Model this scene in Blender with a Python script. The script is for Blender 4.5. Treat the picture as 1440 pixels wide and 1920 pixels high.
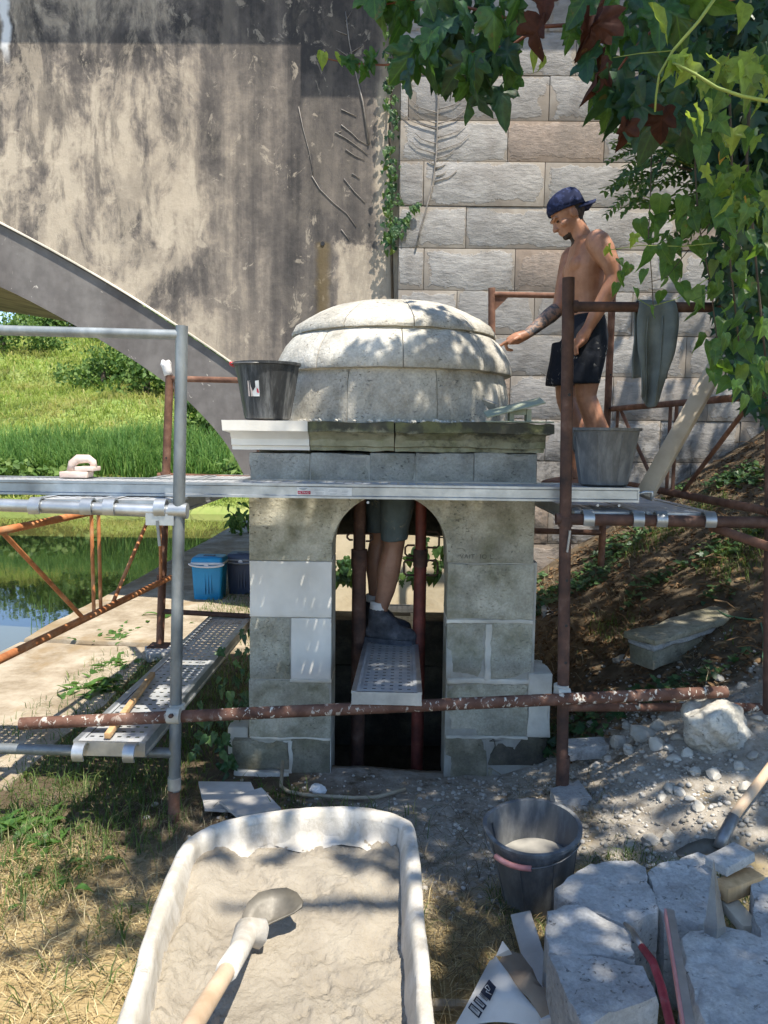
import bpy, bmesh, math, random
import numpy as np
from mathutils import Vector, Matrix, Euler, noise

for _o in list(bpy.data.objects):
    bpy.data.objects.remove(_o, do_unlink=True)
scene = bpy.context.scene
COL = scene.collection
rad = math.radians

# ------------------------------------------------------------------ camera
FPX, PITCH, YAW, ROLL, CAMH = 1442.0, rad(5.74), rad(0.6), rad(0.7), 1.65
cam_d = bpy.data.cameras.new('camera')
cam_d.sensor_fit = 'HORIZONTAL'; cam_d.sensor_width = 36.0; cam_d.lens = 36.0 * FPX / 1440.0
cam_d.clip_start = 0.05; cam_d.clip_end = 600.0
cam = bpy.data.objects.new('camera', cam_d); COL.objects.link(cam)
CM = Matrix.Rotation(YAW, 3, 'Z') @ Matrix.Rotation(math.pi / 2 - PITCH, 3, 'X') @ Matrix.Rotation(ROLL, 3, 'Z')
cam.matrix_world = Matrix.Translation((0, 0, CAMH)) @ CM.to_4x4()
scene.camera = cam

# ------------------------------------------------------------------ sky, sun, exposure
SUN_D = Vector((-0.27, 0.36, -1.0)).normalized()          # the way the light travels
world = bpy.data.worlds.new('World'); scene.world = world; world.use_nodes = True
wn = world.node_tree; wn.nodes.clear()
wo = wn.nodes.new('ShaderNodeOutputWorld'); wb = wn.nodes.new('ShaderNodeBackground'); ws = wn.nodes.new('ShaderNodeTexSky')
ws.sky_type = 'NISHITA'; ws.sun_disc = False
ws.sun_elevation = math.asin(-SUN_D.z); ws.sun_rotation = math.atan2(-SUN_D.x, -SUN_D.y)
ws.air_density = 1.0; ws.dust_density = .3; ws.ozone_density = 2.5; ws.altitude = 1200
wb.inputs['Strength'].default_value = 0.15
wn.links.new(ws.outputs[0], wb.inputs[0]); wn.links.new(wb.outputs[0], wo.inputs[0])
sun_d = bpy.data.lights.new('sun', 'SUN'); sun_d.energy = 4.3; sun_d.angle = rad(0.5); sun_d.color = (1.0, 0.94, 0.84)
sun = bpy.data.objects.new('sun', sun_d); COL.objects.link(sun)
sun.rotation_euler = SUN_D.to_track_quat('-Z', 'Y').to_euler(); sun.location = (3, -4, 12)
vs = scene.view_settings
vs.view_transform = 'Standard'; vs.look = 'None'; vs.gamma = 1.0; vs.use_curve_mapping = False
vs.exposure = 0.95
scene.cycles.use_denoising = True
scene.cycles.use_adaptive_sampling = True; scene.cycles.adaptive_threshold = .025
scene.cycles.max_bounces = 6; scene.cycles.diffuse_bounces = 4; scene.cycles.transparent_max_bounces = 8

# ------------------------------------------------------------------ helpers
def ray(px, py): return CM @ Vector(((px - 720) / FPX, (960 - py) / FPX, -1.0))
def at(px, py, Y):
    d = ray(px, py); return Vector((0, 0, CAMH)) + d * (Y / d.y)
def gnd(px, py, z):
    d = ray(px, py); return Vector((0, 0, CAMH)) + d * ((z - CAMH) / d.z)
def sm(a, b, x):
    if a == b: return 0.0 if x < a else 1.0
    t = min(1.0, max(0.0, (x - a) / (b - a))); return t * t * (3 - 2 * t)
def lerp(a, b, t): return a + (b - a) * t
def pw(pts, x):
    if x <= pts[0][0]: return pts[0][1]
    for (a, b), (c, d) in zip(pts, pts[1:]):
        if x <= c: return lerp(b, d, (x - a) / (c - a))
    return pts[-1][1]
def nz(p, f=1.0, s=0.0): return noise.noise(Vector((p[0] * f + s, p[1] * f + s * 1.7, p[2] * f - s * .6)))
def nzv(p, f=1.0, s=0.0): return noise.noise_vector(Vector((p[0] * f + s, p[1] * f + s * 1.7, p[2] * f - s * .6)))

def link(o, parent=None):
    COL.objects.link(o)
    if parent is not None: o.parent = parent
    return o
def tag(o, label=None, cat=None, group=None, kind=None):
    if label: o['label'] = label
    if cat: o['category'] = cat
    if group: o['group'] = group
    if kind: o['kind'] = kind
    return o
def empty(name, loc, label, cat, group=None):
    o = bpy.data.objects.new(name, None); o.empty_display_size = 0.1
    COL.objects.link(o); o.location = loc
    return tag(o, label, cat, group)

class MB:
    """collects vertices and faces in world coordinates; build() links ONE mesh object"""
    def __init__(s): s.v = []; s.f = []; s.m = []; s.mi = 0
    def add(s, verts, faces):
        n = len(s.v); s.v += [tuple(x) for x in verts]
        for f in faces: s.f.append(tuple(i + n for i in f)); s.m.append(s.mi)
        return s
    def box(s, c, size, rot=None):
        hx, hy, hz = size[0] / 2, size[1] / 2, size[2] / 2
        R = rot if rot is not None else Matrix.Identity(3)
        c = Vector(c)
        vs_ = [c + R @ Vector((x, y, z)) for x in (-hx, hx) for y in (-hy, hy) for z in (-hz, hz)]
        return s.add(vs_, [(0, 1, 3, 2), (4, 6, 7, 5), (0, 4, 5, 1), (2, 3, 7, 6), (0, 2, 6, 4), (1, 5, 7, 3)])
    def box2(s, a, b): return s.box([(p + q) / 2 for p, q in zip(a, b)], [abs(q - p) for p, q in zip(a, b)])
    def rings(s, rs, cap=True, closed=True):
        n = len(rs[0]); vs_ = [p for r in rs for p in r]; fs = []
        for k in range(len(rs) - 1):
            for i in range(n if closed else n - 1):
                j = (i + 1) % n
                fs.append((k * n + i, k * n + j, (k + 1) * n + j, (k + 1) * n + i))
        if cap and closed:
            fs.append(tuple(range(n - 1, -1, -1))); fs.append(tuple((len(rs) - 1) * n + i for i in range(n)))
        return s.add(vs_, fs)
    def tube(s, pts, r, n=10, cap=True, hollow=False):
        pts = [Vector(p) for p in pts]; rs = r if isinstance(r, (list, tuple)) else [r] * len(pts)
        t0 = (pts[1] - pts[0]).normalized()
        u = t0.cross(Vector((0, 0, 1)));  u = u if u.length > 1e-3 else Vector((1, 0, 0)); u.normalize()
        out = []
        for i, p in enumerate(pts):
            t = (pts[min(i + 1, len(pts) - 1)] - pts[max(i - 1, 0)]).normalized()
            u = (u - t * u.dot(t)).normalized(); w = t.cross(u)
            out.append([p + (u * math.cos(a) + w * math.sin(a)) * rs[i] for a in (2 * math.pi * k / n for k in range(n))])
        if hollow:
            t = (pts[-1] - pts[0]).normalized()
            ins0 = [pts[0] + (q - pts[0]) * .84 for q in out[0]]; ins1 = [pts[-1] + (q - pts[-1]) * .84 for q in out[-1]]
            d0 = (pts[1] - pts[0]).normalized() * .03; d1 = (pts[-2] - pts[-1]).normalized() * .03
            out = [[q + d0 for q in ins0], ins0] + out + [ins1, [q + d1 for q in ins1]]
        return s.rings(out, cap)
    def prism(s, poly, d):
        """poly: 3-D points of one face, extruded by vector d"""
        n = len(poly); a = [Vector(p) for p in poly]; b = [p + Vector(d) for p in a]
        return s.add(a + b, [tuple(range(n)), tuple(range(2 * n - 1, n - 1, -1))] + [(i, i + n, (i + 1) % n + n, (i + 1) % n) for i in range(n)])
    def lathe(s, prof, c=(0, 0, 0), n=24, cap=False):
        rs = [[(c[0] + r * math.cos(2 * math.pi * k / n), c[1] + r * math.sin(2 * math.pi * k / n), c[2] + z) for k in range(n)] for r, z in prof]
        return s.rings(rs, cap)
    def build(s, name, mats, parent=None, smooth=False, auto=None):
        me = bpy.data.meshes.new(name); me.from_pydata(s.v, [], s.f)
        for m in (mats if isinstance(mats, (list, tuple)) else [mats]): me.materials.append(m)
        if isinstance(mats, (list, tuple)) and len(mats) > 1: me.polygons.foreach_set('material_index', s.m)
        bm = bmesh.new(); bm.from_mesh(me); bmesh.ops.recalc_face_normals(bm, faces=bm.faces); bm.to_mesh(me); bm.free()
        if smooth or auto: me.shade_smooth()
        if auto:
            try: me.set_sharp_from_angle(angle=rad(auto))
            except Exception: pass
        me.update()
        o = bpy.data.objects.new(name, me); link(o)
        if parent is not None:
            o.parent = parent; o.matrix_parent_inverse = Matrix.Identity(4)
            o.location = -wloc(parent)
        return o
def wloc(o):
    p = Vector(o.location)
    return p + wloc(o.parent) if o.parent is not None else p

def np_mesh(name, V, Fq, mat, parent=None, smooth=False, kind=None):
    """V (n,3) array, Fq (m,k) array of equal-sided faces"""
    me = bpy.data.meshes.new(name); V = np.asarray(V, np.float32); Fq = np.asarray(Fq, np.int32)
    me.vertices.add(len(V)); me.vertices.foreach_set('co', V.ravel())
    k = Fq.shape[1]
    me.loops.add(Fq.size); me.loops.foreach_set('vertex_index', Fq.ravel())
    me.polygons.add(len(Fq)); me.polygons.foreach_set('loop_start', np.arange(0, Fq.size, k, dtype=np.int32))
    me.materials.append(mat); me.update(calc_edges=True)
    if smooth: me.shade_smooth()
    o = bpy.data.objects.new(name, me); link(o)
    if parent is not None: o.parent = parent; o.location = -wloc(parent)
    if kind: o['kind'] = kind
    return o

def rbox_mesh(x0, x1, y0, y1, z0, z1, bev=.008, amp=.003, freq=9., seed=0, div=.07, chip=.0, chipf=6.):
    """rounded, slightly uneven stone as an MB"""
    def axis(a, b):
        n = max(1, int(round((b - a - 2 * bev) / div)))
        c = [a + bev + (b - a - 2 * bev) * i / n for i in range(n + 1)]
        return [a] + c + [b]
    X, Y, Z = axis(x0, x1), axis(y0, y1), axis(z0, z1)
    idx = {}; V = []; Fc = []
    lo = Vector((x0 + bev, y0 + bev, z0 + bev)); hi = Vector((x1 - bev, y1 - bev, z1 - bev))
    def vert(i, j, k):
        key = (i, j, k)
        if key not in idx:
            p = Vector((X[i], Y[j], Z[k]))
            c = Vector((min(max(p.x, lo.x), hi.x), min(max(p.y, lo.y), hi.y), min(max(p.z, lo.z), hi.z)))
            d = p - c
            if d.length > 1e-6: p = c + d.normalized() * bev * .98
            nedge = (i in (0, len(X) - 1)) + (j in (0, len(Y) - 1)) + (k in (0, len(Z) - 1))
            edge = (i <= 1 or i >= len(X) - 2) + (j <= 1 or j >= len(Y) - 2) + (k <= 1 or k >= len(Z) - 2)
            p = p + nzv(p, freq, seed) * amp
            if chip and edge >= 2:
                q = max(0., nz(p, chipf, seed + 5.) - .05)
                ctr = Vector(((x0 + x1) / 2, (y0 + y1) / 2, (z0 + z1) / 2))
                p = p - (d.normalized() if d.length > 1e-6 else (p - ctr).normalized()) * q * chip
            idx[key] = len(V); V.append(p)
        return idx[key]
    nx, ny, nz_ = len(X) - 1, len(Y) - 1, len(Z) - 1
    for i in range(nx):
        for j in range(ny):
            for k in (0, nz_): Fc.append((vert(i, j, k), vert(i + 1, j, k), vert(i + 1, j + 1, k), vert(i, j + 1, k)))
    for i in range(nx):
        for k in range(nz_):
            for j in (0, ny): Fc.append((vert(i, j, k), vert(i + 1, j, k), vert(i + 1, j, k + 1), vert(i, j, k + 1)))
    for j in range(ny):
        for k in range(nz_):
            for i in (0, nx): Fc.append((vert(i, j, k), vert(i, j + 1, k), vert(i, j + 1, k + 1), vert(i, j, k + 1)))
    m = MB(); m.add(V, Fc); return m

def xf(mb, fn):
    mb.v = [tuple(fn(Vector(p))) for p in mb.v]; return mb

# ------------------------------------------------------------------ materials
class NT:
    def __init__(s, name):
        s.mat = bpy.data.materials.new(name); s.mat.use_nodes = True; s.t = s.mat.node_tree; s.t.nodes.clear()
        s.out = s.n('ShaderNodeOutputMaterial'); s.geo = None
    def n(s, typ, **kw):
        o = s.t.nodes.new(typ)
        for k, v in kw.items(): setattr(o, k, v)
        return o
    def l(s, a, b): s.t.links.new(a, b)
    def val(s, sock, v):
        if hasattr(v, 'is_output') or isinstance(v, bpy.types.NodeSocket): s.l(v, sock)
        else: sock.default_value = v
    def pos(s):
        if s.geo is None: s.geo = s.n('ShaderNodeNewGeometry')
        return s.geo.outputs['Position']
    def island(s):
        s.pos(); return s.geo.outputs['Random Per Island']
    def gen(s): return s.n('ShaderNodeTexCoord').outputs['Generated']
    def rnd(s): return s.n('ShaderNodeObjectInfo').outputs['Random']
    def map(s, vec, scale=(1, 1, 1), loc=(0, 0, 0)):
        m = s.n('ShaderNodeMapping'); s.l(vec, m.inputs[0]); m.inputs['Scale'].default_value = scale; m.inputs['Location'].default_value = loc
        return m.outputs[0]
    def noise(s, vec, scale=1., detail=5., rough=.55, dist=0.):
        m = s.n('ShaderNodeTexNoise'); s.l(vec, m.inputs['Vector'])
        m.inputs['Scale'].default_value = scale; m.inputs['Detail'].default_value = detail
        m.inputs['Roughness'].default_value = rough; m.inputs['Distortion'].default_value = dist
        return m.outputs[0]
    def voro(s, vec, scale=1., feature='F1', out=0):
        m = s.n('ShaderNodeTexVoronoi', feature=feature); s.l(vec, m.inputs['Vector']); m.inputs['Scale'].default_value = scale
        return m.outputs[out]
    def math(s, op, a, b=0., c=None, clamp=False):
        m = s.n('ShaderNodeMath', operation=op, use_clamp=clamp); s.val(m.inputs[0], a); s.val(m.inputs[1], b)
        if c is not None: s.val(m.inputs[2], c)
        return m.outputs[0]
    def ss(s, x, a, b, lo=0., hi=1.):
        m = s.n('ShaderNodeMapRange', interpolation_type='SMOOTHSTEP'); s.val(m.inputs[0], x)
        for i, v in ((1, a), (2, b), (3, lo), (4, hi)): m.inputs[i].default_value = v
        return m.outputs[0]
    def ramp(s, fac, stops):
        m = s.n('ShaderNodeValToRGB'); s.val(m.inputs[0], fac); e = m.color_ramp.elements
        while len(e) < len(stops): e.new(.5)
        for el, (p, c) in zip(e, stops): el.position = p; el.color = (*c, 1) if len(c) == 3 else c
        return m.outputs[0]
    def mix(s, fac, a, b, mode='MIX'):
        m = s.n('ShaderNodeMix', data_type='RGBA', blend_type=mode); s.val(m.inputs[0], fac)
        for i, v in ((6, a), (7, b)):
            if isinstance(v, (tuple, list)): m.inputs[i].default_value = (*v, 1) if len(v) == 3 else v
            else: s.l(v, m.inputs[i])
        return m.outputs[2]
    def sep(s, vec):
        m = s.n('ShaderNodeSeparateXYZ'); s.l(vec, m.inputs[0]); return m.outputs
    def grey(s, v):
        m = s.n('ShaderNodeCombineColor'); 
        for i in range(3): s.val(m.inputs[i], v)
        return m.outputs[0]
    def scale_col(s, col, v): return s.mix(1.0, col, s.grey(v), 'MULTIPLY')
    def bump(s, h, strength=.3, dist=.01, normal=None):
        m = s.n('ShaderNodeBump'); s.l(h, m.inputs['Height']); m.inputs['Strength'].default_value = strength; m.inputs['Distance'].default_value = dist
        if normal is not None: s.l(normal, m.inputs['Normal'])
        return m.outputs[0]
    def done(s, col, rough=.85, normal=None, metal=0., spec=.4, trans=0., tcol=None, ior=None):
        b = s.n('ShaderNodeBsdfPrincipled')
        if isinstance(col, (tuple, list)): b.inputs['Base Color'].default_value = (*col, 1)
        else: s.l(col, b.inputs['Base Color'])
        s.val(b.inputs['Roughness'], rough); s.val(b.inputs['Metallic'], metal)
        b.inputs['Specular IOR Level'].default_value = spec
        if ior: b.inputs['IOR'].default_value = ior
        if normal is not None: s.l(normal, b.inputs['Normal'])
        if trans:
            t = s.n('ShaderNodeBsdfTranslucent')
            if tcol is None: tcol = col
            if isinstance(tcol, (tuple, list)): t.inputs[0].default_value = (*tcol, 1)
            else: s.l(tcol, t.inputs[0])
            mx = s.n('ShaderNodeMixShader'); mx.inputs[0].default_value = trans
            s.l(b.outputs[0], mx.inputs[1]); s.l(t.outputs[0], mx.inputs[2]); s.l(mx.outputs[0], s.out.inputs[0])
        else: s.l(b.outputs[0], s.out.inputs[0])
        return s.mat

def simple(name, stops, scale=6., detail=6., rough=.85, bump=.25, bscale=30., bdist=.004, stretch=(1, 1, 1), var=.0, big=.25, metal=0., spec=.4, nrough=.6, coord='pos', isl=0.):
    t = NT(name); v = t.pos() if coord == 'pos' else t.n('ShaderNodeTexCoord').outputs['Object']
    mv = t.map(v, stretch)
    c = t.ramp(t.noise(mv, scale, detail, nrough), stops)
    if big: c = t.scale_col(c, t.ss(t.noise(v, scale * .22, 3), .3, .7, 1 - big, 1 + big))
    if var: c = t.scale_col(c, t.math('MULTIPLY_ADD', t.rnd(), 2 * var, 1 - var))
    if isl: c = t.scale_col(c, t.math('MULTIPLY_ADD', t.island(), 2 * isl, 1 - isl))
    nrm = t.bump(t.noise(mv, bscale, 5, .65), bump, bdist) if bump else None
    return t.done(c, rough, nrm, metal, spec)

def limestone(name, stops, var=.1, lichen=0., dark=0., pits=1., scale=7., z0=None):
    """weathered limestone: mottled, pitted, optional lichen and black crust"""
    t = NT(name); v = t.pos()
    c = t.ramp(t.noise(v, scale, 8, .62), stops)
    c = t.scale_col(c, t.ss(t.noise(v, 2.1, 4), .3, .7, .82, 1.16))
    if var: c = t.scale_col(c, t.math('MULTIPLY_ADD', t.rnd(), 2 * var, 1 - var))
    if pits: c = t.scale_col(c, t.ss(t.noise(v, 85, 4, .7), .3, .7, .84, 1.12))
    if lichen:
        c = t.mix(t.math('MULTIPLY', t.ss(t.noise(v, 5.5, 7, .68), .42, .72), lichen), c, (.2, .19, .105))
    if dark:
        c = t.mix(t.math('MULTIPLY', t.ss(t.noise(v, 11, 9, .75, .3), .48, .74), dark), c, (.06, .06, .05))
    pit = t.ss(t.noise(t.map(v, (1, 1, 1.7)), 62, 3, .6, .6), .60, .68, 1., 0.)
    pm = t.ss(t.noise(v, 6, 5), .42, .62)
    pitm = t.math('MULTIPLY', t.math('SUBTRACT', 1., pit), t.math('MULTIPLY', pm, pits))
    c = t.mix(t.math('MULTIPLY', pitm, .7), c, (.07, .065, .055))
    h = t.math('SUBTRACT', t.noise(v, 45, 6, .65), t.math('MULTIPLY', pitm, 1.6))
    return t.done(c, .9, t.bump(h, .6 if pits else .12, .011), 0, .25)
M = {}
M['rust'] = simple('rusty_steel', [(.25, (.06, .03, .019)), (.5, (.15, .07, .042)), (.7, (.23, .125, .08)), (.82, (.3, .21, .155))], 14, 7, .8, .3, 60, .003, (1, 1, 1), .12)
M['rust_dark'] = simple('dark_rusty_steel', [(.3, (.035, .022, .018)), (.55, (.1, .05, .034)), (.75, (.16, .1, .075))], 14, 7, .75, .3, 60, .003)
M['orange'] = simple('orange_primer_steel', [(.25, (.24, .08, .03)), (.5, (.45, .17, .06)), (.72, (.5, .26, .13))], 16, 6, .7, .2, 60, .002)
M['red_paint'] = simple('worn_red_paint', [(.3, (.06, .018, .014)), (.6, (.18, .045, .032)), (.78, (.24, .1, .075))], 12, 6, .6, .2, 50, .002)
def spat():
    t = NT('mortar_spattered_rust'); v = t.pos()
    c = t.ramp(t.noise(v, 14, 7, .6), [(.25, (.05, .026, .018)), (.5, (.125, .06, .04)), (.75, (.21, .12, .085))])
    s_ = t.math('MULTIPLY', t.ss(t.noise(t.map(v, (1.4, 1, 1)), 34, 5, .6, .5), .56, .62), t.ss(t.noise(v, 3.5, 3), .38, .56))
    c = t.mix(s_, c, (.62, .57, .48))
    return t.done(c, .8, t.bump(t.math('ADD', t.noise(v, 60, 4), t.math('MULTIPLY', s_, 1.5)), .4, .004), 0, .3)
M['spatter'] = spat()
M['galv'] = simple('galvanised_steel', [(.3, (.3, .32, .33)), (.55, (.42, .44, .45)), (.75, (.55, .57, .57))], 11, 5, .42, .08, 50, .001, (1, 1, 1), 0, .12, .75, .5)
M['galv_dull'] = simple('dull_galvanised_tube', [(.3, (.14, .155, .16)), (.55, (.24, .26, .26)), (.78, (.4, .42, .42))], 10, 6, .55, .12, 50, .0015, (1, 1, .5), 0, .2, .55, .5)
def deckm():
    t = NT('deck_steel'); v = t.pos()
    c = t.ramp(t.noise(v, 9, 6, .6), [(.25, (.3, .31, .32)), (.55, (.47, .48, .48)), (.8, (.62, .61, .58))])
    c = t.mix(t.ss(t.noise(v, 16, 6, .7), .55, .68), c, (.6, .55, .47))
    return t.done(c, .55, t.bump(t.noise(v, 70, 3), .12, .002), .35, .4)
M['deck'] = deckm()
OLD = [(.2, (.22, .205, .155)), (.42, (.37, .347, .27)), (.6, (.48, .452, .36)), (.82, (.6, .566, .465))]
M['stone_old'] = limestone('weathered_limestone', OLD, .14, .7, .45, .9)
M['stone_grey'] = limestone('grey_limestone', [(.2, (.17, .165, .145)), (.48, (.31, .3, .262)), (.75, (.45, .435, .38))], .1, .3, .3, .8)
M['stone_base'] = limestone('stained_base_stone', [(.2, (.1, .09, .07)), (.45, (.25, .225, .16)), (.65, (.42, .38, .28)), (.82, (.56, .52, .42))], .14, .55, .45, .8)
M['stone_dark'] = limestone('dark_and_shaded_stone', [(.25, (.04, .038, .033)), (.5, (.1, .09, .07)), (.75, (.22, .19, .14))], .1, .3, .5, .5)  # dark stone; also paints the missing light inside the well house
M['stone_dome'] = limestone('pale_dome_stone', [(.2, (.3, .275, .225)), (.45, (.5, .465, .395)), (.62, (.62, .585, .505)), (.82, (.72, .68, .595))], .07, .12, .3, 1.)
M['stone_new'] = limestone('fresh_cut_limestone', [(.2, (.68, .64, .56)), (.5, (.74, .70, .62)), (.8, (.79, .75, .68))], .02, 0, 0, .0)
M['stone_cut'] = limestone('broken_pale_stone', [(.2, (.28, .27, .25)), (.45, (.42, .41, .385)), (.7, (.52, .51, .48)), (.85, (.6, .59, .56))], .05, 0, .3, 1., 9)
def cornice_m():
    t = NT('mossy_cornice_stone'); v = t.pos(); z = t.sep(v)[2]
    c = t.ramp(t.noise(v, 8, 8, .65), [(.2, (.13, .125, .08)), (.48, (.27, .26, .17)), (.75, (.42, .4, .29))])
    top = t.math('ADD', t.math('ADD', t.ss(z, 1.62, 1.71), t.ss(t.sep(v)[0], .0, .1, 0., .25)), t.math('MULTIPLY', t.math('SUBTRACT', t.noise(v, 14, 6, .7), .5), 2.2))
    c = t.mix(t.math('MULTIPLY', t.ss(top, .15, .75), .9), c, (.04, .04, .033))
    c = t.mix(t.math('MULTIPLY', t.ss(t.noise(v, 5, 6, .6), .5, .66), .6), c, (.2, .205, .09))
    return t.done(c, .95, t.bump(t.noise(v, 40, 6, .7), .6, .01), 0, .2)
M['cornice_old'] = cornice_m()
M['mortar'] = simple('pale_lime_mortar', [(.25, (.48, .44, .36)), (.5, (.6, .56, .47)), (.75, (.68, .64, .55))], 12, 5, .95, .5, 60, .004)
M['mortar_old'] = simple('old_bedding_mortar', [(.25, (.28, .26, .215)), (.5, (.38, .36, .305)), (.75, (.48, .455, .39))], 12, 6, .95, .5, 60, .004)
M['crow_red'] = simple('scuffed_crowbar_paint', [(.3, (.2, .02, .03)), (.6, (.36, .045, .06)), (.8, (.4, .14, .13))], 22, 5, .6, .1)
M['mortar_wet'] = simple('damp_mortar', [(.25, (.24, .205, .155)), (.5, (.315, .273, .21)), (.75, (.38, .335, .262))], 9, 8, .8, .9, 60, .011, (1, 1, 1), 0, .12)
def tubm():
    t = NT('limed_tub_plastic'); v = t.pos()
    c = t.ramp(t.noise(v, 9, 8, .7), [(.25, (.33, .295, .235)), (.5, (.52, .48, .41)), (.75, (.68, .645, .58))])
    c = t.mix(t.math('MULTIPLY', t.ss(t.noise(t.map(v, (1, 1, .5)), 14, 7, .72), .5, .62), .75), c, (.40, .355, .285))
    crk = t.ss(t.noise(v, 26, 4, .6, .6), .66, .7)
    c = t.mix(t.math('MULTIPLY', crk, .5), c, (.2, .18, .15))
    return t.done(c, .8, t.bump(t.noise(v, 30, 6, .7), .45, .006), 0, .3)
M['tub'] = tubm()
def plasterm():
    t = NT('stained_cement_render'); v = t.pos(); x, y, z = t.sep(v)
    st = t.noise(t.map(v, (3.2, 1, .16)), 1.4, 7, .62, .25)
    st2 = t.noise(t.map(v, (9, 1, .35), (3, 0, 1)), 1.2, 5, .6)
    bl = t.noise(t.map(v, (1, 1, .62), (2.3, 0, .4)), 2.6, 9, .68, .35)
    fine = t.noise(v, 11, 8, .7)
    left = t.ss(x, -1.95, -1.3, 1., 0.)                       # 1 in the flaking part on the left
    f = t.math('MULTIPLY', st, .75)
    f = t.math('ADD', f, t.math('MULTIPLY', st2, .3))
    f = t.math('ADD', f, t.math('MULTIPLY', t.math('SUBTRACT', bl, .5), t.math('MULTIPLY_ADD', left, 1.5, .6)))
    f = t.math('ADD', f, t.math('MULTIPLY', t.math('SUBTRACT', fine, .5), .35))
    f = t.math('ADD', f, t.math('MULTIPLY', left, -.1))
    f = t.math('ADD', f, t.ss(x, -1.3, -.6, 0., .09))
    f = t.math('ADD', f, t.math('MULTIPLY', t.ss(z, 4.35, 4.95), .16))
    # cleaner render over the arch and on the patch beside the joint
    f = t.math('SUBTRACT', f, t.math('MULTIPLY', t.ss(t.math('ADD', z, t.math('MULTIPLY', x, .62)), 1.05, 2.1, 1., 0.), .16))
    patch = t.math('MULTIPLY', t.ss(t.math('ADD', x, t.math('MULTIPLY', t.math('SUBTRACT', bl, .5), .5)), -.56, -.46), t.ss(t.math('ADD', z, t.math('MULTIPLY', t.math('SUBTRACT', fine, .5), .4)), 3.18, 3.3, 1., 0.))
    patch = t.math('MAXIMUM', patch, t.math('MULTIPLY', t.ss(x, -.22, -.12), .75))
    f = t.math('SUBTRACT', f, t.math('MULTIPLY', patch, .34))
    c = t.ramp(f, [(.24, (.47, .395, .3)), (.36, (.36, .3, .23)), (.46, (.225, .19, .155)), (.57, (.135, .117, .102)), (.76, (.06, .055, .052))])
    c = t.mix(t.math('MULTIPLY', t.ss(t.noise(t.map(v, (1, 1, .8)), 6, 9, .7, .8), .58, .64), .45), c, (.58, .49, .37))
    fl = t.math('MULTIPLY', t.ss(t.noise(t.map(v, (1, 1, .5), (5, 0, 2)), 3.4, 10, .74, .5), .46, .58), t.math('MULTIPLY_ADD', left, .5, .1))
    c = t.mix(fl, c, t.ramp(fine, [(.3, (.40, .33, .245)), (.7, (.56, .47, .355))]))
    c = t.mix(t.math('MULTIPLY', t.ss(t.noise(t.map(v, (1.2, 1, .3), (1, 0, 7)), 4.2, 10, .74, .4), .5, .62), t.math('MULTIPLY_ADD', left, .3, .3)), c, (.1, .088, .078))
    # lime run-off at the far left and the rusty stain under the weep hole
    run = t.math('MULTIPLY', t.ss(t.math('ABSOLUTE', t.math('ADD', x, t.math('MULTIPLY_ADD', t.noise(v, 5, 3), .12, 3.15))), .015, .05, 1., 0.), t.ss(z, 4.6, 4.85))
    c = t.mix(t.math('MULTIPLY', run, .85), c, (.8, .8, .78))
    run2 = t.math('MULTIPLY', t.ss(t.math('ABSOLUTE', t.math('ADD', x, t.math('MULTIPLY_ADD', t.noise(v, 14, 3), .06, .575))), .02, .08, 1., 0.), t.math('MULTIPLY', t.ss(z, 3.26, 3.22), 1.))
    c = t.mix(t.math('MULTIPLY', run2, .6), c, (.17, .12, .05))
    h = t.math('ADD', t.noise(v, 24, 8, .7), t.math('MULTIPLY', f, .5))
    return t.done(c, .93, t.bump(h, .35, .012), 0, .2)
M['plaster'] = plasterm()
def ringm():
    t = NT('grey_cement_arch_ring'); v = t.pos()
    c = t.ramp(t.noise(t.map(v, (2, 1, .5)), 1.6, 7, .6), [(.3, (.135, .12, .11)), (.5, (.17, .155, .143)), (.7, (.215, .198, .18))])
    c = t.scale_col(c, t.ss(t.noise(v, 9, 5), .3, .7, .85, 1.12))
    c = t.mix(t.ss(t.noise(t.map(v, (1, 1, .6)), 15, 6, .65, 1.2), .66, .7), c, (.55, .5, .43))
    return t.done(c, .9, t.bump(t.noise(v, 30, 6, .65), .2, .006), 0, .2)
M['ring'] = ringm()
M['soffit'] = simple('ochre_soffit_render', [(.3, (.2, .15, .07)), (.6, (.36, .28, .14)), (.8, (.45, .36, .2))], 3, 6)
M['edge'] = simple('pale_render_edge', [(.3, (.55, .48, .38)), (.7, (.72, .65, .54))], 6, 5)
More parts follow.
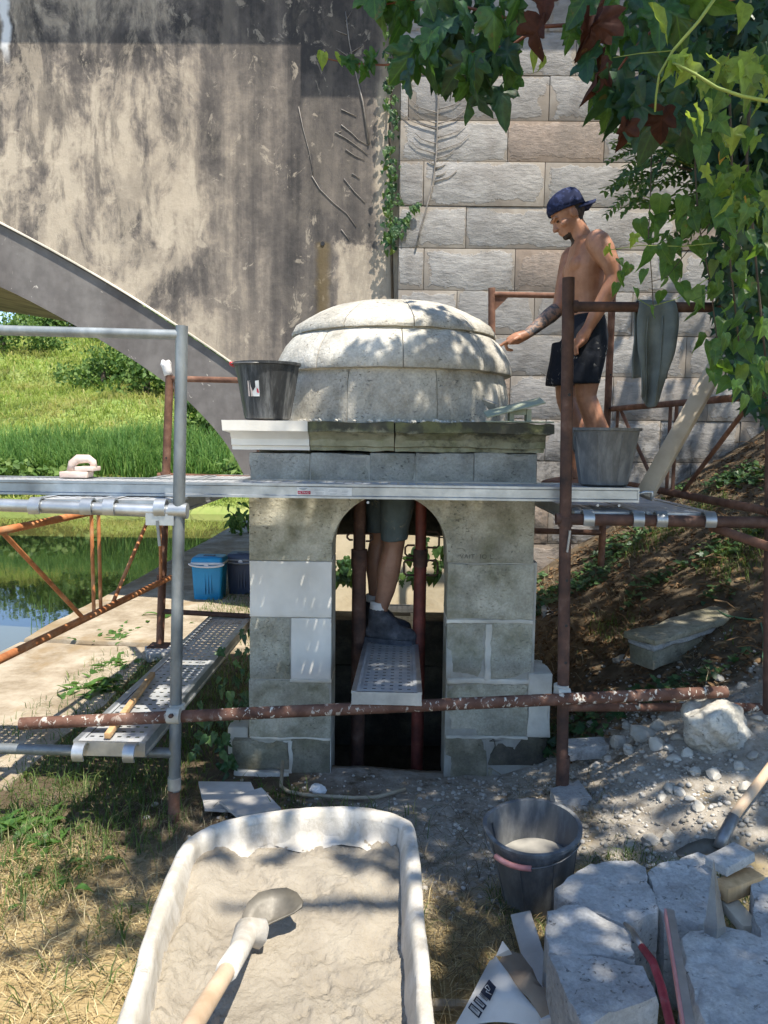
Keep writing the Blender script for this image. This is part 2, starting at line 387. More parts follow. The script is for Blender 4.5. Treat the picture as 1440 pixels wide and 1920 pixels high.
def ashlarm():
    """one dressed block: rough grey heart, smooth tan pointing smeared over its margins"""
    t = NT('ashlar_block'); v = t.pos(); g = t.sep(t.gen())
    oi = t.n('ShaderNodeObjectInfo'); r = oi.outputs['Random']
    def edge(a, s): return t.math('MULTIPLY', t.math('MINIMUM', a, t.math('SUBTRACT', 1., a)), s)
    wob = t.math('MULTIPLY', t.math('SUBTRACT', t.noise(v, 2.6, 8, .68), .47), .85)
    e = t.math('MINIMUM', edge(g[0], 1.9), edge(g[2], .95))
    e = t.math('ADD', e, wob)
    heart = t.ss(e, .075, .105)
    hv = t.map(v, (1, 1, 2.6))
    hc = t.ramp(t.noise(hv, 6, 9, .68, .3), [(.25, (.17, .16, .148)), (.45, (.28, .265, .245)), (.62, (.36, .34, .315)), (.8, (.45, .428, .395))])
    hc = t.mix(t.math('MULTIPLY', t.ss(t.noise(v, 3, 5), .55, .72), .5), hc, (.2, .18, .16))
    tc = t.ramp(t.noise(v, 7, 7, .6), [(.3, (.235, .2, .165)), (.55, (.3, .262, .218)), (.8, (.385, .345, .29))])
    c = t.mix(heart, tc, hc)
    rr = t.math('FRACT', t.math('MULTIPLY', r, 7.31))
    c = t.mix(t.math('MULTIPLY', t.ss(rr, .86, .9), .75), c, t.ramp(t.noise(v, 20, 6, .7), [(.35, (.19, .14, .105)), (.7, (.33, .25, .19))]))
    c = t.scale_col(c, t.math('MULTIPLY_ADD', r, .3, .85))
    c = t.mix(t.math('MULTIPLY', t.ss(t.noise(t.map(v, (1, 1, .6)), 1.5, 9, .7, .4), .46, .66), .55), c, (.17, .15, .13))
    dk = t.math('MULTIPLY', t.ss(t.sep(v)[2], 2.3, 1.2), t.ss(t.noise(v, 4.5, 9, .72, .4), .47, .6))
    c = t.mix(t.math('MULTIPLY', dk, .8), c, (.06, .058, .055))
    h = t.math('ADD', t.math('MULTIPLY', t.noise(hv, 14, 9, .72), t.math('MULTIPLY_ADD', heart, 1.3, .15)), t.math('MULTIPLY', heart, .1))
    return t.done(c, .95, t.bump(h, .5, .016), 0, .15)
M['ashlar'] = ashlarm()
M['joint'] = simple('pier_joint', [(.3, (.13, .11, .09)), (.7, (.26, .225, .185))], 9, 4)
M['rubble_pale'] = simple('pale_rubble', [(.25, (.27, .245, .2)), (.5, (.43, .4, .34)), (.8, (.6, .57, .51))], 9, 6, .95, .4, 40, .006, (1, 1, 1), .15)
M['wood'] = simple('new_pine', [(.3, (.36, .21, .09)), (.55, (.5, .31, .15)), (.78, (.58, .4, .22))], 5, 6, .75, .15, 40, .002, (6, 6, .6))
M['wood_pale'] = simple('weathered_pale_timber', [(.3, (.38, .31, .22)), (.55, (.52, .44, .33)), (.78, (.62, .55, .44))], 5, 6, .8, .2, 40, .003, (1, 1, 1))
M['handle'] = simple('ash_handle', [(.3, (.45, .31, .19)), (.55, (.58, .43, .29)), (.8, (.66, .52, .38))], 9, 5, .65, .1, 40, .002)
def bucketm(name, amt, streak, base=(.028, .03, .032)):
    t = NT(name); v = t.pos()
    lim = t.ss(t.noise(t.map(v, (1, 1, streak)), 20, 8, .7, .2), .6 - amt, .88 - amt * .6)
    c = t.mix(t.math('MULTIPLY', lim, .6), base, (.34, .34, .325))
    return t.done(c, t.math('MULTIPLY_ADD', lim, .4, .42), t.bump(t.noise(v, 40, 4), .1, .003), 0, .4)
M['bucket_a'] = bucketm('lime_streaked_black_rubber', .19, .14)
M['bucket_b'] = bucketm('limed_black_rubber', .22, .3, (.1, .105, .108))
M['bucket_in'] = simple('bucket_inner_slurry', [(.3, (.2, .19, .165)), (.7, (.32, .3, .26))], 9, 5, .7)
M['black'] = simple('black_plastic', [(.3, (.012, .012, .013)), (.7, (.03, .03, .03))], 9, 4, .5, 0)
M['wire'] = simple('bucket_wire', [(.3, (.1, .1, .1)), (.7, (.24, .23, .21))], 20, 4, .5, 0, metal=.6)
M['red_plastic'] = simple('red_plastic', [(.3, (.55, .03, .04)), (.7, (.66, .06, .07))], 9, 3, .45, 0)
M['pink_plastic'] = simple('faded_red_plastic', [(.3, (.5, .18, .16)), (.7, (.62, .3, .27))], 9, 3, .55, 0)
M['hawk'] = simple('grey_green_plastic', [(.3, (.2, .225, .16)), (.6, (.3, .33, .245)), (.8, (.38, .4, .32))], 14, 5, .6, .1)
M['blue_plastic'] = simple('blue_cool_box', [(.3, (.012, .21, .42)), (.7, (.016, .26, .5))], 5, 3, .4, 0, big=.05)
M['navy_plastic'] = simple('navy_cool_box', [(.3, (.03, .045, .08)), (.7, (.045, .06, .1))], 5, 3, .45, 0)
M['white_plastic'] = simple('white_plastic', [(.3, (.55, .56, .57)), (.7, (.7, .71, .72))], 5, 3, .5, 0)
M['grey_plastic'] = simple('grey_plastic', [(.3, (.16, .17, .18)), (.7, (.22, .23, .24))], 5, 3, .5, 0)
M['cloth_grey'] = simple('grey_green_cloth', [(.3, (.085, .1, .098)), (.55, (.13, .15, .145)), (.8, (.18, .2, .19))], 9, 6, .95, .3, 160, .002)
M['white_cloth'] = simple('white_glove_cloth', [(.3, (.6, .57, .53)), (.7, (.75, .73, .7))], 15, 5, .95, .3, 120, .002)
M['paper'] = simple('kraft_paper_white', [(.3, (.5, .49, .46)), (.7, (.62, .61, .58))], 7, 5, .85, .25, 14, .008)
M['kraft'] = simple('kraft_paper_brown', [(.3, (.22, .16, .11)), (.7, (.36, .28, .2))], 7, 5, .85, .25, 14, .008)
M['ink'] = simple('printing_ink', [(.3, (.02, .024, .04)), (.7, (.035, .04, .06))], 9, 3, .8, 0)
M['board'] = simple('pale_board', [(.3, (.45, .42, .38)), (.55, (.56, .53, .49)), (.8, (.66, .64, .6))], 7, 6, .9, .2, 40, .003)
M['float'] = simple('pink_sponge_float', [(.3, (.5, .36, .3)), (.55, (.62, .5, .43)), (.8, (.74, .66, .58))], 14, 5, .9, .3, 60, .003)
M['steel'] = simple('worn_steel', [(.3, (.2, .2, .2)), (.55, (.32, .32, .31)), (.8, (.45, .44, .42))], 14, 6, .45, .15, 60, .002, metal=.7)
M['steel_wet'] = simple('wet_muddy_steel', [(.3, (.09, .08, .06)), (.6, (.17, .15, .115)), (.8, (.3, .265, .21))], 14, 7, .5, .3, 40, .004, metal=.1)
M['hose_tan'] = simple('tan_hose', [(.3, (.3, .25, .17)), (.7, (.44, .38, .28))], 14, 4, .7, .1)
M['hose_green'] = simple('green_hose', [(.3, (.05, .13, .07)), (.7, (.09, .2, .11))], 14, 4, .6, 0)
M['ink_white'] = simple('sticker_white', [(.3, (.6, .6, .57)), (.7, (.7, .7, .67))], 30, 3, .6, 0)
M['ink_red'] = simple('sticker_red', [(.3, (.4, .02, .05)), (.7, (.46, .03, .06))], 30, 3, .6, 0)
M['ink_grey'] = simple('sticker_print', [(.3, (.3, .32, .33)), (.7, (.4, .42, .42))], 30, 3, .6, 0)
M['engrave'] = simple('engraved_shadow', [(.3, (.12, .115, .09)), (.7, (.2, .185, .14))], 30, 3, .95, 0)
M['bark'] = simple('bark', [(.3, (.05, .04, .03)), (.55, (.11, .085, .06)), (.8, (.18, .145, .105))], 9, 7, .95, .6, 26, .012, (2, 2, .5))
M['deadwood'] = simple('dead_stem', [(.3, (.17, .15, .13)), (.7, (.3, .27, .235))], 20, 5, .95, .4, 60, .003)
M['twig_red'] = simple('reddish_twig', [(.3, (.12, .04, .025)), (.7, (.22, .09, .05))], 20, 5, .8, .2)
M['twig_green'] = simple('green_stem', [(.3, (.16, .22, .04)), (.7, (.3, .36, .09))], 20, 5, .7, 0)

def leafm(name, stops, trans=.4, tcol=(.25, .4, .03), rough=.45, spec=.45, var=.25, veins=False, dry=0.):
    t = NT(name); oi = t.rnd(); isl = t.island()
    r = t.math('FRACT', t.math('ADD', oi, isl))
    c = t.ramp(r, stops); c = t.scale_col(c, t.ss(t.noise(t.pos(), 60, 3), .3, .7, 1 - var, 1 + var))
    if dry: c = t.mix(t.math('MULTIPLY', t.ss(t.noise(t.pos(), .32, 5, .65), .47, .62), dry), c, (.42, .35, .14)); c = t.scale_col(c, t.ss(t.noise(t.pos(), .9, 4), .3, .7, .55, 1.15))
    if veins:
        ox, oy, oz = t.sep(t.n('ShaderNodeTexCoord').outputs['Object']); ax_ = t.math('ABSOLUTE', ox)
        side = t.math('ABSOLUTE', t.math('SUBTRACT', t.math('FRACT', t.math('MULTIPLY', t.math('SUBTRACT', oy, t.math('MULTIPLY', ax_, .9)), 6.)), .5))
        vn = t.math('MAXIMUM', t.ss(ax_, .008, .022, 1., 0.), t.math('MULTIPLY', t.ss(side, .03, .09, 1., 0.), .45))
        c = t.mix(t.math('MULTIPLY', vn, .55), c, t.mix(.6, c, tcol))
        c = t.mix(t.math('MULTIPLY', t.ss(t.noise(t.pos(), 38, 3), .66, .72), .6), c, (.16, .1, .03))
    tc = t.mix(.5, c, tcol)
    return t.done(c, rough, t.bump(t.noise(t.pos(), 45, 3), .2, .004), 0, spec, trans, tc)
M['maple'] = leafm('maple_leaf', [(.0, (.02, .06, .018)), (.5, (.035, .095, .025)), (.8, (.055, .13, .03)), (1., (.08, .15, .03))], .35, (.16, .34, .02), veins=True)
M['maple_dark'] = leafm('maple_leaf_dark', [(.0, (.012, .04, .018)), (.6, (.02, .06, .026)), (1., (.035, .085, .03))], .2, (.06, .16, .02), veins=True)
M['maple_red'] = leafm('maple_leaf_red', [(.0, (.035, .014, .010)), (.6, (.06, .022, .014)), (1., (.085, .032, .018))], .2, (.1, .03, .015), .7, .25, veins=True)
M['vine'] = leafm('vine_leaf', [(.0, (.025, .075, .02)), (.5, (.055, .13, .03)), (.85, (.1, .19, .045)), (1., (.18, .22, .05))], .45, (.3, .5, .04), veins=True)
M['young'] = leafm('young_leaf', [(.0, (.18, .3, .04)), (1., (.28, .36, .06))], .5, (.45, .55, .06), veins=True)
M['autumn'] = leafm('yellowed_leaf', [(.0, (.4, .2, .03)), (1., (.45, .3, .06))], .4, (.5, .3, .05))
M['pinnate'] = leafm('pinnate_leaf', [(.0, (.035, .09, .022)), (.6, (.07, .15, .035)), (1., (.14, .23, .06))], .4, (.3, .42, .06))
M['crown'] = leafm('crown_foliage', [(.0, (.018, .055, .015)), (.6, (.03, .085, .02)), (1., (.05, .11, .025))], .3, (.12, .28, .02))
M['ivy'] = leafm('ivy_leaf', [(.0, (.02, .06, .02)), (.5, (.04, .1, .03)), (1., (.1, .17, .05))], .25, (.15, .25, .03))
M['grass'] = leafm('green_grass', [(.0, (.035, .075, .018)), (.5, (.075, .13, .03)), (.85, (.13, .19, .045)), (1., (.28, .26, .11))], .35, (.25, .36, .05), .6, .3)
M['straw'] = leafm('mown_straw', [(.0, (.27, .19, .085)), (.4, (.45, .335, .16)), (.75, (.58, .46, .24)), (.93, (.7, .6, .36)), (1., (.14, .19, .045))], .25, (.4, .3, .14), .75, .2)
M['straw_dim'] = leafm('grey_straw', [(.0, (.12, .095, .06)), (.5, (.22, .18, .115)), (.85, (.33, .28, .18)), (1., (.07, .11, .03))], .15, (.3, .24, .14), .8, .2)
M['litter'] = leafm('dead_leaf_litter', [(.0, (.07, .04, .02)), (.5, (.15, .085, .04)), (1., (.26, .17, .09))], .1, (.2, .12, .05), .85, .2)
M['far_grass'] = leafm('far_bank_grass', [(.0, (.15, .24, .045)), (.5, (.28, .37, .08)), (.85, (.4, .44, .12)), (1., (.6, .52, .24))], .45, (.5, .6, .12), .7, .2, dry=.75)
M['far_bush'] = leafm('far_bush_leaf', [(.0, (.05, .105, .02)), (.6, (.11, .19, .04)), (1., (.2, .28, .07))], .3, (.16, .28, .03), .6, .3)
M['reed'] = leafm('reed_blade', [(.0, (.08, .19, .045)), (.6, (.14, .27, .07)), (1., (.24, .36, .1))], .45, (.35, .55, .12), .6, .3)

# ------------------------------------------------------------------ ground
KX0, KX1, KY0, KY1 = -.672, .662, 3.6, 4.93          # the well house's footprint
def H(x, y):
    z = .06 * sm(3.62, 3.0, y)
    z += .12 * sm(.45, .95, x) * sm(2.2, 3.0, y)
    sl = pw([(1.9, .02), (2.4, .12), (3.2, .45), (4.5, .6), (6., .66), (9, .7)], y)
    t = max(0., x - .78); t = t if t < 5 else 5 + (t - 5) * .2
    z += t * sl * sm(0, .35, t)
    z += .07 * sm(4.9, 5.3, y) * sm(-1., -.6, x)
    z += .022 * nz((x, y, 0), 2.2) + .010 * nz((x, y, 3), 7.) + .006 * nz((x, y, 5), 19.)
    if x < -2.45: z = lerp(z, -1.2, sm(-2.72, -3.0, x))
    elif x < -1.2: z = lerp(z, .035 + .012 * nz((x, y, 2), 5), sm(-1.35, -1.6, x))
    if -.34 < x < .33 and KY0 + .09 < y < KY1 - .2: z = -1.3
    return z
def axis(segs):
    out = []
    for a, b, st in segs:
        n = max(1, int(round((b - a) / st))); out += [a + (b - a) * i / n for i in range(n)]
    return out + [segs[-1][1]]
gx = axis([(-60, -8, 4), (-8, -3.2, .5), (-3.2, -1.9, .08), (-1.9, 2.6, .035), (2.6, 5, .12), (5, 12, .7), (12, 90, 6)])
gy = axis([(-30, -1, 2), (-1, 1.1, .2), (1.1, 4.2, .035), (4.2, 7, .05), (7, 9, .12), (9, 14.2, .4)])
V = [(x, y, H(x, y)) for y in gy for x in gx]; nx = len(gx)
Fq = [(j * nx + i, j * nx + i + 1, (j + 1) * nx + i + 1, (j + 1) * nx + i) for j in range(len(gy) - 1) for i in range(nx - 1)]
def groundm():
    t = NT('soil_and_stone_dust'); v = t.pos(); x, y, z = t.sep(v)
    soil = t.ramp(t.noise(v, 9, 8, .68), [(.25, (.055, .04, .025)), (.5, (.12, .09, .058)), (.75, (.21, .165, .11))])
    straw = t.ramp(t.noise(t.map(v, (1, 3, 1)), 16, 8, .7), [(.25, (.2, .145, .07)), (.5, (.4, .3, .15)), (.78, (.56, .44, .24))])
    dust = t.ramp(t.noise(v, 13, 9, .72), [(.22, (.16, .135, .1)), (.45, (.33, .29, .235)), (.65, (.47, .43, .365)), (.85, (.62, .585, .52))])
    wob = t.math('MULTIPLY', t.math('SUBTRACT', t.noise(v, 2.6, 6, .65), .5), 1.1)
    dm = t.math('MULTIPLY', t.ss(t.math('ADD', x, wob), -.5, -.1), t.math('MULTIPLY', t.ss(t.math('ADD', y, wob), 2.3, 2.75), t.ss(t.math('ADD', y, t.math('ADD', t.math('MULTIPLY', wob, .6), t.ss(x, .6, 1.2, 0., .3))), 3.7, 3.95, 1., 0.)))
    sm_ = t.ss(t.math('ADD', y, wob), 2.4, 3.0, 1., 0.)
    c = t.mix(sm_, soil, straw); c = t.mix(t.math('MULTIPLY', dm, t.ss(t.noise(v, 5, 7, .7), .3, .48)), c, dust)
    return t.done(c, .95, t.bump(t.noise(v, 40, 8, .75), .7, .015), 0, .15)
M['ground'] = groundm()
g = np_mesh('ground', V, Fq, M['ground'], smooth=True); tag(g, kind='structure')

# quay pavement: two worn slabs, each its own piece
def pavem():
    t = NT('worn_quay_concrete'); v = t.pos()
    c = t.ramp(t.noise(v, 4, 9, .72), [(.25, (.13, .105, .07)), (.42, (.28, .225, .155)), (.6, (.42, .355, .265)), (.85, (.54, .48, .385))])
    c = t.mix(t.math('MULTIPLY', t.ss(t.noise(t.map(v, (1, .5, 1)), 2.3, 6, .65), .52, .66), .7), c, (.27, .19, .1))
    return t.done(c, .92, t.bump(t.noise(t.map(v, (1, 2.5, 1)), 18, 8, .72), .6, .012), 0, .2)
M['pave'] = pavem()
pv = bpy.data.objects.new('pavement', None); COL.objects.link(pv); pv['kind'] = 'structure'
def slab(poly, z, th, seed):
    m = MB(); n = 14; pts = []
    for (a, b) in zip(poly, poly[1:] + poly[:1]):
        for i in range(n):
            p = Vector((lerp(a[0], b[0], i / n), lerp(a[1], b[1], i / n), z)); q = nzv(p, 3.5, seed); pts.append((p.x + q.x * .035, p.y + q.y * .035))
    cx = sum(p[0] for p in pts) / len(pts); cy = sum(p[1] for p in pts) / len(pts)
    rings_ = []
    for sc, dz in ((1.0, -th), (1.0, -.012), (.992, 0.), (.75, 0.), (.4, 0.)):
        rings_.append([(cx + (x - cx) * sc, cy + (y - cy) * sc, z + dz + (.006 * nz((x * sc, y * sc, 0), 4, seed) if dz == 0 else 0)) for x, y in pts])
    m.rings(rings_, True); return m.build('slab', M['pave'], pv, auto=40)
slab([(-2.82, 3.15), (-1.72, 3.3), (-1.66, 4.4), (-1.75, 5.55), (-2.82, 5.7)], .055, .9, 1)
slab([(-2.82, 5.75), (-1.05, 5.6), (-1.05, 7.1), (-2.80, 7.15)], .06, .9, 2)
slab([(-2.80, 7.2), (-.9, 7.15), (-.9, 14.1), (-2.72, 14.2)], .055, .9, 3)

# water
def waterm():
    t = NT('slow_river_water'); v = t.pos()
    h = t.math('ADD', t.noise(t.map(v, (1, .55, 1)), 3.2, 4, .5), t.math('MULTIPLY', t.noise(t.map(v, (1, .4, 1)), 11, 3, .5), .3))
    return t.done((.10, .095, .03), .02, t.bump(h, .03, .03), 0, .9, ior=2.0)
w = MB(); w.add([(-90, -20, -.36), (-2.4, -20, -.36), (-2.4, 14.15, -.36), (40, 14.15, -.36), (40, 21, -.36), (-90, 21, -.36)], [(0, 1, 2, 3, 4, 5)])
tag(w.build('river_water', waterm()), kind='structure')

# far bank: rising grassy slope behind the river
def HB(x, y):
    t = y - 18.6
    z = -.7 + .55 * sm(0, .5, t) + 1.15 * sm(.3, 5, t) + 8.0 * (min(1., max(0., (t - 3.) / 36.)) ** 1.05)
    z += (.5 * nz((x, y, 0), .16) + .22 * nz((x, y, 7), .6)) * sm(.5, 3, t)
    z -= sm(-14, -2, x) * sm(8, 36, t) * 1.5
    return z
bx = axis([(-110, -40, 5), (-40, 6, .5), (6, 60, 4)]); by = axis([(18.6, 34, .4), (34, 62, .8), (62, 200, 20)])
V = [(x, y, HB(x, y)) for y in by for x in bx]; nx = len(bx)
Fq = [(j * nx + i, j * nx + i + 1, (j + 1) * nx + i + 1, (j + 1) * nx + i) for j in range(len(by) - 1) for i in range(nx - 1)]
M['bank'] = simple('far_bank_soil', [(.3, (.13, .2, .045)), (.55, (.22, .28, .07)), (.8, (.36, .35, .13))], 1.2, 6, .95, .3, 8, .05)
tag(np_mesh('far_bank_hill', V, Fq, M['bank'], smooth=True), kind='structure')
# ------------------------------------------------------------------ bridge
WY, PY = 6.6, 6.485                                      # render face, ashlar face
bridge = empty('bridge', (0, 8.5, 0), 'old road bridge with stained grey render, a low arch and an ashlar pier', 'bridge')
INTR = [(-.95, -.3), (-.98, .2), (-1.08, .8), (-1.28, 1.29), (-1.48, 1.62), (-1.75, 1.91), (-1.96, 2.08), (-2.29, 2.30), (-2.84, 2.61), (-3.33, 2.85), (-3.9, 3.05), (-4.5, 3.2), (-5.2, 3.34), (-6, 3.45), (-7, 3.52), (-8, 3.55)]
INTR = INTR + [(-16 - x, z) for x, z in INTR[-2::-1]]
def outz(x):
    xx = x if x > -8 else -16 - x
    return -10.65 + math.sqrt(max(0, 15.64 ** 2 - (xx + 10.23) ** 2)) if xx < -.5 else 1.6
def smooth_poly(P, k=4):
    out = []
    for i in range(len(P) - 1):
        p0 = P[max(0, i - 1)]; p1 = P[i]; p2 = P[i + 1]; p3 = P[min(len(P) - 1, i + 2)]
        for j in range(k):
            t = j / k
            out.append(tuple(.5 * (2 * b + (c - a) * t + (2 * a - 5 * b + 4 * c - d) * t * t + (-a + 3 * b - 3 * c + d) * t ** 3) for a, b, c, d in zip(p0, p1, p2, p3)))
    return out + [P[-1]]
IN = smooth_poly(INTR)
YF = 11.9
m = MB(); n = len(IN)                                   # arch ring face + soffit barrel
for i in range(n - 1):
    (x0, z0), (x1, z1) = IN[i], IN[i + 1]
    def ob(x, z): return (x if x < -.96 else -.3, max(outz(min(x, -1.0)) - .02, z + .05) if -15 < x < -1.0 else z)
    a, b = ob(x0, z0), ob(x1, z1)
    m.add([(x0, WY + .015, z0), (x1, WY + .015, z1), (b[0], WY + .015, b[1]), (a[0], WY + .015, a[1])], [(0, 1, 2, 3)])
m.build('arch_ring', M['ring'], bridge)
m = MB()
m.rings([[(x, WY + .015, z) for x, z in IN], [(x, YF, z) for x, z in IN]], False, False)
m.build('soffit', M['soffit'], bridge, smooth=True)
# render wall above the ring
m = MB(); xs = [.06] + [-.0 - .1 * i for i in range(161)]
top = 6.0
low = [(x, outz(min(x, -1.0)) if x < -1. else 2.0 - (x + 1.) * 2.0) for x in xs]
low = [(x, z) if x < -1.0 else (x, -.3) for x, z in low]
prev = None
for i in range(len(xs) - 1):
    x0, x1 = xs[i], xs[i + 1]
    if x0 > -1.0 + 1e-6:
        zb0 = zb1 = -.3
    else: zb0, zb1 = outz(x0), outz(x1)
    m.add([(x0, WY, zb0), (x1, WY, zb1), (x1, WY, top), (x0, WY, top)], [(0, 1, 2, 3)])
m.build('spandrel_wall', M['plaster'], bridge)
m = MB()                                                # the thin pale edge between render and ring
E_ = [(x, outz(x)) for x in [-1.0 - .1 * i for i in range(141)]]
m.rings([[(x, WY + .03, z - .012) for x, z in E_], [(x, WY - .012, z - .008) for x, z in E_], [(x, WY - .012, z + .004) for x, z in E_], [(x, WY + .01, z + .014) for x, z in E_]], False, False)
m.build('edge_moulding', M['edge'], bridge)
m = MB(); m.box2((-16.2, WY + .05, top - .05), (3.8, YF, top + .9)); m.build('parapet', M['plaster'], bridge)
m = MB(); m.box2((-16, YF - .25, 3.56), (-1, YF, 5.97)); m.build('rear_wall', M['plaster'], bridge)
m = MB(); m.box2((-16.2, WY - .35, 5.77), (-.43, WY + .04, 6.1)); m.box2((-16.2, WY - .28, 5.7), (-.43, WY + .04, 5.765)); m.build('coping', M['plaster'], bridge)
m = MB(); m.box2((-.42, WY - .5, 5.78), (4.4, WY + .1, 6.15)); m.build('pier_capital', M['joint'], bridge)
m = MB()                                                # weep hole pipe
hp = at(605, 457, WY); m.tube([hp + Vector((0, -.006, 0)), hp + Vector((0, .1, 0))], .018, 12, True); m.build('weep_hole', M['black'], bridge)
# ashlar pier: every block is a piece of its own on a recessed backing
pier = MB(); pier.box2((.02, PY + .03, -.5), (6.4, YF - .01, 5.77)); pier = pier.build('pier', M['joint'], bridge)
LN = [(-60), -22, 59, 141, 226, 303, 387, 466, 545, 627, 704, 785, 863, 940, 1018, 1100]
JT = {0: [742, 905, 1090, 1300], 1: [742, 830, 1010, 1205, 1390], 2: [742, 900, 1063, 1260], 3: [742, 760, 1017, 1215, 1400], 4: [742, 943, 1120, 1330], 5: [742, 790, 1013, 1190, 1390], 6: [742, 870, 1075, 1260],
      7: [742, 793, 963, 1125, 1272], 8: [742, 856, 1001, 1185, 1360], 9: [742, 905, 1090, 1290], 10: [742, 960, 1155, 1335], 11: [742, 880, 1030, 1248, 1400], 12: [742, 935, 1110, 1310], 13: [742, 850, 1040, 1230], 14: [742, 930, 1130, 1320]}
random.seed(4)
for r in range(len(LN) - 1):
    z1 = at(900, LN[r], PY).z; z0 = at(900, LN[r + 1], PY).z
    js = [at(p, 600, PY).x for p in JT[r]]
    while js[-1] < 6.2: js.append(min(6.3, js[-1] + random.uniform(.55, 1.)))
    js[0] = .025
    for a, b in zip(js, js[1:]):
        if b - a < .02: continue
        pr = random.uniform(-.004, .005)
        mb = rbox_mesh(a + .0022, b - .0022, PY - pr, PY + .12, z0 + .0022, z1 - .0022, .003, .0008, 5, r + a, 9, .0)
        mb.build('stone_block', M['ashlar'], pier, auto=40)

# low pale wall behind the well house, seen through its back window
pw_ = MB(); pw_.box2((-.6, 5.82, -.3), (.62, 6.0, 1.42)); o = pw_.build('rendered_wall', simple('cream_wall', [(.25, (.5, .4, .25)), (.5, (.62, .52, .35)), (.8, (.7, .6, .43))], 5, 7, .9, .4, 20, .008))
tag(o, 'low cream rendered wall seen through the back window of the well house', 'wall')

# ------------------------------------------------------------------ stone well house
kiosk = empty('well_house', (0, 4.27, 0), 'small square stone well house with a round arched doorway and stone dome', 'well house')
def part_box(name, x0, x1, y0, y1, z0, z1, mat, seed, bev=.005, amp=.0025, chip=.018, div=.04, par=None):
    mb = rbox_mesh(x0, x1, y0, y1, z0, z1, bev, amp, 9, seed, div, chip)
    return mb.build(name, M[mat], par or kiosk, auto=50)
def K(px, py): p = at(px, py, KY0); return p.x, p.z
g_ = .0012
def front(px0, px1, py0, py1, mat, seed, th=.26, proud=0., **kw):
    x0, z1 = K((px0), py0)[0], K((px0 + px1) / 2, py0)[1]; x1, z0 = K(px1, py1)[0], K((px0 + px1) / 2, py1)[1]
    return part_box('stone_block', x0 + g_, x1 - g_, KY0 - proud, KY0 + th, z0 + g_, z1 - g_, mat, seed, **kw)
# left pier
front(467, 622, 1052, 1158, 'stone_new', 3, bev=.004, amp=.0006, chip=.004)
front(467, 544, 1158, 1274, 'stone_old', 4)
front(545, 621, 1159, 1275, 'stone_new', 5, bev=.004, amp=.0006, chip=.004)
front(466, 620, 1275, 1384, 'stone_old', 6)
front(545, 618, 1385, 1500, 'stone_base', 7, chip=.05)
front(436, 543, 1387, 1440, 'stone_base', 8, chip=.08, proud=.02)
front(440, 545, 1441, 1500, 'mortar', 9, chip=.09, proud=.035)
front(424, 464, 1368, 1420, 'mortar', 91, chip=.09, proud=-.03)
# right pier
front(839, 1000, 1057, 1162, 'stone_old', 10, proud=.003)
front(838, 912, 1168, 1274, 'stone_old', 11, chip=.045)
front(918, 996, 1166, 1274, 'stone_old', 12, chip=.045)
front(836, 990, 1282, 1380, 'stone_old', 13, chip=.04)
front(991, 1032, 1262, 1382, 'mortar', 14, chip=.07, proud=.01)
front(835, 912, 1384, 1500, 'stone_base', 15, chip=.04)
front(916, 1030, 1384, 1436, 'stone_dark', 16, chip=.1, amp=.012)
front(914, 1022, 1439, 1500, 'stone_base', 17, chip=.1, amp=.012)
# pale mortar beds squeezed out between the right pier's stones
for (a, b, c, d, s) in ((838, 1000, 1161, 1170, 1), (911, 919, 1170, 1276, 2), (838, 1000, 1272, 1284, 3), (545, 622, 1273, 1280, 4), (468, 620, 1382, 1388, 5), (530, 548, 1390, 1500, 6), (836, 990, 1379, 1386, 7)):
    x0, z1 = K(a, c); x1, z0 = K(b, d)
    mb = rbox_mesh(x0, x1, KY0 - .004, KY0 + .2, z0, z1, .003, .008, 22, s + 40., .03, .0)
    mb.build('mortar_bed', M['mortar'], kiosk, auto=50)
# mortar core behind the joints
for nm, a_, b_, c_, d_ in (('mortar_core', 469, 620, 1053, 1480), ('mortar_core', 841, 994, 1053, 1480), ('mortar_core', 469, 1003, 851, 923)):
    x0, z1 = K(a_, c_); x1, z0 = K(b_, d_); m_ = MB(); m_.box2((x0, KY0 + .006, z0), (x1, KY0 + .255, z1)); m_.build(nm, M['mortar_old'], kiosk)
# arch haunches (old stones cut to the arch)
AX, AZ, AR = K(730, 1034)[0], K(730, 1034)[1], .272
def haunch(sgn, mat, seed):
    x_out = K(467, 1000)[0] if sgn < 0 else K(1002, 1000)[0]
    zb = K(500 if sgn < 0 else 950, 1051 if sgn < 0 else 1056)[1]; zt = K(730, 928)[1] + .012
    arc = [(AX + sgn * AR * math.cos(a), AZ + AR * math.sin(a)) for a in [math.pi / 2 * .97 * i / 12 for i in range(13)]]
    poly = [(x_out, zb), (AX + sgn * AR, zb)] + arc + [(arc[-1][0], zt), (x_out, zt)]
    # dense front so that it can be roughened
    m_ = MB(); m_.prism([(x, KY0, z) for x, z in poly], (0, .26, 0))
    o = m_.build('stone_block', M[mat], kiosk)
    bv = o.modifiers.new('bevel', 'BEVEL'); bv.width = .005; bv.segments = 2; bv.limit_method = 'ANGLE'
    return o
haunch(-1, 'stone_old', 1); haunch(1, 'stone_old', 2)
# frieze
fz0, fz1 = 925, 849
for i, (a, b) in enumerate(((467, 581), (582, 692), (693, 778), (779, 888), (889, 1006))):
    front(a, b, fz1, fz0, 'stone_grey', 20 + i, chip=.03)
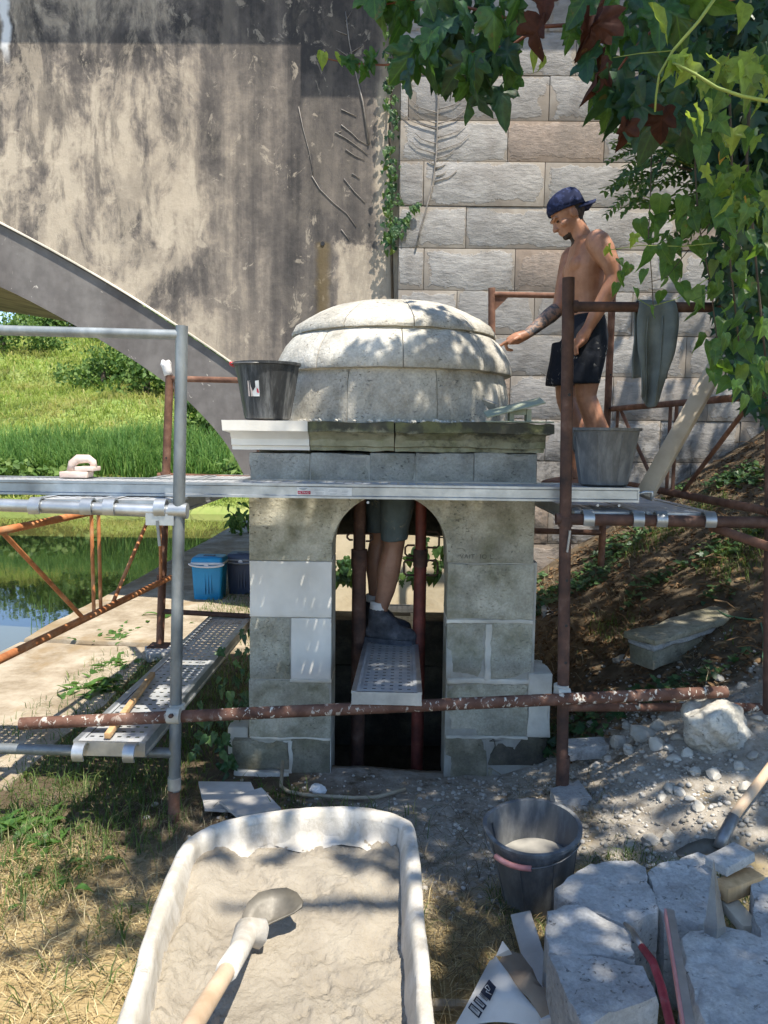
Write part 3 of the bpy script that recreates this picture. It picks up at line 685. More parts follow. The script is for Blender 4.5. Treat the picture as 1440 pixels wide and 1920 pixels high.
# graffiti scratched on the right haunch
def text_mesh(txt, size, name, mat, loc, rot, parent, shear=0, depth=.002, spacing=1.0):
    cu = bpy.data.curves.new(name, 'FONT'); cu.body = txt; cu.size = size; cu.extrude = depth / 2; cu.align_x = 'LEFT'; cu.shear = shear; cu.space_character = spacing
    ob = bpy.data.objects.new(name + '_c', cu); COL.objects.link(ob)
    dg = bpy.context.evaluated_depsgraph_get(); me = bpy.data.meshes.new_from_object(ob.evaluated_get(dg))
    bpy.data.objects.remove(ob, do_unlink=True); bpy.data.curves.remove(cu)
    me.transform(Matrix.Translation(loc) @ rot.to_4x4()); me.materials.clear(); me.materials.append(M[mat])
    o = bpy.data.objects.new(name, me); link(o)
    if parent is not None: o.parent = parent; o.location = -wloc(parent)
    return o
RF = Matrix.Rotation(math.pi / 2, 3, 'X')
x_, z_ = K(862, 1047); text_mesh('VAIT  IO L.', .030, 'carved_letters', 'engrave', (x_, KY0 - .0012, z_), RF, kiosk, 0, .003, 1.15)
# cornice: one new white block, two old mossy blocks
CORN = [(0, 0), (.0, .018), (.018, .022), (.022, .05), (.05, .075), (.085, .088), (.088, .135)]     # (outward, up) from the frieze
def cornice(px0, px1, mat, seed, rough, endl=False, endr=False):
    x0 = at(px0, 800, 3.52).x; x1 = at(px1, 800, 3.52).x; zb = 1.573
    m_ = MB(); nseg = max(2, int((x1 - x0) / .03)); sec = []
    for i in range(nseg + 1):
        t = i / nseg; x = lerp(x0, x1, t); ring = []
        for (o_, u) in CORN:
            xx = x
            if endl and i == 0: xx = x0 + .088 - o_
            if endr and i == nseg: xx = x1 - .088 + o_
            p = Vector((xx, KY0 - o_, zb + u)); q = nzv(p, 14, seed) * rough
            if u > .1: q = q * 1.4 - Vector((0, -1, 1)) * max(0, nz(p, 9, seed + 2) - .1) * rough * 3.2
            ring.append(p + q)
        top = [Vector((xx, KY0 + .02, zb + .135)) + nzv((xx, 3, 2), 12, seed) * rough, Vector((x, KY0 + .30, zb + .133)), Vector((x, KY0 + .30, zb))]
        sec.append(ring + top)
    m_.rings(sec, True); return m_.build('cornice_block', M[mat], kiosk, auto=35)
cornice(416, 577, 'stone_new', 1, .0008, endl=True)
cornice(579, 739, 'cornice_old', 2, .006)
cornice(741, 1040, 'cornice_old', 3, .009, endr=True)
# side and rear walls, jamb linings: coursed blocks
ZC = [-.12, .24, .56, .84, 1.08, 1.40]
for s, xo in ((-1, KX0), (1, KX1)):
    for k in range(5):
        ys = [KY0 + .268, 4.2 + .12 * (k % 2), KY1 - .001]
        for a, b in zip(ys, ys[1:]):
            x0, x1 = (xo, xo + .26) if s < 0 else (xo - .26, xo)
            part_box('stone_block', x0 + .002, x1 - .002, a + g_, b - g_, ZC[k] + g_, ZC[k + 1] - g_, 'stone_old', 60 + k * 3 + s, div=.12)
    part_box('stone_block', xo if s < 0 else xo - .26, xo + .26 if s < 0 else xo, KY0 + .268, KY1, 1.405, 1.568, 'stone_grey', 80 + s, div=.12)
for k, (a, b) in enumerate(((-.3, .22), (.22, .505), (1.035, 1.40), (1.405, 1.568))):
    part_box('stone_block', KX0 + .262, KX1 - .262, KY1 - .26, KY1 - .002, a + g_, b - g_, 'stone_dark', 90 + k, div=.15)  # dark colour stands in for the unlit interior
for s in (-1, 1):
    cx = KX0 - .085 if s < 0 else KX1 + .085
    m_ = MB(); m_.prism([(KX0 - o_ if s < 0 else KX1 + o_, KY0 + .32, 1.573 + u) for o_, u in CORN] + [(KX0 + .2 if s < 0 else KX1 - .2, KY0 + .32, 1.573 + .135), (KX0 + .2 if s < 0 else KX1 - .2, KY0 + .32, 1.573)], (0, KY1 - KY0 - .3, 0))
    m_.build('cornice_block', M['cornice_old'], kiosk)
m_ = MB(); m_.box2((KX0 + .205, KY1 - .3, 1.573), (KX1 - .205, KY1 + .08, 1.705)); m_.build('cornice_block', M['cornice_old'], kiosk)
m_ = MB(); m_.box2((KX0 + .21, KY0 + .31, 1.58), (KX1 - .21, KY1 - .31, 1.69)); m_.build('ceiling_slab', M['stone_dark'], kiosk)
m_ = MB(); m_.box2((KX0 + .262, KY0 + .264, -1.3), (KX0 + .285, KY1 - .264, -.05)); m_.box2((KX1 - .285, KY0 + .264, -1.3), (KX1 - .262, KY1 - .264, -.05)); m_.build('shaft_lining', M['stone_dark'], kiosk)  # shaft sides coloured dark to imitate a pit without light
# dome: three overlapping rings of curved stones and a cap
DC = Vector((-.002, 4.265, 0))
def dome_ring(prof, n, off, seed, mat='stone_dome', gap=.0025, amp=.0028):
    for k in range(n):
        a0 = 2 * math.pi * k / n + off; a1 = a0 + 2 * math.pi / n
        m_ = MB(); na = 12; secs = []
        R0 = prof[0][0]; ga = gap / R0
        for i in range(na + 1):
            a = lerp(a0 + ga, a1 - ga, i / na); sec = []
            ed = .5 if i in (0, na) else 0
            for j, (r, z) in enumerate(prof):
                p = DC + Vector((math.sin(a) * r, -math.cos(a) * r, z))
                q = nzv(p, 8, seed) * amp + nzv(p, 26, seed) * amp * .5
                out_ = Vector((math.sin(a), -math.cos(a), 0))
                chipq = max(0., nz(p, 9, seed + 3) - .15) * .028 if (j <= 2 or i in (0, na)) else 0
                p = p + q - out_ * (ed * .004 + chipq)
                sec.append(p)
            for (r, z) in reversed(prof): 
                rr = max(r - .16, .02); sec.append(DC + Vector((math.sin(a) * rr, -math.cos(a) * rr, z - .01)))
            secs.append(sec)
        m_.rings(secs, True); m_.build('dome_stone', M[mat], kiosk, auto=40)
dome_ring([(.626, 1.712), (.630, 1.75), (.629, 1.80), (.624, 1.85), (.617, 1.90), (.606, 1.945), (.60, 1.962)], 9, rad(-20.5), 11)
dome_ring([(.622, 1.964), (.638, 1.967), (.641, 1.980), (.634, 2.02), (.612, 2.065), (.586, 2.11), (.556, 2.145), (.536, 2.16)], 9, rad(-36), 12)
dome_ring([(.536, 2.163), (.553, 2.166), (.554, 2.180), (.53, 2.215), (.475, 2.252), (.41, 2.287), (.35, 2.315), (.30, 2.33)], 10, rad(-26), 13, amp=.0045)
m_ = MB(); m_.lathe([(.005, 2.33), (.12, 2.335), (.24, 2.332), (.33, 2.318), (.345, 2.27)][::-1], (DC.x, DC.y, 0), 28)
xf(m_, lambda p: p + nzv(p, 12, 4) * .008); m_.build('dome_cap', M['mortar'], kiosk, auto=50)
m_ = MB()                                                # mortar filling the joints
m_.lathe([(.62, 1.708), (.622, 1.8), (.61, 1.9), (.592, 1.958), (.615, 1.968), (.627, 1.99), (.604, 2.06), (.53, 2.157), (.535, 2.175), (.468, 2.248), (.3, 2.32)], (DC.x, DC.y, 0), 48)
xf(m_, lambda p: p + nzv(p, 20, 4) * .004); m_.build('joint_mortar', M['mortar'], kiosk, smooth=True)
# mortar crumbs left along the cornice
random.seed(8); m_ = MB()
for i in range(60):
    px = random.uniform(560, 900); p = at(px, 786, 3.6 + random.uniform(-.07, .02)); p.z = 1.711
    s = random.uniform(.004, .013); m_.box(p, (s * random.uniform(1, 2), s * 1.4, s * random.uniform(.5, 1.2)), Euler((random.random(), random.random(), random.random() * 3)).to_matrix())
tag(m_.build('mortar_crumbs', M['mortar'], kiosk), kind='stuff')
# ------------------------------------------------------------------ scaffolding
TR = .0242
def tube_part(name, a, b, mat, par, r=TR, n=14, hollow=True):
    m_ = MB(); m_.tube([a, b], r, n, True, hollow); return m_.build(name, M[mat], par, auto=40)
def collar(p, axis_, mat, par, r=.031, h=.05, name='collar'):
    a = Vector(axis_).normalized() * h / 2; m_ = MB(); m_.tube([p - a, p + a], r, 14); return m_.build(name, M[mat], par, auto=40)
def gusset(p, du, dv, mat, par):
    m_ = MB(); u, v = Vector(du), Vector(dv); nn = u.cross(v).normalized() * .006
    m_.prism([p - nn / 2, p + u - nn / 2, p + v - nn / 2], nn); return m_.build('gusset', M[mat], par)
def holes(a, b, ts, par, r=.0065):
    a, b = Vector(a), Vector(b)
    for t in ts:
        p = a.lerp(b, t) + Vector((.004, -TR + .003, 0)); m_ = MB(); m_.tube([p, p - Vector((0, .0045, 0))], r, 10); m_.build('pin_hole', M['black'], par)

# front right frame, rusty
FY = 3.15
f1 = empty('scaffold', at(1053, 1468, FY), 'rusty scaffold frame at the right front, cloth hanging on its top rail', 'scaffold frame', 'scaffold frames')
a, b = at(1066, 521, FY), at(1053.5, 1470, FY)
tube_part('standard', a, b, 'rust_dark', f1); holes(a, b, (.58, .67, .745, .22), f1)
c, d = at(1449, 530, FY), at(1440, 1500, FY)
tube_part('standard', c, d, 'rust_dark', f1)
tube_part('top_rail', at(1066, 575, FY), at(1448, 577, FY), 'rust_dark', f1, .02)
collar(at(1078, 575, FY), (1, 0, .0), 'rust_dark', f1, .025, .02, 'weld_collar')
tube_part('ledger', at(1042, 973, FY), at(1446, 980, FY), 'rust_dark', f1, .024)
tube_part('ledger', at(1056, 1326, FY + .03), at(1443, 1326, FY + .03), 'spatter', f1, .018)
collar(at(1055, 1452, FY), (0, 0, 1), 'rust_dark', f1, .028, .16, 'base_jack')
collar(at(1060, 978, FY), (0, 0, 1), 'rust_dark', f1, .030, .04)
# wedge hanging beside the right standard
m_ = MB(); m_.box(at(1066, 1015, FY - .035), (.008, .01, .09), Matrix.Rotation(.1, 3, 'Y')); m_.build('locking_wedge', M['steel'], f1)

# rear right frame, orange brown
BY = 5.1
f2 = empty('scaffold', at(1148, 1060, BY), 'orange brown scaffold frame behind the shirtless man, against the ashlar wall', 'scaffold frame', 'scaffold frames')
tube_part('standard', at(922, 540, BY), at(922, 1120, BY), 'rust', f2, .023)
tube_part('standard', at(1148.5, 545, BY), at(1127, 1060, BY), 'rust', f2, .023)
tube_part('top_rail', at(922, 552, BY), at(1148, 556, BY), 'rust', f2, .018)
tube_part('ledger', at(925, 993, BY), at(1132, 999, BY), 'rust', f2, .019)
gusset(at(928, 556, BY), (.09, 0, 0), (0, 0, -.09), 'rust', f2); gusset(at(1143, 559, BY), (-.09, 0, 0), (0, 0, -.09), 'rust', f2)
holes(at(1148.5, 545, BY), at(1127, 1060, BY), (.3, .42, .55), f2, .006)

# lattice guard frames, between front and rear frames
def lattice(fa, fb, dz_top, dz_bot, mat, label, flip):
    """fa rear point, fb front point at the top chord; height dz"""
    e = empty('lattice_guard', Vector(fa).lerp(Vector(fb), .5) + Vector((0, 0, dz_bot)), label, 'lattice guard', 'lattice guards of the scaffold')
    P = lambda t, z: Vector(fa).lerp(Vector(fb), t) + Vector((0, 0, z))
    tube_part('chord', P(-.05, 0), P(1.02, 0), mat, e, .017); tube_part('chord', P(-.02, dz_bot), P(1.02, dz_bot), mat, e, .019)
    for t in (.485, .525): tube_part('brace_bar', P(t, 0), P(t, dz_bot), mat, e, .010, 8, False)
    tube_part('brace_bar', P(.08, 0), P(.42, dz_bot), mat, e, .011, 8, False); tube_part('brace_bar', P(.93, 0), P(.58, dz_bot), mat, e, .011, 8, False)
    tube_part('brace_bar', P(.06, 0), P(.06, dz_bot), mat, e, .010, 8, False)
    return e
lattice(at(1147, 767, BY), at(1449, 740, FY), 0, -.47, 'rust', 'orange brown lattice guard beside the leaning pale plank', 1)
# loose brace tube at the far right
m_ = MB(); m_.tube([at(1335, 988, 3.2), at(1475, 1037, 2.85)], .019, 12, True, True)
tag(m_.build('brace_tube', M['rust'], auto=40), 'pinkish brown brace tube sloping off to the right under the deck', 'tube')

# front left frame, galvanised
LY = 3.0
f3 = empty('scaffold', at(326, 1540, LY), 'grey galvanised scaffold frame at the left front with a rusty foot', 'scaffold frame', 'scaffold frames')
a, b = at(341, 611, LY), at(327, 1482, LY)
tube_part('standard', a, b, 'galv_dull', f3, .0235)
tube_part('standard', at(-40, 600, LY), at(-52, 1540, LY), 'galv_dull', f3, .0235)
tube_part('top_rail', at(-45, 618, LY), at(338, 628, LY), 'galv_dull', f3, .0195)
tube_part('ledger', at(-48, 945, LY), at(345, 960, LY), 'galv', f3, .0255)
tube_part('ledger', at(-50, 1402, LY), at(328, 1412, LY), 'galv_dull', f3, .0215)
collar(at(335, 958, LY), (1, 0, .0), 'galv', f3, .031, .07)
collar(at(329, 1335, LY), (0, 0, 1), 'galv_dull', f3, .028, .05); collar(at(327, 1468, LY), (0, 0, 1), 'galv', f3, .027, .05)
tube_part('base_jack', at(327, 1474, LY), at(325, 1552, LY), 'rust_dark', f3, .0235)
m_ = MB(); m_.box(at(300, 974, LY - .02), (.11, .012, .045)); m_.build('locking_plate', M['galv'], f3)
m_ = MB(); m_.box(at(297, 1000, LY - .03), (.009, .01, .10), Matrix.Rotation(-.08, 3, 'Y')); m_.build('locking_wedge', M['galv_dull'], f3)

# rear left frame, rusty
GY = 4.9
f4 = empty('scaffold', at(300, 1212, GY), 'rusty scaffold frame at the left rear with a white glove on top', 'scaffold frame', 'scaffold frames')
tube_part('standard', at(318, 704, GY), at(300, 1206, GY), 'rust', f4, .0255); holes(at(318, 704, GY), at(300, 1206, GY), (.3, .36, .52, .6), f4, .006)
tube_part('standard', at(492, 704, GY), at(480, 1206, GY), 'rust', f4, .0255)
tube_part('top_rail', at(318, 710, GY), at(492, 714, GY), 'rust', f4, .019); gusset(at(326, 716, GY), (.06, 0, 0), (0, 0, -.08), 'rust', f4)
tube_part('ledger', at(296, 892, GY), at(486, 898, GY), 'rust', f4, .02); collar(at(311, 892, GY), (0, 0, 1), 'rust', f4, .033, .05)
tube_part('ledger', at(303, 1146, GY), at(482, 1156, GY), 'rust_dark', f4, .017); collar(at(303, 1085, GY), (0, 0, 1), 'rust', f4, .03, .05)
m_ = MB(); p = at(299, 1210, GY); m_.box(p, (.13, .13, .008)); m_.build('base_plate', M['rust_dark'], f4)
ltop = at(312, 921, GY); lfr = at(-45, 1003, LY)
zt = lfr.z; A_ = Vector((ltop.x, GY, zt)); B_ = Vector((lfr.x + .02, LY, zt)); zb = at(308, 1085, GY).z
lattice(A_, B_, 0, zb - zt, 'orange', 'bright orange lattice guard over the water on the left', -1)

# couplers and the long spattered tie tube
tt = empty('tie_tube', at(700, 1325, 3.0), 'long rusty tie tube spattered with mortar across the front of the well house', 'scaffold tube')
ta, tb = at(38, 1357, LY - .055), at(1362, 1297, FY - .055)
tube_part('tube', ta, tb, 'spatter', tt, .0245)
for px, py, Y in ((326, 1342, LY - .05), (1057, 1304, FY - .05)):
    m_ = MB(); p = at(px, py, Y); m_.tube([p + Vector((-.025, 0, 0)), p + Vector((.025, 0, 0))], .031, 12); m_.tube([p + Vector((0, .05, -.03)), p + Vector((0, .05, .03))], .032, 12)
    m_.build('coupler', M['mortar'], tt, auto=40)
    m_ = MB(); m_.tube([p + Vector((.0, -.03, .012)), p + Vector((.0, -.05, .016))], .009, 6); m_.build('bolt', M['rust_dark'], tt)

# ------------------------------------------------------------------ perforated steel decks
def perforated(L, W, nl, nw, th=.06, lip=.035, slot=(.45, .24), z=0.):
    """local x along the length 0..L, y across -W/2..W/2, top at z=0; real slots in the tread"""
    m_ = MB(); cl, cw = (L - .06) / nl, (W - 2 * lip) / nw; Vv = []; Ff = []
    def quad(a, b, c, d): n_ = len(Vv); Vv.extend([a, b, c, d]); Ff.append((n_, n_ + 1, n_ + 2, n_ + 3))
    quad((0, -W / 2, 0), (L, -W / 2, 0), (L, -W / 2 + lip, 0), (0, -W / 2 + lip, 0)); quad((0, W / 2 - lip, 0), (L, W / 2 - lip, 0), (L, W / 2, 0), (0, W / 2, 0))
    quad((0, -W / 2 + lip, 0), (.03, -W / 2 + lip, 0), (.03, W / 2 - lip, 0), (0, W / 2 - lip, 0)); quad((L - .03, -W / 2 + lip, 0), (L, -W / 2 + lip, 0), (L, W / 2 - lip, 0), (L - .03, W / 2 - lip, 0))
    for i in range(nl):
        for j in range(nw):
            x0 = .03 + i * cl; y0 = -W / 2 + lip + j * cw; x1, y1 = x0 + cl, y0 + cw
            sx, sy = cl * (1 - slot[1]) / 2, cw * (1 - slot[0]) / 2
            n_ = len(Vv); zz = -.004
            Vv.extend([(x0, y0, zz), (x1, y0, zz), (x1, y1, zz), (x0, y1, zz), (x0 + sx, y0 + sy, zz), (x1 - sx, y0 + sy, zz), (x1 - sx, y1 - sy, zz), (x0 + sx, y1 - sy, zz)])
            Ff += [(n_, n_ + 1, n_ + 5, n_ + 4), (n_ + 1, n_ + 2, n_ + 6, n_ + 5), (n_ + 2, n_ + 3, n_ + 7, n_ + 6), (n_ + 3, n_, n_ + 4, n_ + 7)]
    m_.add(Vv, Ff)
    s_ = MB()
    for s in (-1, 1):                                     # C-shaped side rails
        y = s * W / 2
        pr = [(y, .0005), (y, -.009), (y - s * .006, -.013), (y - s * .006, -th + .013), (y, -th + .009), (y, -th), (y - s * .03, -th), (y - s * .03, -th + .004), (y - s * .004 - s * .006, -th + .006), (y - s * .010, -.006), (y - s * .02, -.0065), (y - s * .02, .0005)]
        s_.rings([[(0, a_, b_) for a_, b_ in pr], [(L, a_, b_) for a_, b_ in pr]], True)
    e_ = MB()
    for x in (0, L): e_.box((x, 0, -th / 2), (.006, W - .004, th - .004))
    return m_, s_, e_
def deck(origin, ang, L, W, nl, nw, label, pitch=0., th=.06, hooks=True, group='perforated steel decks', mats=('deck', 'galv'), slot=(.45, .24)):
    R = Matrix.Rotation(ang, 3, 'Z') @ Matrix.Rotation(pitch, 3, 'Y'); o_ = Vector(origin)
    e = empty('scaffold_deck', o_, label, 'scaffold deck', group)
    t_, s_, c_ = perforated(L, W, nl, nw, th, slot=slot)
    fn = lambda p: o_ + R @ p
    xf(t_, fn).build('tread', M[mats[0]], e)
    nh = len(s_.v) // 2
    for k in (0, 1):
        q = MB(); q.v = s_.v[k * nh:(k + 1) * nh]; q.f = [tuple(i - k * nh for i in f) for f in s_.f if (f[0] >= nh) == bool(k)]; q.m = [0] * len(q.f)
        xf(q, fn).build('side_rail', M[mats[1]], e)
    for k in (0, 1):
        q = MB(); q.v = c_.v[k * 8:k * 8 + 8]; q.f = [tuple(i - k * 8 for i in f) for f in c_.f if (f[0] >= 8) == bool(k)]; q.m = [0] * len(q.f)
        xf(q, fn).build('end_plate', M[mats[1]], e)
    if hooks:
        for s in (-1, 1):
            q = MB(); c = Vector((-.034, s * (W / 2 - .045), -.030)); rr = .033
            arc = [(c.x + rr * math.cos(a), c.z + rr * math.sin(a)) for a in [rad(30 + 190 * i / 8) for i in range(9)]]
            arc2 = [(c.x + (rr + .007) * math.cos(a), c.z + (rr + .007) * math.sin(a)) for a in [rad(30 + 190 * i / 8) for i in range(9)]]
            poly = arc + arc2[::-1]
            q.rings([[(x, c.y - .022, z) for x, z in poly], [(x, c.y + .022, z) for x, z in poly]], True)
            xf(q, fn).build('hook', M[mats[1]], e, auto=50)
    return e
ZD = 1.352
zl = at(200, 953, LY).z + .031; zr = at(1200, 975, FY).z + .031
hp2 = math.pi / 2
for (p0, p1, lab) in ((60, 175, 'outer left steel deck running back from the galvanised ledger, pink float on it'), (198, 312, 'inner left steel deck running back beside the well house')):
    x0, x1 = at(p0, 950, LY).x, at(p1, 950, LY).x
    deck(((x0 + x1) / 2, LY + .036, zl), hp2, 1.95, x1 - x0 + .05, 34, 5, lab)
for (p0, p1, lab) in ((1092, 1203, 'inner right steel deck under the shirtless man'), (1228, 1337, 'outer right steel deck under the foot of the leaning pale plank')):
    x0, x1 = at(p0, 975, FY).x, at(p1, 975, FY).x
    deck(((x0 + x1) / 2, FY + .036, zr), hp2, 1.93, x1 - x0 + .05, 34, 5, lab)
# long front deck laid across
fx0 = at(-70, 925, 3.22).x; fx1 = at(1197, 945, 3.22).x; zf = max(zl, zr) + .0605
fd = deck((fx0, 3.37, zf), 0., fx1 - fx0, .30, 70, 6, 'long steel deck laid across the front of the well house with a maker sticker', hooks=False)
m_ = MB(); hk = Vector((fx1, 3.26, zf - .03))
m_.tube([hk, hk + Vector((.04, 0, .012)), hk + Vector((.068, 0, .012)), hk + Vector((.068, 0, -.02))], .007, 8); m_.build('hook', M['galv'], fd, smooth=True)
for px in (690, 1120, 1160, 250):
    p = at(px, 942 + (px - 690) * .012, 3.226); m_ = MB(); m_.tube([p, p - Vector((0, .006, 0))], .006, 8); m_.build('rivet', M['galv'], fd)
st = at(608, 938.5, 3.2205); st.z = zf - .031; w_ = .1045 * 3.22 / 1.442 * .98
m_ = MB(); m_.box((st.x, 3.2225, st.z), (.232, .0016, .034)); stk = m_.build('maker_sticker', M['ink_white'], fd)
m_ = MB(); m_.box((st.x - .085, 3.2212, st.z - .0055), (.054, .0012, .014)); m_.build('red_panel', M['ink_red'], stk)
m_ = MB(); m_.prism([(st.x - .108, 3.2212, st.z + .0135), (st.x - .07, 3.2212, st.z + .0135), (st.x - .078, 3.2212, st.z + .008), (st.x - .089, 3.2212, st.z + .005), (st.x - .1, 3.2212, st.z + .008)], (0, -.001, 0)); m_.build('bird_emblem', M['ink_grey'], stk)
text_mesh('ALTRAD', .0125, 'sticker_text', 'ink_white', (st.x - .110, 3.2205, st.z - .0095), RF, stk, 0, .001, 1.0)
for k in range(7):
    for cx, wd in ((-.02, .05), (.036, .04), (.085, .03)):
        if (k * 3 + int(cx * 100)) % 4 == 3: continue
        m_ = MB(); m_.box((st.x + cx + random.uniform(-.003, .003), 3.2212, st.z + .012 - k * .004), (wd * random.uniform(.6, 1), .0008, .0012)); m_.build('printed_line', M['ink_grey'], stk)
# the deck inside the doorway and the lower left deck
p0 = at(725, 1297, 3.0); pe = Vector((at(740, 1132, 5.25).x, 5.25, at(740, 1133, 5.25).z))
dv = pe - p0
deck(p0, math.atan2(dv.y, dv.x), dv.length, .285, 40, 6, 'pale steel deck running through the doorway under the work boot', -math.asin(dv.z / dv.length), th=.055, hooks=False, slot=(.4,.18))
q0 = gnd(205, 1390, .455); q1 = gnd(432, 1156, .455); dv = q1 - q0
deck(q0, math.atan2(dv.y, dv.x), dv.length, .285, 38, 6, 'low steel deck on the left with a wooden batten lying on it', 0., hooks=True, slot=(.45,.22))
m_ = rbox_mesh(-.012, .012, 0, .78, 0, .022, .002, .0006, 9, 1, .2)
b0, b1 = Vector((at(200, 1412, 2.86).x, 2.87, .462)), gnd(270, 1284, .478)
an = math.atan2(b1.y - b0.y, b1.x - b0.x) - hp2
xf(m_, lambda p: b0 + Matrix.Rotation(an, 3, 'Z') @ p)
tag(m_.build('wooden_batten', M['wood'], auto=40), 'thin pine batten lying on the low steel deck', 'batten')

# ------------------------------------------------------------------ steel props inside the doorway
def prop(px, Y, mat, label, ztop=1.58, r=.033, py=1000, handles=()):
    p = at(px, py, Y); e = empty('steel_prop', (p.x, Y, -1.2), label, 'prop', 'steel props in the doorway')
    m_ = MB(); m_.tube([(p.x, Y, -1.25), (p.x, Y, at(px, 1062, Y).z)], r, 14, True, True); m_.build('outer_tube', M[mat], e, auto=40)
    m_ = MB(); m_.tube([(p.x, Y, at(px, 1066, Y).z), (p.x, Y, ztop - .008)], r * .86, 14); m_.build('inner_tube', M[mat], e, auto=40)
    m_ = MB(); m_.tube([(p.x, Y, at(px, 1062, Y).z), (p.x, Y, at(px, 1030, Y).z)], r * 1.15, 14); m_.build('screw_collar', M['rust_dark'], e, auto=40)
    m_ = MB(); m_.box((p.x, Y, ztop - .004), (.12, .12, .008)); m_.build('head_plate', M[mat], e)
    for (hx, hy0, hy1, w) in handles:
        z0, z1 = at(px, hy1, Y).z, at(px, hy0, Y).z; m_ = MB(); s = 1 if w > 0 else -1
        x0 = p.x + s * r * .9; x1 = x0 + w
        m_.tube([(x0, Y - .01, z1), (x1 - s * .012, Y - .01, z1), (x1, Y - .01, z1 - .012), (x1, Y - .01, z0 + .012), (x1 - s * .012, Y - .01, z0), (x0, Y - .01, z0)], .0055, 7); m_.build('handle', M['rust_dark'], e, smooth=True)
    return e
prop(674, 3.98, 'rust_dark', 'dark steel prop standing left of the worker\'s legs in the doorway', handles=((0, 1000, 1012, -.03), (0, 1000, 1014, .035)), r=.037)
prop(789, 3.95, 'red_paint', 'red painted steel prop standing right of the worker\'s legs in the doorway', handles=((0, 996, 1026, .065), (0, 1050, 1078, .06), (0, 1050, 1078, -.055), (0, 1022, 1042, -.05)))
# ------------------------------------------------------------------ buckets
def bucket(name, c, r0, r1, h, mat, label, tilt=None, handle=None, hmat='red_plastic', fill=None, spout=None):
    e = empty(name, c, label, 'bucket', 'black builders buckets')
    R = tilt or Matrix.Identity(3); c = Vector(c); fn = lambda p: c + R @ p
    def rr(a): return 1.0 + (.07 * max(0, math.cos(a - spout)) ** 14 if spout is not None else 0)
    def wall(prof, n=36):
        m_ = MB(); m_.rings([[(r * (rr(2 * math.pi * k / n) if z > h * .8 else 1) * math.cos(2 * math.pi * k / n), r * (rr(2 * math.pi * k / n) if z > h * .8 else 1) * math.sin(2 * math.pi * k / n), z) for k in range(n)] for r, z in prof], True); return m_
    t = .005
    body = wall([(r0 - .01, .0), (r0, .006), (lerp(r0, r1, .5), h * .5), (r1 - .004, h - .03), (r1 - .002, h - .014), (r1 + .008, h - .012), (r1 + .009, h), (r1 - t, h), (r1 - t - .003, h - .03), (lerp(r0, r1, .5) - t, h * .5), (r0 - t, .02)])
    xf(body, fn).build('shell', M[mat], e, auto=45)
    for k in range(8):                                   # stiffening ribs on the shell
        a = 2 * math.pi * (k + .35) / 8; m_ = MB()
        m_.tube([(math.cos(a) * (r0 + .001), math.sin(a) * (r0 + .001), .02), (math.cos(a) * (r1 - .005), math.sin(a) * (r1 - .005), h - .03)], .0035, 6); xf(m_, fn).build('rib', M[mat], e)
    if fill is not None:
        rf = lerp(r0, r1, fill) - t - .001; m_ = MB(); m_.lathe([(.004, h * fill), (rf * .5, h * fill + .002), (rf, h * fill)], (0, 0, 0), 28); xf(m_, fn).build('slurry', M['bucket_in'], e, smooth=True)
    if handle:
        a0, drop = handle                                 # bail hinge azimuth and lie angle
        m_ = MB(); pts = []
        ax = Vector((math.cos(a0), math.sin(a0), 0)); pe = Vector((-math.sin(a0), math.cos(a0), 0))
        for i in range(17):
            t_ = math.pi * i / 16; q = ax * math.cos(t_) * (r1 + .012) + (pe * math.cos(drop) + Vector((0, 0, 1)) * math.sin(drop)) * math.sin(t_) * (r1 + .02)
            pts.append(q + Vector((0, 0, h - .012)))
        m_.tube(pts, .0028, 7); xf(m_, fn).build('bail', M['wire'], e, smooth=True)
        m_ = MB(); m_.tube(pts[6:11], .0095, 10); xf(m_, fn).build('grip', M[hmat], e, smooth=True)
    return e
bc = at(502, 783, 3.63); bc.z = 1.7125
b1 = bucket('builders_bucket', bc, .106, .148, .262, 'bucket_a', 'black bucket streaked with lime on the white cornice corner', handle=(rad(85), rad(2)), spout=rad(170))
px_ = at(468, 728, 3.5)
for k, (poly, mt) in enumerate((([(464, 714), (468, 713), (470, 724), (476, 738), (474, 743), (466, 743)], 'float'), ([(478, 714), (485, 713), (487, 743), (475, 743), (473, 736), (479, 725)], 'ink_white'), ([(481, 727), (484, 729), (486, 737), (482, 736)], 'ink_red'))):
    Yb = 3.498 - .0008 * k
    m_ = MB(); pts = []
    for (x, y) in poly:
        # wrap on the shell: find the depth where the ray meets the cone
        lo, hi = 3.40, 3.62
        best = None
        for i in range(120):
            Y = lerp(lo, hi, i / 119); p = at(x, y, Y); rloc = lerp(.106, .148, (p.z - bc.z) / .262)
            if math.hypot(p.x - bc.x, p.y - bc.y) <= rloc + .0015 + .0006 * k: best = p; break
        pts.append(best or at(x, y, 3.5))
    m_.prism(pts, (0, .0004, 0)); m_.build('torn_sticker', M[mt], b1)
c = at(1130, 931, 3.4); c.z = zf + .001
bucket('builders_bucket', c, .105, .146, .25, 'bucket_b', 'limed grey black bucket on the right end of the long deck', handle=(rad(20), rad(-62)), hmat='black')
c = gnd(1014, 1722, H(.5, 2.35) + .005); c = Vector((at(1010, 1575, 2.5).x, 2.5, H(.48, 2.5)))
bucket('builders_bucket', c, .11, .152, .30, 'bucket_b', 'tilted black bucket with a faded pink grip on the ground by the stone pile', tilt=Matrix.Rotation(rad(-5), 3, 'Y') @ Matrix.Rotation(rad(6), 3, 'X'), handle=(rad(-35), rad(-170)), hmat='pink_plastic', fill=.55, spout=rad(160))

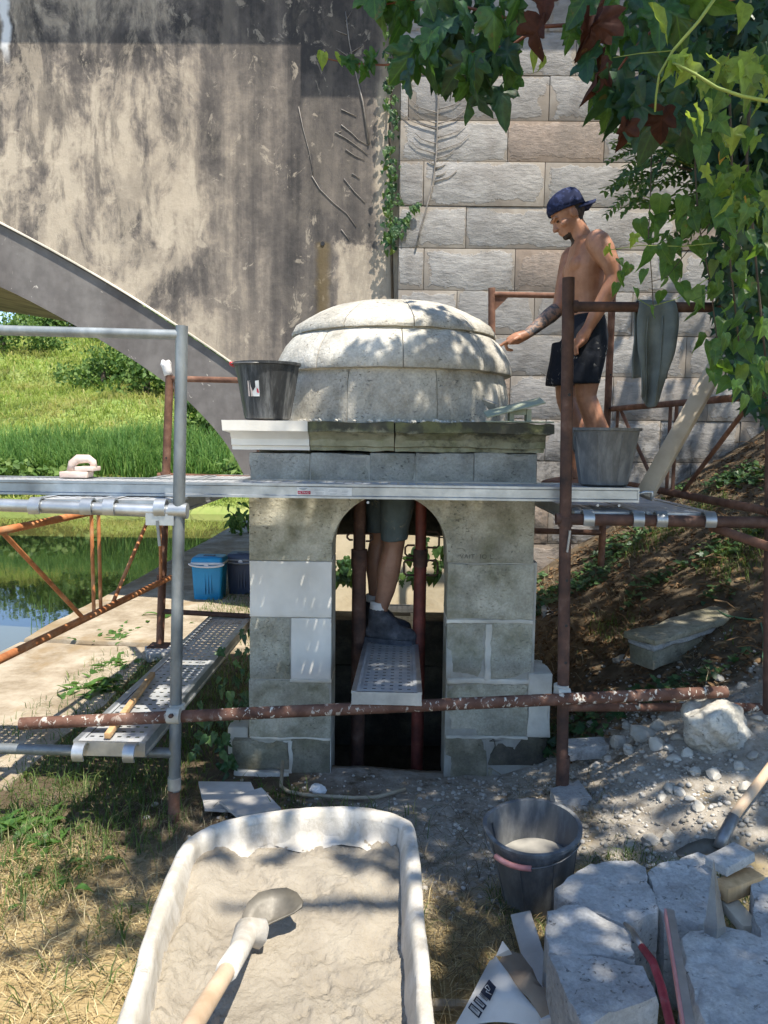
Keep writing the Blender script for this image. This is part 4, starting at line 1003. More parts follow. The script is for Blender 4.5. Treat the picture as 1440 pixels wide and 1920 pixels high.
# plasterer's hawk and a trowel on the cornice
hz = 1.7115
e = empty('plasterers_hawk', (at(985, 785, 3.6).x, 3.6, hz), 'grey green plastic plasterer\'s hawk lying on the mossy cornice', 'hawk')
x0, x1 = at(908, 788, 3.56).x, at(1035, 788, 3.56).x
m_ = rbox_mesh(x0, x1, 3.505, 3.66, hz, hz + .007, .003, 0, 1, 1, .2); m_.build('lower_plate', M['hawk'], e, auto=40)
cx = at(972, 780, 3.6).x
m_ = MB(); m_.box2((cx - .05, 3.53, hz + .008), (cx - .03, 3.60, hz + .062)); m_.box2((cx + .028, 3.53, hz + .008), (cx + .048, 3.60, hz + .062)); m_.box2((cx - .029, 3.54, hz + .036), (cx + .027, 3.59, hz + .062)); m_.build('handle', M['hawk'], e)
m_ = rbox_mesh(-.145, .125, -.07, .07, 0, .008, .003, 0, 1, 2, .2); ctr = Vector((at(968, 765, 3.58).x, 3.58, hz + .069))
xf(m_, lambda p: ctr + Matrix.Rotation(rad(12), 3, 'X') @ Matrix.Rotation(rad(-15), 3, 'Y') @ p); m_.build('upper_plate', M['hawk'], e, auto=40)
tb_ = Vector((at(932, 770, 3.72).x, 3.71, 1.73))
m_ = MB(); m_.prism([at(902, 749, 3.66), at(928, 758, 3.68), at(932, 783, 3.7), at(922, 776, 3.7)], (0, .002, 0)); m_.prism([at(905, 748, 3.662), at(930, 757, 3.682), at(934, 757, 3.69), at(908, 747, 3.67)], (0, .002, 0))
tag(m_.build('pointed_trowel', M['steel'], auto=40), 'steel trowel blade leaning on the dome behind the hawk', 'trowel')

# sponge float and cloth glove on the left scaffold
fx = at(152, 905, 3.55); e = empty('sponge_float', (fx.x, 3.5, zf), 'pinkish sponge float with a chunky handle on the left deck', 'float')
sc = 3.5 / FPX; bx_, bz_ = at(160, 905, 3.5).x, zf + .001
m_ = rbox_mesh(bx_ - .085, bx_ + .04, 3.42, 3.5, bz_, bz_ + .028, .004, .002, 20, 1, .02); m_.build('sponge', M['float'], e, auto=50)
m_ = rbox_mesh(bx_ - .02, bx_ + .065, 3.43, 3.52, bz_ + .03, bz_ + .05, .003, .001, 20, 2, .03); m_.build('backing_plate', M['float'], e, auto=50)
m_ = MB(); m_.tube([(bx_ - .045, 3.46, bz_ + .03), (bx_ - .04, 3.46, bz_ + .062), (bx_ - .015, 3.465, bz_ + .083), (bx_ + .03, 3.47, bz_ + .085), (bx_ + .048, 3.475, bz_ + .07), (bx_ + .05, 3.475, bz_ + .045)], [.02, .02, .02, .018, .017, .016], 10); xf(m_, lambda p: p + nzv(p, 60, 1) * .004); m_.build('handle', M['float'], e, smooth=True)
gp = at(316, 704, GY); m_ = MB()
m_.tube([gp, gp + Vector((-.006, 0, .03)), gp + Vector((-.012, -.002, .055)), gp + Vector((-.018, 0, .075)), gp + Vector((-.02, 0, .088))], [.027, .028, .03, .034, .012], 10)
m_.tube([gp + Vector((-.018, -.004, .06)), gp + Vector((-.032, -.006, .085)), gp + Vector((-.036, -.006, .093))], [.013, .014, .006], 8); m_.tube([gp + Vector((-.008, -.004, .06)), gp + Vector((.006, -.006, .088)), gp + Vector((.008, -.006, .094))], [.013, .014, .006], 8)
xf(m_, lambda p: p + nzv(p, 40, 2) * .006); tag(m_.build('work_glove', M['white_cloth'], smooth=True), 'crumpled white work glove pushed over the rusty scaffold post', 'glove')

# trousers hung over the right rail
rp = at(1228, 576, FY); m_ = MB(); nu, nv = 26, 46; z0 = rp.z + .022; L1 = at(1228, 765, FY).z
def cloth(u, s):
    # s runs from the back hem over the rail and down to the front hem
    Lf = z0 - L1 - .005; Lb = .30; w0 = (at(1262, 600, FY).x - at(1194, 600, FY).x)
    xx = lerp(at(1194, 600, FY).x, at(1262, 600, FY).x, u)
    if s < .38: t = s / .38; z = lerp(z0 - Lb, z0 - .02, t); y = FY + .03 + .01 * math.sin(u * 9)
    elif s < .46: a = (s - .38) / .08 * math.pi; z = z0 - .02 + math.sin(a) * .024; y = FY + math.cos(a) * .028
    else:
        t = (s - .46) / .54; z = lerp(z0 - .02, L1 + .035 * abs(u * 2 - 1.1) ** 2 * 1.3, t)
        fold = math.sin(u * 8.5 + t * 2.2) * .014 + math.sin(u * 17 - t * 3) * .006
        y = FY - .03 - fold * (.35 + t) - .03 * math.sin(t * math.pi) * sm(.2, .8, u)
        xx += (.5 - u) * .045 * t - .012 * t + .02 * math.sin(t * 5) * (u - .5)
    return Vector((xx, y, z)) + nzv((u * 3, s * 5, 1), 1.3, 2) * .006
G = [[cloth(i / nu, j / nv) for i in range(nu + 1)] for j in range(nv + 1)]
m_.rings(G, False, False); o = m_.build('hung_trousers', M['cloth_grey'], smooth=True)
so = o.modifiers.new('thickness', 'SOLIDIFY'); so.thickness = .006; so.offset = 0
e = tag(o, 'grey green cloth hanging over the right scaffold rail', 'cloth')
m_ = MB(); seam = [G[j][16] + Vector((0, -.007, 0)) for j in range(24, nv + 1)]; m_.tube(seam, .0028, 6); m_.build('seam', M['cloth_grey'], o, smooth=True)
m_ = MB(); seam = [G[j][6] + Vector((0, -.007, 0)) for j in range(24, nv + 1)]; m_.tube(seam, .0025, 6); m_.build('seam', M['cloth_grey'], o, smooth=True)

# pale plank leaning from the deck to the bank
a, b = at(1207, 931, 3.42), at(1352, 672, 3.55); a.z = max(a.z, zr + .003); ax = (b - a).normalized()
sidev = ax.cross(Vector((0, 1, 0))).normalized(); up = sidev.cross(ax); m_ = rbox_mesh(0, (b - a).length, -.036, .036, -.024, .024, .003, .001, 6, 2, .15)
sv = (sidev * .82 + up * .57).normalized(); uv = ax.cross(sv)
xf(m_, lambda p: a + ax * p.x + sv * p.y + uv * p.z); tag(m_.build('leaning_plank', M['wood_pale'], auto=40), 'pale timber plank leaning up from the right deck into the foliage', 'plank')

# debris on the right deck
random.seed(21)
def shard_mesh(s, seed, flat=.6):
    random.seed(seed); bm = bmesh.new(); bmesh.ops.create_icosphere(bm, subdivisions=2, radius=1)
    for v in bm.verts:
        d = v.co.copy(); k = 1 + .55 * noise.noise(d * 1.1 + Vector((seed * 3.1, 0, 0))) + .18 * noise.noise(d * 3 + Vector((0, seed * 1.7, 0)))
        v.co = Vector((d.x * k * s, d.y * k * s * .8, d.z * k * s * flat))
    # cut a few planes for broken faces
    for i in range(5):
        n_ = Vector((random.uniform(-1, 1), random.uniform(-1, 1), random.uniform(-.6, 1))).normalized()
        for v in bm.verts:
            e_ = v.co.dot(n_) - s * .62
            if e_ > 0: v.co -= n_ * e_
    me = bpy.data.meshes.new('stone'); bm.to_mesh(me); bm.free()
    me.materials.append(M['rubble_pale']); return me
SH = [shard_mesh(1., k + 1, .45 + .08 * (k % 4)) for k in range(7)]
def stone(name, p, s, k, rot, label, cat, group, mat=None):
    me = SH[k % 7]
    if mat: me = me.copy(); me.materials.clear(); me.materials.append(M[mat])
    o = bpy.data.objects.new(name, me); link(o); o.location = p; o.scale = (s, s, s); o.rotation_euler = rot; return tag(o, label, cat, group)
for k, (px, py, Y, s) in enumerate(((1012, 905, 4.3, .035), (1030, 898, 4.5, .045), (1022, 914, 4.2, .03), (1042, 912, 4.2, .03))):
    p = at(px, py, Y); p.z = zr + s * .35 + .002; p.x = max(p.x, at(1092, 975, FY).x - .02)
    stone('stone_chip', p, s, k, (0, 0, k), 'white stone chip lying on the right deck behind the rusty post', 'stone chip', 'chips on the right deck')

# ------------------------------------------------------------------ cool boxes under the arch
def coolbox(px, py, Y, w, h, mat, lidm, label):
    p = gnd(px, py, .056); Y = p.y; e = empty('cool_box', (p.x, Y, .056), label, 'cool box', 'cool boxes under the arch')
    def ring(s, z, r=.03):
        a_, b_ = w / 2 * s, w * .42 * s; out = []
        for cx_, cy_, a0 in ((a_ - r, b_ - r, 0), (-a_ + r, b_ - r, 90), (-a_ + r, -b_ + r, 180), (a_ - r, -b_ + r, 270)):
            for i in range(5): t = rad(a0 + 90 * i / 4); out.append((p.x + cx_ + r * math.cos(t), Y + cy_ + r * math.sin(t), .056 + z))
        return out
    m_ = MB(); m_.rings([ring(.84, .0), ring(.86, .01), ring(.97, h * .80), ring(.97, h * .82)], True); m_.build('tub', M[mat], e, auto=50)
    m_ = MB(); m_.rings([ring(1.0, h * .825), ring(1.03, h * .84), ring(1.03, h * .875), ring(1.0, h * .885)], True); m_.build('rim', M[lidm], e, auto=50)
    m_ = MB(); m_.rings([ring(1.0, h * .888), ring(.98, h * .95), ring(.9, h * .99), ring(.86, h)], True); m_.build('lid', M[mat], e, auto=50)
    m_ = MB(); m_.box((p.x, Y, .056 + h * .995), (w * .34, w * .2, .014)); m_.build('lid_recess', M['navy_plastic'], e)
    m_ = MB(); pts = [(p.x + (w / 2 + .012) * math.cos(t), Y - w * .44 - .012 * math.sin(t) , .056 + h * .86 - .03 * math.sin(t)) for t in [math.pi * i / 12 for i in range(13)]]; m_.tube(pts, .010, 8); m_.build('carry_handle', M[lidm], e, smooth=True)
    m_ = MB(); m_.tube([(p.x, Y - w * .45, .056 + h * .82), (p.x, Y - w * .47, .056 + h * .82)], .022, 12); m_.build('latch', M['white_plastic'], e)
    for k in (-.03, 0, .03):
        m_ = MB(); m_.box((p.x + k + .01, Y - w * .395, .056 + h * .4), (.008, .012, h * .5), Matrix.Rotation(-.06, 3, 'X')); m_.build('groove', M[mat], e)
coolbox(394, 1120, 7.5, .31, .41, 'blue_plastic', 'white_plastic', 'bright blue cool box with a white rim standing on the quay')
coolbox(456, 1110, 7.8, .30, .40, 'navy_plastic', 'grey_plastic', 'dark navy cool box half hidden by the well house')

# ------------------------------------------------------------------ mortar tub
tub = empty('mortar_tub', (-.22, 1.65, H(-.22, 1.65)), 'long limed tub full of wet mortar in the foreground', 'mortar tub')
RIM = [(352, 1576), (336, 1602), (302, 1682), (272, 1762), (250, 1840), (226, 1922)]
RIMR = [(772, 1552), (783, 1640), (792, 1722), (799, 1800), (804, 1860), (808, 1922)]
FAR = [(372, 1562), (420, 1540), (490, 1524), (560, 1517), (640, 1513), (700, 1517), (745, 1530)]
zr_ = .50
Lp = [gnd(x, y, zr_) for x, y in RIM]; Rp = [gnd(x, y, zr_) for x, y in RIMR]; Fp = [gnd(x, y, zr_ + .012 * math.sin(i / 6 * math.pi)) for i, (x, y) in enumerate(FAR)]
nearL = [Vector((-.50, 1.15, zr_)), Vector((-.46, 1.04, zr_)), Vector((-.34, .98, zr_)), Vector((-.2, .965, zr_)), Vector((-.06, .98, zr_)), Vector((.06, 1.04, zr_)), Vector((.088, 1.15, zr_))]
outl = Lp[::-1] + Fp + Rp + nearL[::-1]
outl = outl + [outl[0]]
def cr3(P, k):
    out = []; n_ = len(P) - 1
    for i in range(n_):
        p0, p1, p2, p3 = P[(i - 1) % n_], P[i], P[(i + 1) % n_], P[(i + 2) % n_]
        for j in range(k):
            t = j / k; out.append(.5 * (2 * p1 + (p2 - p0) * t + (2 * p0 - 5 * p1 + 4 * p2 - p3) * t * t + (-p0 + 3 * p1 - 3 * p2 + p3) * t ** 3))
    return out
O = cr3(outl, 5); cen = Vector((-.225, 1.62, 0))
def inset(d, z, wob=0., seed=0):
    out = []; n_ = len(O)
    for i, p in enumerate(O):
        t = (O[(i + 2) % n_] - O[(i - 2) % n_]); t.z = 0; t.normalize(); nn = Vector((t.y, -t.x, 0))
        if (cen - p).dot(nn) < 0: nn = -nn
        dd = d + wob * noise.noise(Vector((i * .21, seed, z * 8)))
        q = p + nn * dd; out.append(Vector((q.x, q.y, p.z - zr_ + z)))
    return out
gz = H(-.22, 1.6)
prof_o = [(.09, -9, 0), (.05, -8, 0), (.012, -.09, 0), (.004, -.03, .002), (-.006, -.026, .003), (-.008, -.004, .004), (.0, .001, .004), (.016, .0, .005), (.024, -.006, .005), (.030, -.03, .006), (.036, -.07, .007), (.044, -.12, .006), (.055, -.2, .005), (.075, -7, 0)]
def zz_(d): return gz - .01 if d == -9 else gz + .03 if d == -8 else gz + .06 if d == -7 else zr_ + d
m_ = MB(); m_.rings([inset(d, zz_(z), w_, i * 1.7) for i, (d, z, w_) in enumerate(prof_o)], True)
xf(m_, lambda p: p + nzv(p, 11, 3) * .003 + nzv(p, 40, 1) * .0018); m_.build('shell', M['tub'], tub, smooth=True)
m_ = MB(); ins = inset(.026, zr_ - .115); 
def mort(x, y):
    rg_ = .35 + .65 * sm(-.15, .25, nz((x, y, 5), 5, 3))
    h = .018 * nz((x, y, 0), 4.5, 2) + .010 * nz((x, y, 1), 12, 2) + rg_ * (.010 * nz((x, y, 2), 22, 2) + .010 * nz((x, y, 2), 55, 2) + .009 * nz((x, y, 2), 110, 2))
    h += .035 * sm(1.75, 2.1, y) + .03 * sm(-.42, -.5, x) - .018 * abs(nz((x, y, 9), 9, 6))
    return h
poly2 = [(p.x, p.y) for p in ins]; st_ = .0065; ci = {}; Vm = []; Fm = []
def inside2(x, y):
    c = False; j = len(poly2) - 1
    for i in range(len(poly2)):
        if (poly2[i][1] > y) != (poly2[j][1] > y) and x < (poly2[j][0] - poly2[i][0]) * (y - poly2[i][1]) / (poly2[j][1] - poly2[i][1]) + poly2[i][0]: c = not c
        j = i
    return c
def gv_(i, j):
    if (i, j) not in ci:
        x, y = -.66 + i * st_, .93 + j * st_; ci[(i, j)] = len(Vm); Vm.append((x, y, zr_ - .105 + mort(x, y)))
    return ci[(i, j)]
for j in range(int(1.42 / st_)):
    for i in range(int(.86 / st_)):
        if inside2(-.66 + (i + .5) * st_, .93 + (j + .5) * st_): Fm.append((gv_(i, j), gv_(i + 1, j), gv_(i + 1, j + 1), gv_(i, j + 1)))
m_ = MB(); m_.add(Vm, Fm); m_.build('mortar', M['mortar_wet'], tub, smooth=True)
# lime crust smeared on the far inner wall
m_ = MB(); idx_far = [i for i, p in enumerate(O) if p.y > 2.0 and p.x < .06]
c1, c2, c3, c4 = inset(.028, zr_ - .02), inset(.033, zr_ - .05), inset(.041, zr_ - .08), inset(.058, zr_ - .10, .05, 3)
m_.rings([[c1[i] for i in idx_far], [c2[i] for i in idx_far], [c3[i] for i in idx_far], [c4[i] + Vector((0, -.01, .012)) for i in idx_far]], False, False)
xf(m_, lambda p: p + nzv(p, 26, 8) * .004); o = m_.build('lime_crust', M['tub'], tub, smooth=True)

# round point shovel standing in the mortar
sh = empty('shovel', gnd(440, 1745, zr_ - .1), 'round point shovel with a pale wooden handle stuck in the mortar', 'shovel')
zs = zr_ - .075
BL = [(449, 1738), (455, 1712), (466, 1690), (484, 1674), (510, 1667), (538, 1665), (558, 1674), (569, 1690), (567, 1702), (552, 1713), (528, 1723), (508, 1732), (484, 1748), (468, 1757)]
bp = []
for (x, y) in BL: bp.append(gnd(x, y, zs + .045 * sm(1760, 1668, y) + .02))
cb = sum(bp, Vector()) / len(bp) - Vector((0, 0, .028)); m_ = MB(); rings_ = [bp, [cb.lerp(p, .66) - Vector((0, 0, .004)) for p in bp], [cb.lerp(p, .33) - Vector((0, 0, .004)) for p in bp], [cb.lerp(p, .03) for p in bp]]
m_.rings(rings_, False); m_.f.append(tuple(range(3 * len(bp), 4 * len(bp)))); m_.m.append(0)
o = m_.build('blade', M['steel_wet'], sh, smooth=True); so = o.modifiers.new('thickness', 'SOLIDIFY'); so.thickness = .004
s0, s1, s2 = gnd(462, 1745, zs + .035), gnd(450, 1780, zs + .085), gnd(424, 1822, zs + .13)
hb = gnd(360, 1925, zs + .22); hb2 = hb + (hb - s2).normalized() * .55
m_ = MB(); m_.tube([s0 + Vector((.03, .02, -.02)), s0, s1, s2], [.034, .03, .023, .0225], 14); xf(m_, lambda p: p + nzv(p, 50, 1) * .003); m_.build('socket', M['tub'], sh, smooth=True)
m_ = MB(); m_.tube([s2.lerp(s1, .2), s2, hb, hb2], [.0165, .018, .0185, .018], 14); m_.build('handle', M['handle'], sh, smooth=True)
# ------------------------------------------------------------------ cut stones and tools in the right foreground
def rock_prism(poly, zt, h, seed, mat='stone_cut', name='cut_stone', label='', cat='stone', group='cut stones in the foreground pile', amp=.007, tilt=(0, 0), parent=None, bot=1.03, build=True):
    P = [gnd(x, y, zt) for x, y in poly]; c0 = sum(P, Vector()) / len(P)
    pts = []; n_ = len(P)
    for i in range(n_):
        a, b = P[i], P[(i + 1) % n_]; k = max(2, int((b - a).length / .02))
        for j in range(k):
            p = a.lerp(b, j / k); q = nzv(p, 16, seed); pts.append(p + Vector((q.x, q.y, 0)) * amp * 1.6)
    rings_ = []
    for (s, dz) in [(bot * .97, -h), (bot, -h + .012), (1.02, -h * .5), (1.012, -.02), (1.004, -.004), (.994, -.0), (.95, 0), (.88, 0), (.8, 0), (.71, 0), (.62, 0), (.52, 0), (.42, 0), (.31, 0), (.2, 0), (.1, 0), (.02, 0)]:
        rg = []
        for p in pts:
            q = c0 + (p - c0) * s; d = Vector((q.x, q.y, zt + dz + (q.x - c0.x) * tilt[0] + (q.y - c0.y) * tilt[1]))
            rg.append(d + nzv(d, 13, seed) * amp + nzv(d, 38, seed) * amp * .6 - Vector((0, 0, max(0, nz(d, 24, seed + 4) - .25) * .02)))
        rings_.append(rg)
    m_ = MB(); m_.rings(rings_, True); o = m_.build(name, M[mat], parent, auto=38)
    return tag(o, label, cat, group)
zp = .34
rock_prism([(1038, 1662), (1067, 1640), (1120, 1620), (1191, 1615), (1209, 1631), (1222, 1675), (1233, 1711), (1169, 1733), (1111, 1702), (1049, 1678)], zp, .26, 1, label='pale cut stone nearest the pink gripped bucket', tilt=(.03, .03))
rock_prism([(1020, 1738), (1031, 1709), (1053, 1697), (1089, 1701), (1155, 1730), (1180, 1748), (1192, 1789), (1111, 1785), (1027, 1783)], zp + .01, .27, 2, label='pale stone split in two, its half nearer the bucket', tilt=(.02, .0))
rock_prism([(1027, 1789), (1075, 1789), (1155, 1798), (1200, 1813), (1229, 1867), (1155, 1892), (1093, 1921), (1049, 1838)], zp + .01, .28, 3, label='pale stone split in two, its half beside the red crowbar', tilt=(.02, .02))
rock_prism([(1215, 1638), (1249, 1619), (1307, 1603), (1333, 1611), (1349, 1671), (1320, 1727), (1249, 1711), (1229, 1680)], zp, .27, 4, label='pale stone with a brown stain behind the steel point', tilt=(.0, .06))
rock_prism([(1280, 1762), (1302, 1748), (1364, 1741), (1445, 1766), (1485, 1850), (1492, 1930), (1400, 1945), (1330, 1930), (1300, 1858), (1278, 1795)], zp + .02, .3, 5, label='largest pitted pale stone at the lower right corner', tilt=(.0, .03), amp=.009)
rock_prism([(1413, 1646), (1460, 1638), (1500, 1700), (1480, 1762), (1425, 1760), (1411, 1700)], zp, .27, 6, label='pale stone cut off by the right picture edge')
def board(p0, p1, w, t, mat, name, label, cat, roll=0., group=None):
    p0, p1 = Vector(p0), Vector(p1); ax = (p1 - p0).normalized(); sv = ax.cross(Vector((0, 0, 1))).normalized(); uv = sv.cross(ax)
    R = Matrix.Rotation(roll, 3, ax); sv, uv = R @ sv, R @ uv
    m_ = rbox_mesh(0, (p1 - p0).length, -w / 2, w / 2, -t / 2, t / 2, min(.003, t * .2), .0015, 9, p0.x * 7, .06, .01)
    xf(m_, lambda p: p0 + ax * p.x + sv * p.y + uv * p.z); return tag(m_.build(name, M[mat], auto=45), label, cat, group)
board(gnd(1342, 1625, .375), gnd(1396, 1596, .385), .075, .03, 'stone_cut', 'stone_slab', 'flat sawn stone slab lying on the stone pile', 'stone slab')
board(gnd(1350, 1672, .33), gnd(1420, 1646, .33), .055, .045, 'wood', 'wood_block', 'orange brown timber offcut under the stone slab', 'wood block')
board(gnd(1362, 1690, .29), gnd(1410, 1745, .29), .055, .03, 'wood_pale', 'wood_offcut', 'grey timber offcut beside the steel point', 'wood offcut')
board(gnd(977, 1716, .14), gnd(1036, 1915, .2), .065, .02, 'board', 'short_board', 'pale short board lying between bucket and paper sack', 'board', roll=.25)
board(gnd(800, 1884, .06), gnd(885, 1886, .06), .03, .02, 'wood_pale', 'wooden_stake', 'short grey stake on the grass by the mortar tub', 'stake')
# steel point standing in the pile
tip = at(1338, 1610, 1.93); bl, br = at(1321, 1738, 1.9), at(1361, 1737, 1.9); mid = at(1345, 1742, 1.87)
m_ = MB(); back = (bl + br) / 2 + Vector((0, .012, 0)); dn = Vector((0, .0, -.08))
m_.add([tip, bl, mid, br, back, bl + dn, mid + dn, br + dn, back + dn], [(0, 1, 2), (0, 2, 3), (0, 3, 4), (0, 4, 1), (1, 5, 6, 2), (2, 6, 7, 3), (3, 7, 8, 4), (4, 8, 5, 1), (5, 8, 7, 6)])
tag(m_.build('steel_wedge', M['steel']), 'pointed grey steel wedge standing upright in the stone pile', 'wedge')
# level with red edge
a, b = gnd(1256, 1713, .40), gnd(1292, 1925, .44); b2 = b + (b - a) * .25; lv = empty('spirit_level', a, 'grey metal level with a red edge lying across the stones', 'level')
ax = (b2 - a).normalized(); sv = ax.cross(Vector((0, 0, 1))).normalized(); uv = sv.cross(ax)
for nm, y0, y1, z0, z1, mt in (('body', -.010, .0085, -.012, .012, 'galv'), ('edge_strip', .009, .0145, -.0115, .0115, 'pink_plastic')):
    m_ = MB(); m_.box2((0, y0, z0), ((b2 - a).length, y1, z1)); xf(m_, lambda p: a + ax * p.x + sv * p.y + uv * p.z); m_.build(nm, M[mt], lv)
# crowbar
cbz = [gnd(1186, 1745, .36), gnd(1192, 1757, .37), gnd(1203, 1775, .372), gnd(1224, 1803, .372), gnd(1240, 1850, .372), gnd(1258, 1925, .38), gnd(1270, 1990, .39)]
cbr = empty('crowbar', cbz[0], 'red painted crowbar wedged between the split stones', 'crowbar')
m_ = MB(); m_.tube([cbz[0] + Vector((-.012, .03, .0)), cbz[0], cbz[1], cbz[2]], [.005, .008, .009, .0095], 8); m_.build('claw', M['steel'], cbr, smooth=True)
m_ = MB(); m_.tube(cbz[2:], [.0095] + [.0105] * 4, 8); m_.build('shaft', M['crow_red'], cbr, smooth=True)
# paper sack
sk = empty('paper_sack', gnd(940, 1890, .1), 'torn white paper sack printed with dark signs at the bottom edge', 'sack')
def SK(px, py, z): return gnd(px, py, z)
top_ = [SK(846, 1935, .17), SK(880, 1872, .22), SK(918, 1803, .24), SK(926, 1799, .245)]
rgt_ = [SK(1040, 1945, .16), SK(1010, 1900, .21), SK(968, 1850, .235), SK(933, 1806, .245)]
G = []
for j in range(13):
    row = []
    for i in range(13):
        t, u = j / 12, i / 12
        a = top_[min(2, int(t * 3))].lerp(top_[min(3, int(t * 3) + 1)], t * 3 - min(2, int(t * 3))); b = rgt_[min(2, int(t * 3))].lerp(rgt_[min(3, int(t * 3) + 1)], t * 3 - min(2, int(t * 3)))
        p = a.lerp(b, u); p.z += .035 * math.sin(u * math.pi) * (1 - t * .6) + .012 * nz(p, 9, 2); row.append(p)
    G.append(row)
m_ = MB(); m_.rings(G, False, False)
low = [[Vector((p.x, p.y, .055)) for p in [r[0] for r in G]], [r[0] for r in G]]; m_.rings(low, False, False)
low = [[r[-1] for r in G], [Vector((p.x + .03, p.y + .02, .055)) for p in [r[-1] for r in G]]]; m_.rings(low, False, False)
front_panel = m_.build('paper_face', M['paper'], sk, smooth=True)
m_ = MB(); e0 = [G[j][12] for j in range(2, 13)]; e1 = [p + Vector((.045 + .02 * math.sin(i), .02, .03 - .008 * (i % 3))) for i, p in enumerate(e0)]; e2 = [p + Vector((.075, .03, -.03)) for p in e0]
m_.rings([e0, e1, e2], False, False); xf(m_, lambda p: p + nzv(p, 22, 1) * .008); m_.build('torn_mouth', M['kraft'], sk, smooth=True)
m_ = MB(); q = G[12][6]; m_.add([q, q + Vector((.02, .02, .03)), q + Vector((.035, .0, .02)), q + Vector((.05, .005, -.005))], [(0, 1, 2, 3)]); m_.build('torn_flap', M['paper'], sk)
# dark printed signs following the paper
def on_sack(px, py):
    best = None
    for k in range(60):
        z = .30 - k * .003; p = gnd(px, py, z)
        # nearest grid height
        qd = min((((p.x - v.x) ** 2 + (p.y - v.y) ** 2, v.z) for r in G for v in r))
        if z <= qd[1] + .0065: return p
    return gnd(px, py, .2)
def printp(poly, name, mat='ink', lift=0.):
    m_ = MB(); pts = [on_sack(x, y) + Vector((0, -.001, .003 + lift)) for x, y in poly]; m_.add(pts, [tuple(range(len(pts)))]); m_.build(name, M[mat], front_panel)
S = lambda pts: [(840 + x / 9., 1780 + y / 9.) for x, y in pts]
printp(S([(690, 520), (810, 650), (705, 885), (545, 735)]), 'printed_panel')
for seg in (((620, 660), (665, 620)), ((620, 660), (690, 725)), ((665, 620), (710, 700)), ((690, 725), (710, 690)), ((650, 740), (730, 785)), ((640, 745), (650, 715))):
    (x0, y0), (x1, y1) = seg; dx, dy = x1 - x0, y1 - y0; L = math.hypot(dx, dy); nx_, ny_ = -dy / L * 7, dx / L * 7
    printp(S([(x0 + nx_, y0 + ny_), (x1 + nx_, y1 + ny_), (x1 - nx_, y1 - ny_), (x0 - nx_, y0 - ny_)]), 'printed_sign', 'paper', .0012)
def frame_sign(o, inn, nm):
    n_ = len(o); pts = [on_sack(*p) + Vector((0, -.001, .003)) for p in S(o)] + [on_sack(*p) + Vector((0, -.001, .003)) for p in S(inn)]
    m_ = MB(); m_.add(pts, [(i, (i + 1) % n_, n_ + (i + 1) % n_, n_ + i) for i in range(n_)]); m_.build(nm, M['ink'], front_panel)
frame_sign([(335, 1000), (390, 910), (580, 1080), (520, 1180)], [(360, 1000), (395, 945), (545, 1075), (510, 1140)], 'printed_frame')
frame_sign([(425, 880), (480, 795), (655, 965), (600, 1045)], [(455, 880), (485, 830), (620, 960), (590, 1000)], 'printed_frame')
for k, (a, b) in enumerate((((400, 975), (500, 1075)), ((425, 950), (525, 1050)), ((480, 860), (590, 960)), ((470, 900), (560, 985)), ((530, 770), (660, 890)), ((545, 755), (675, 875)))):
    dx, dy = b[0] - a[0], b[1] - a[1]; L = math.hypot(dx, dy); nx_, ny_ = -dy / L * 5, dx / L * 5
    printp(S([(a[0] + nx_, a[1] + ny_), (b[0] + nx_, b[1] + ny_), (b[0] - nx_, b[1] - ny_), (a[0] - nx_, a[1] - ny_)]), 'printed_bar')

# second shovel lying on the right
def on_ground(px, py):
    d = ray(px, py); o_ = Vector((0, 0, CAMH)); t = .8
    for i in range(900):
        p = o_ + d * t
        if p.z <= H(p.x, p.y): return p
        t += .008
    return o_ + d * 6
def above(px, py, d):
    q = on_ground(px, py); return q + (Vector((0, 0, CAMH)) - q).normalized() * d
s2 = empty('shovel', gnd(1310, 1590, .12), 'muddy shovel lying on the rubble at the right edge', 'shovel')
k0, k1, k2, k3 = above(1350, 1592, .05), above(1357, 1568, .08), above(1376, 1530, .11), above(1465, 1412, .2)
m_ = MB(); m_.tube([k0, k1, k2], [.026, .022, .02], 12); m_.build('socket', M['steel'], s2, smooth=True)
m_ = MB(); m_.tube([k2.lerp(k1, .3), k2, k3], [.0165, .0175, .0175], 12); m_.build('handle', M['handle'], s2, smooth=True)
bp = [above(x, y, .04) for x, y in ((1345, 1575), (1320, 1572), (1290, 1582), (1266, 1597), (1270, 1606), (1300, 1610), (1330, 1606), (1350, 1596))]
c_ = sum(bp, Vector()) / 8 - Vector((0, 0, .02)); m_ = MB(); m_.rings([bp, [c_.lerp(p, .5) for p in bp], [c_.lerp(p, .05) for p in bp]], False); m_.f.append(tuple(range(16, 24))); m_.m.append(0)
o = m_.build('blade', M['steel_wet'], s2, smooth=True); so = o.modifiers.new('thickness', 'SOLIDIFY'); so.thickness = .004

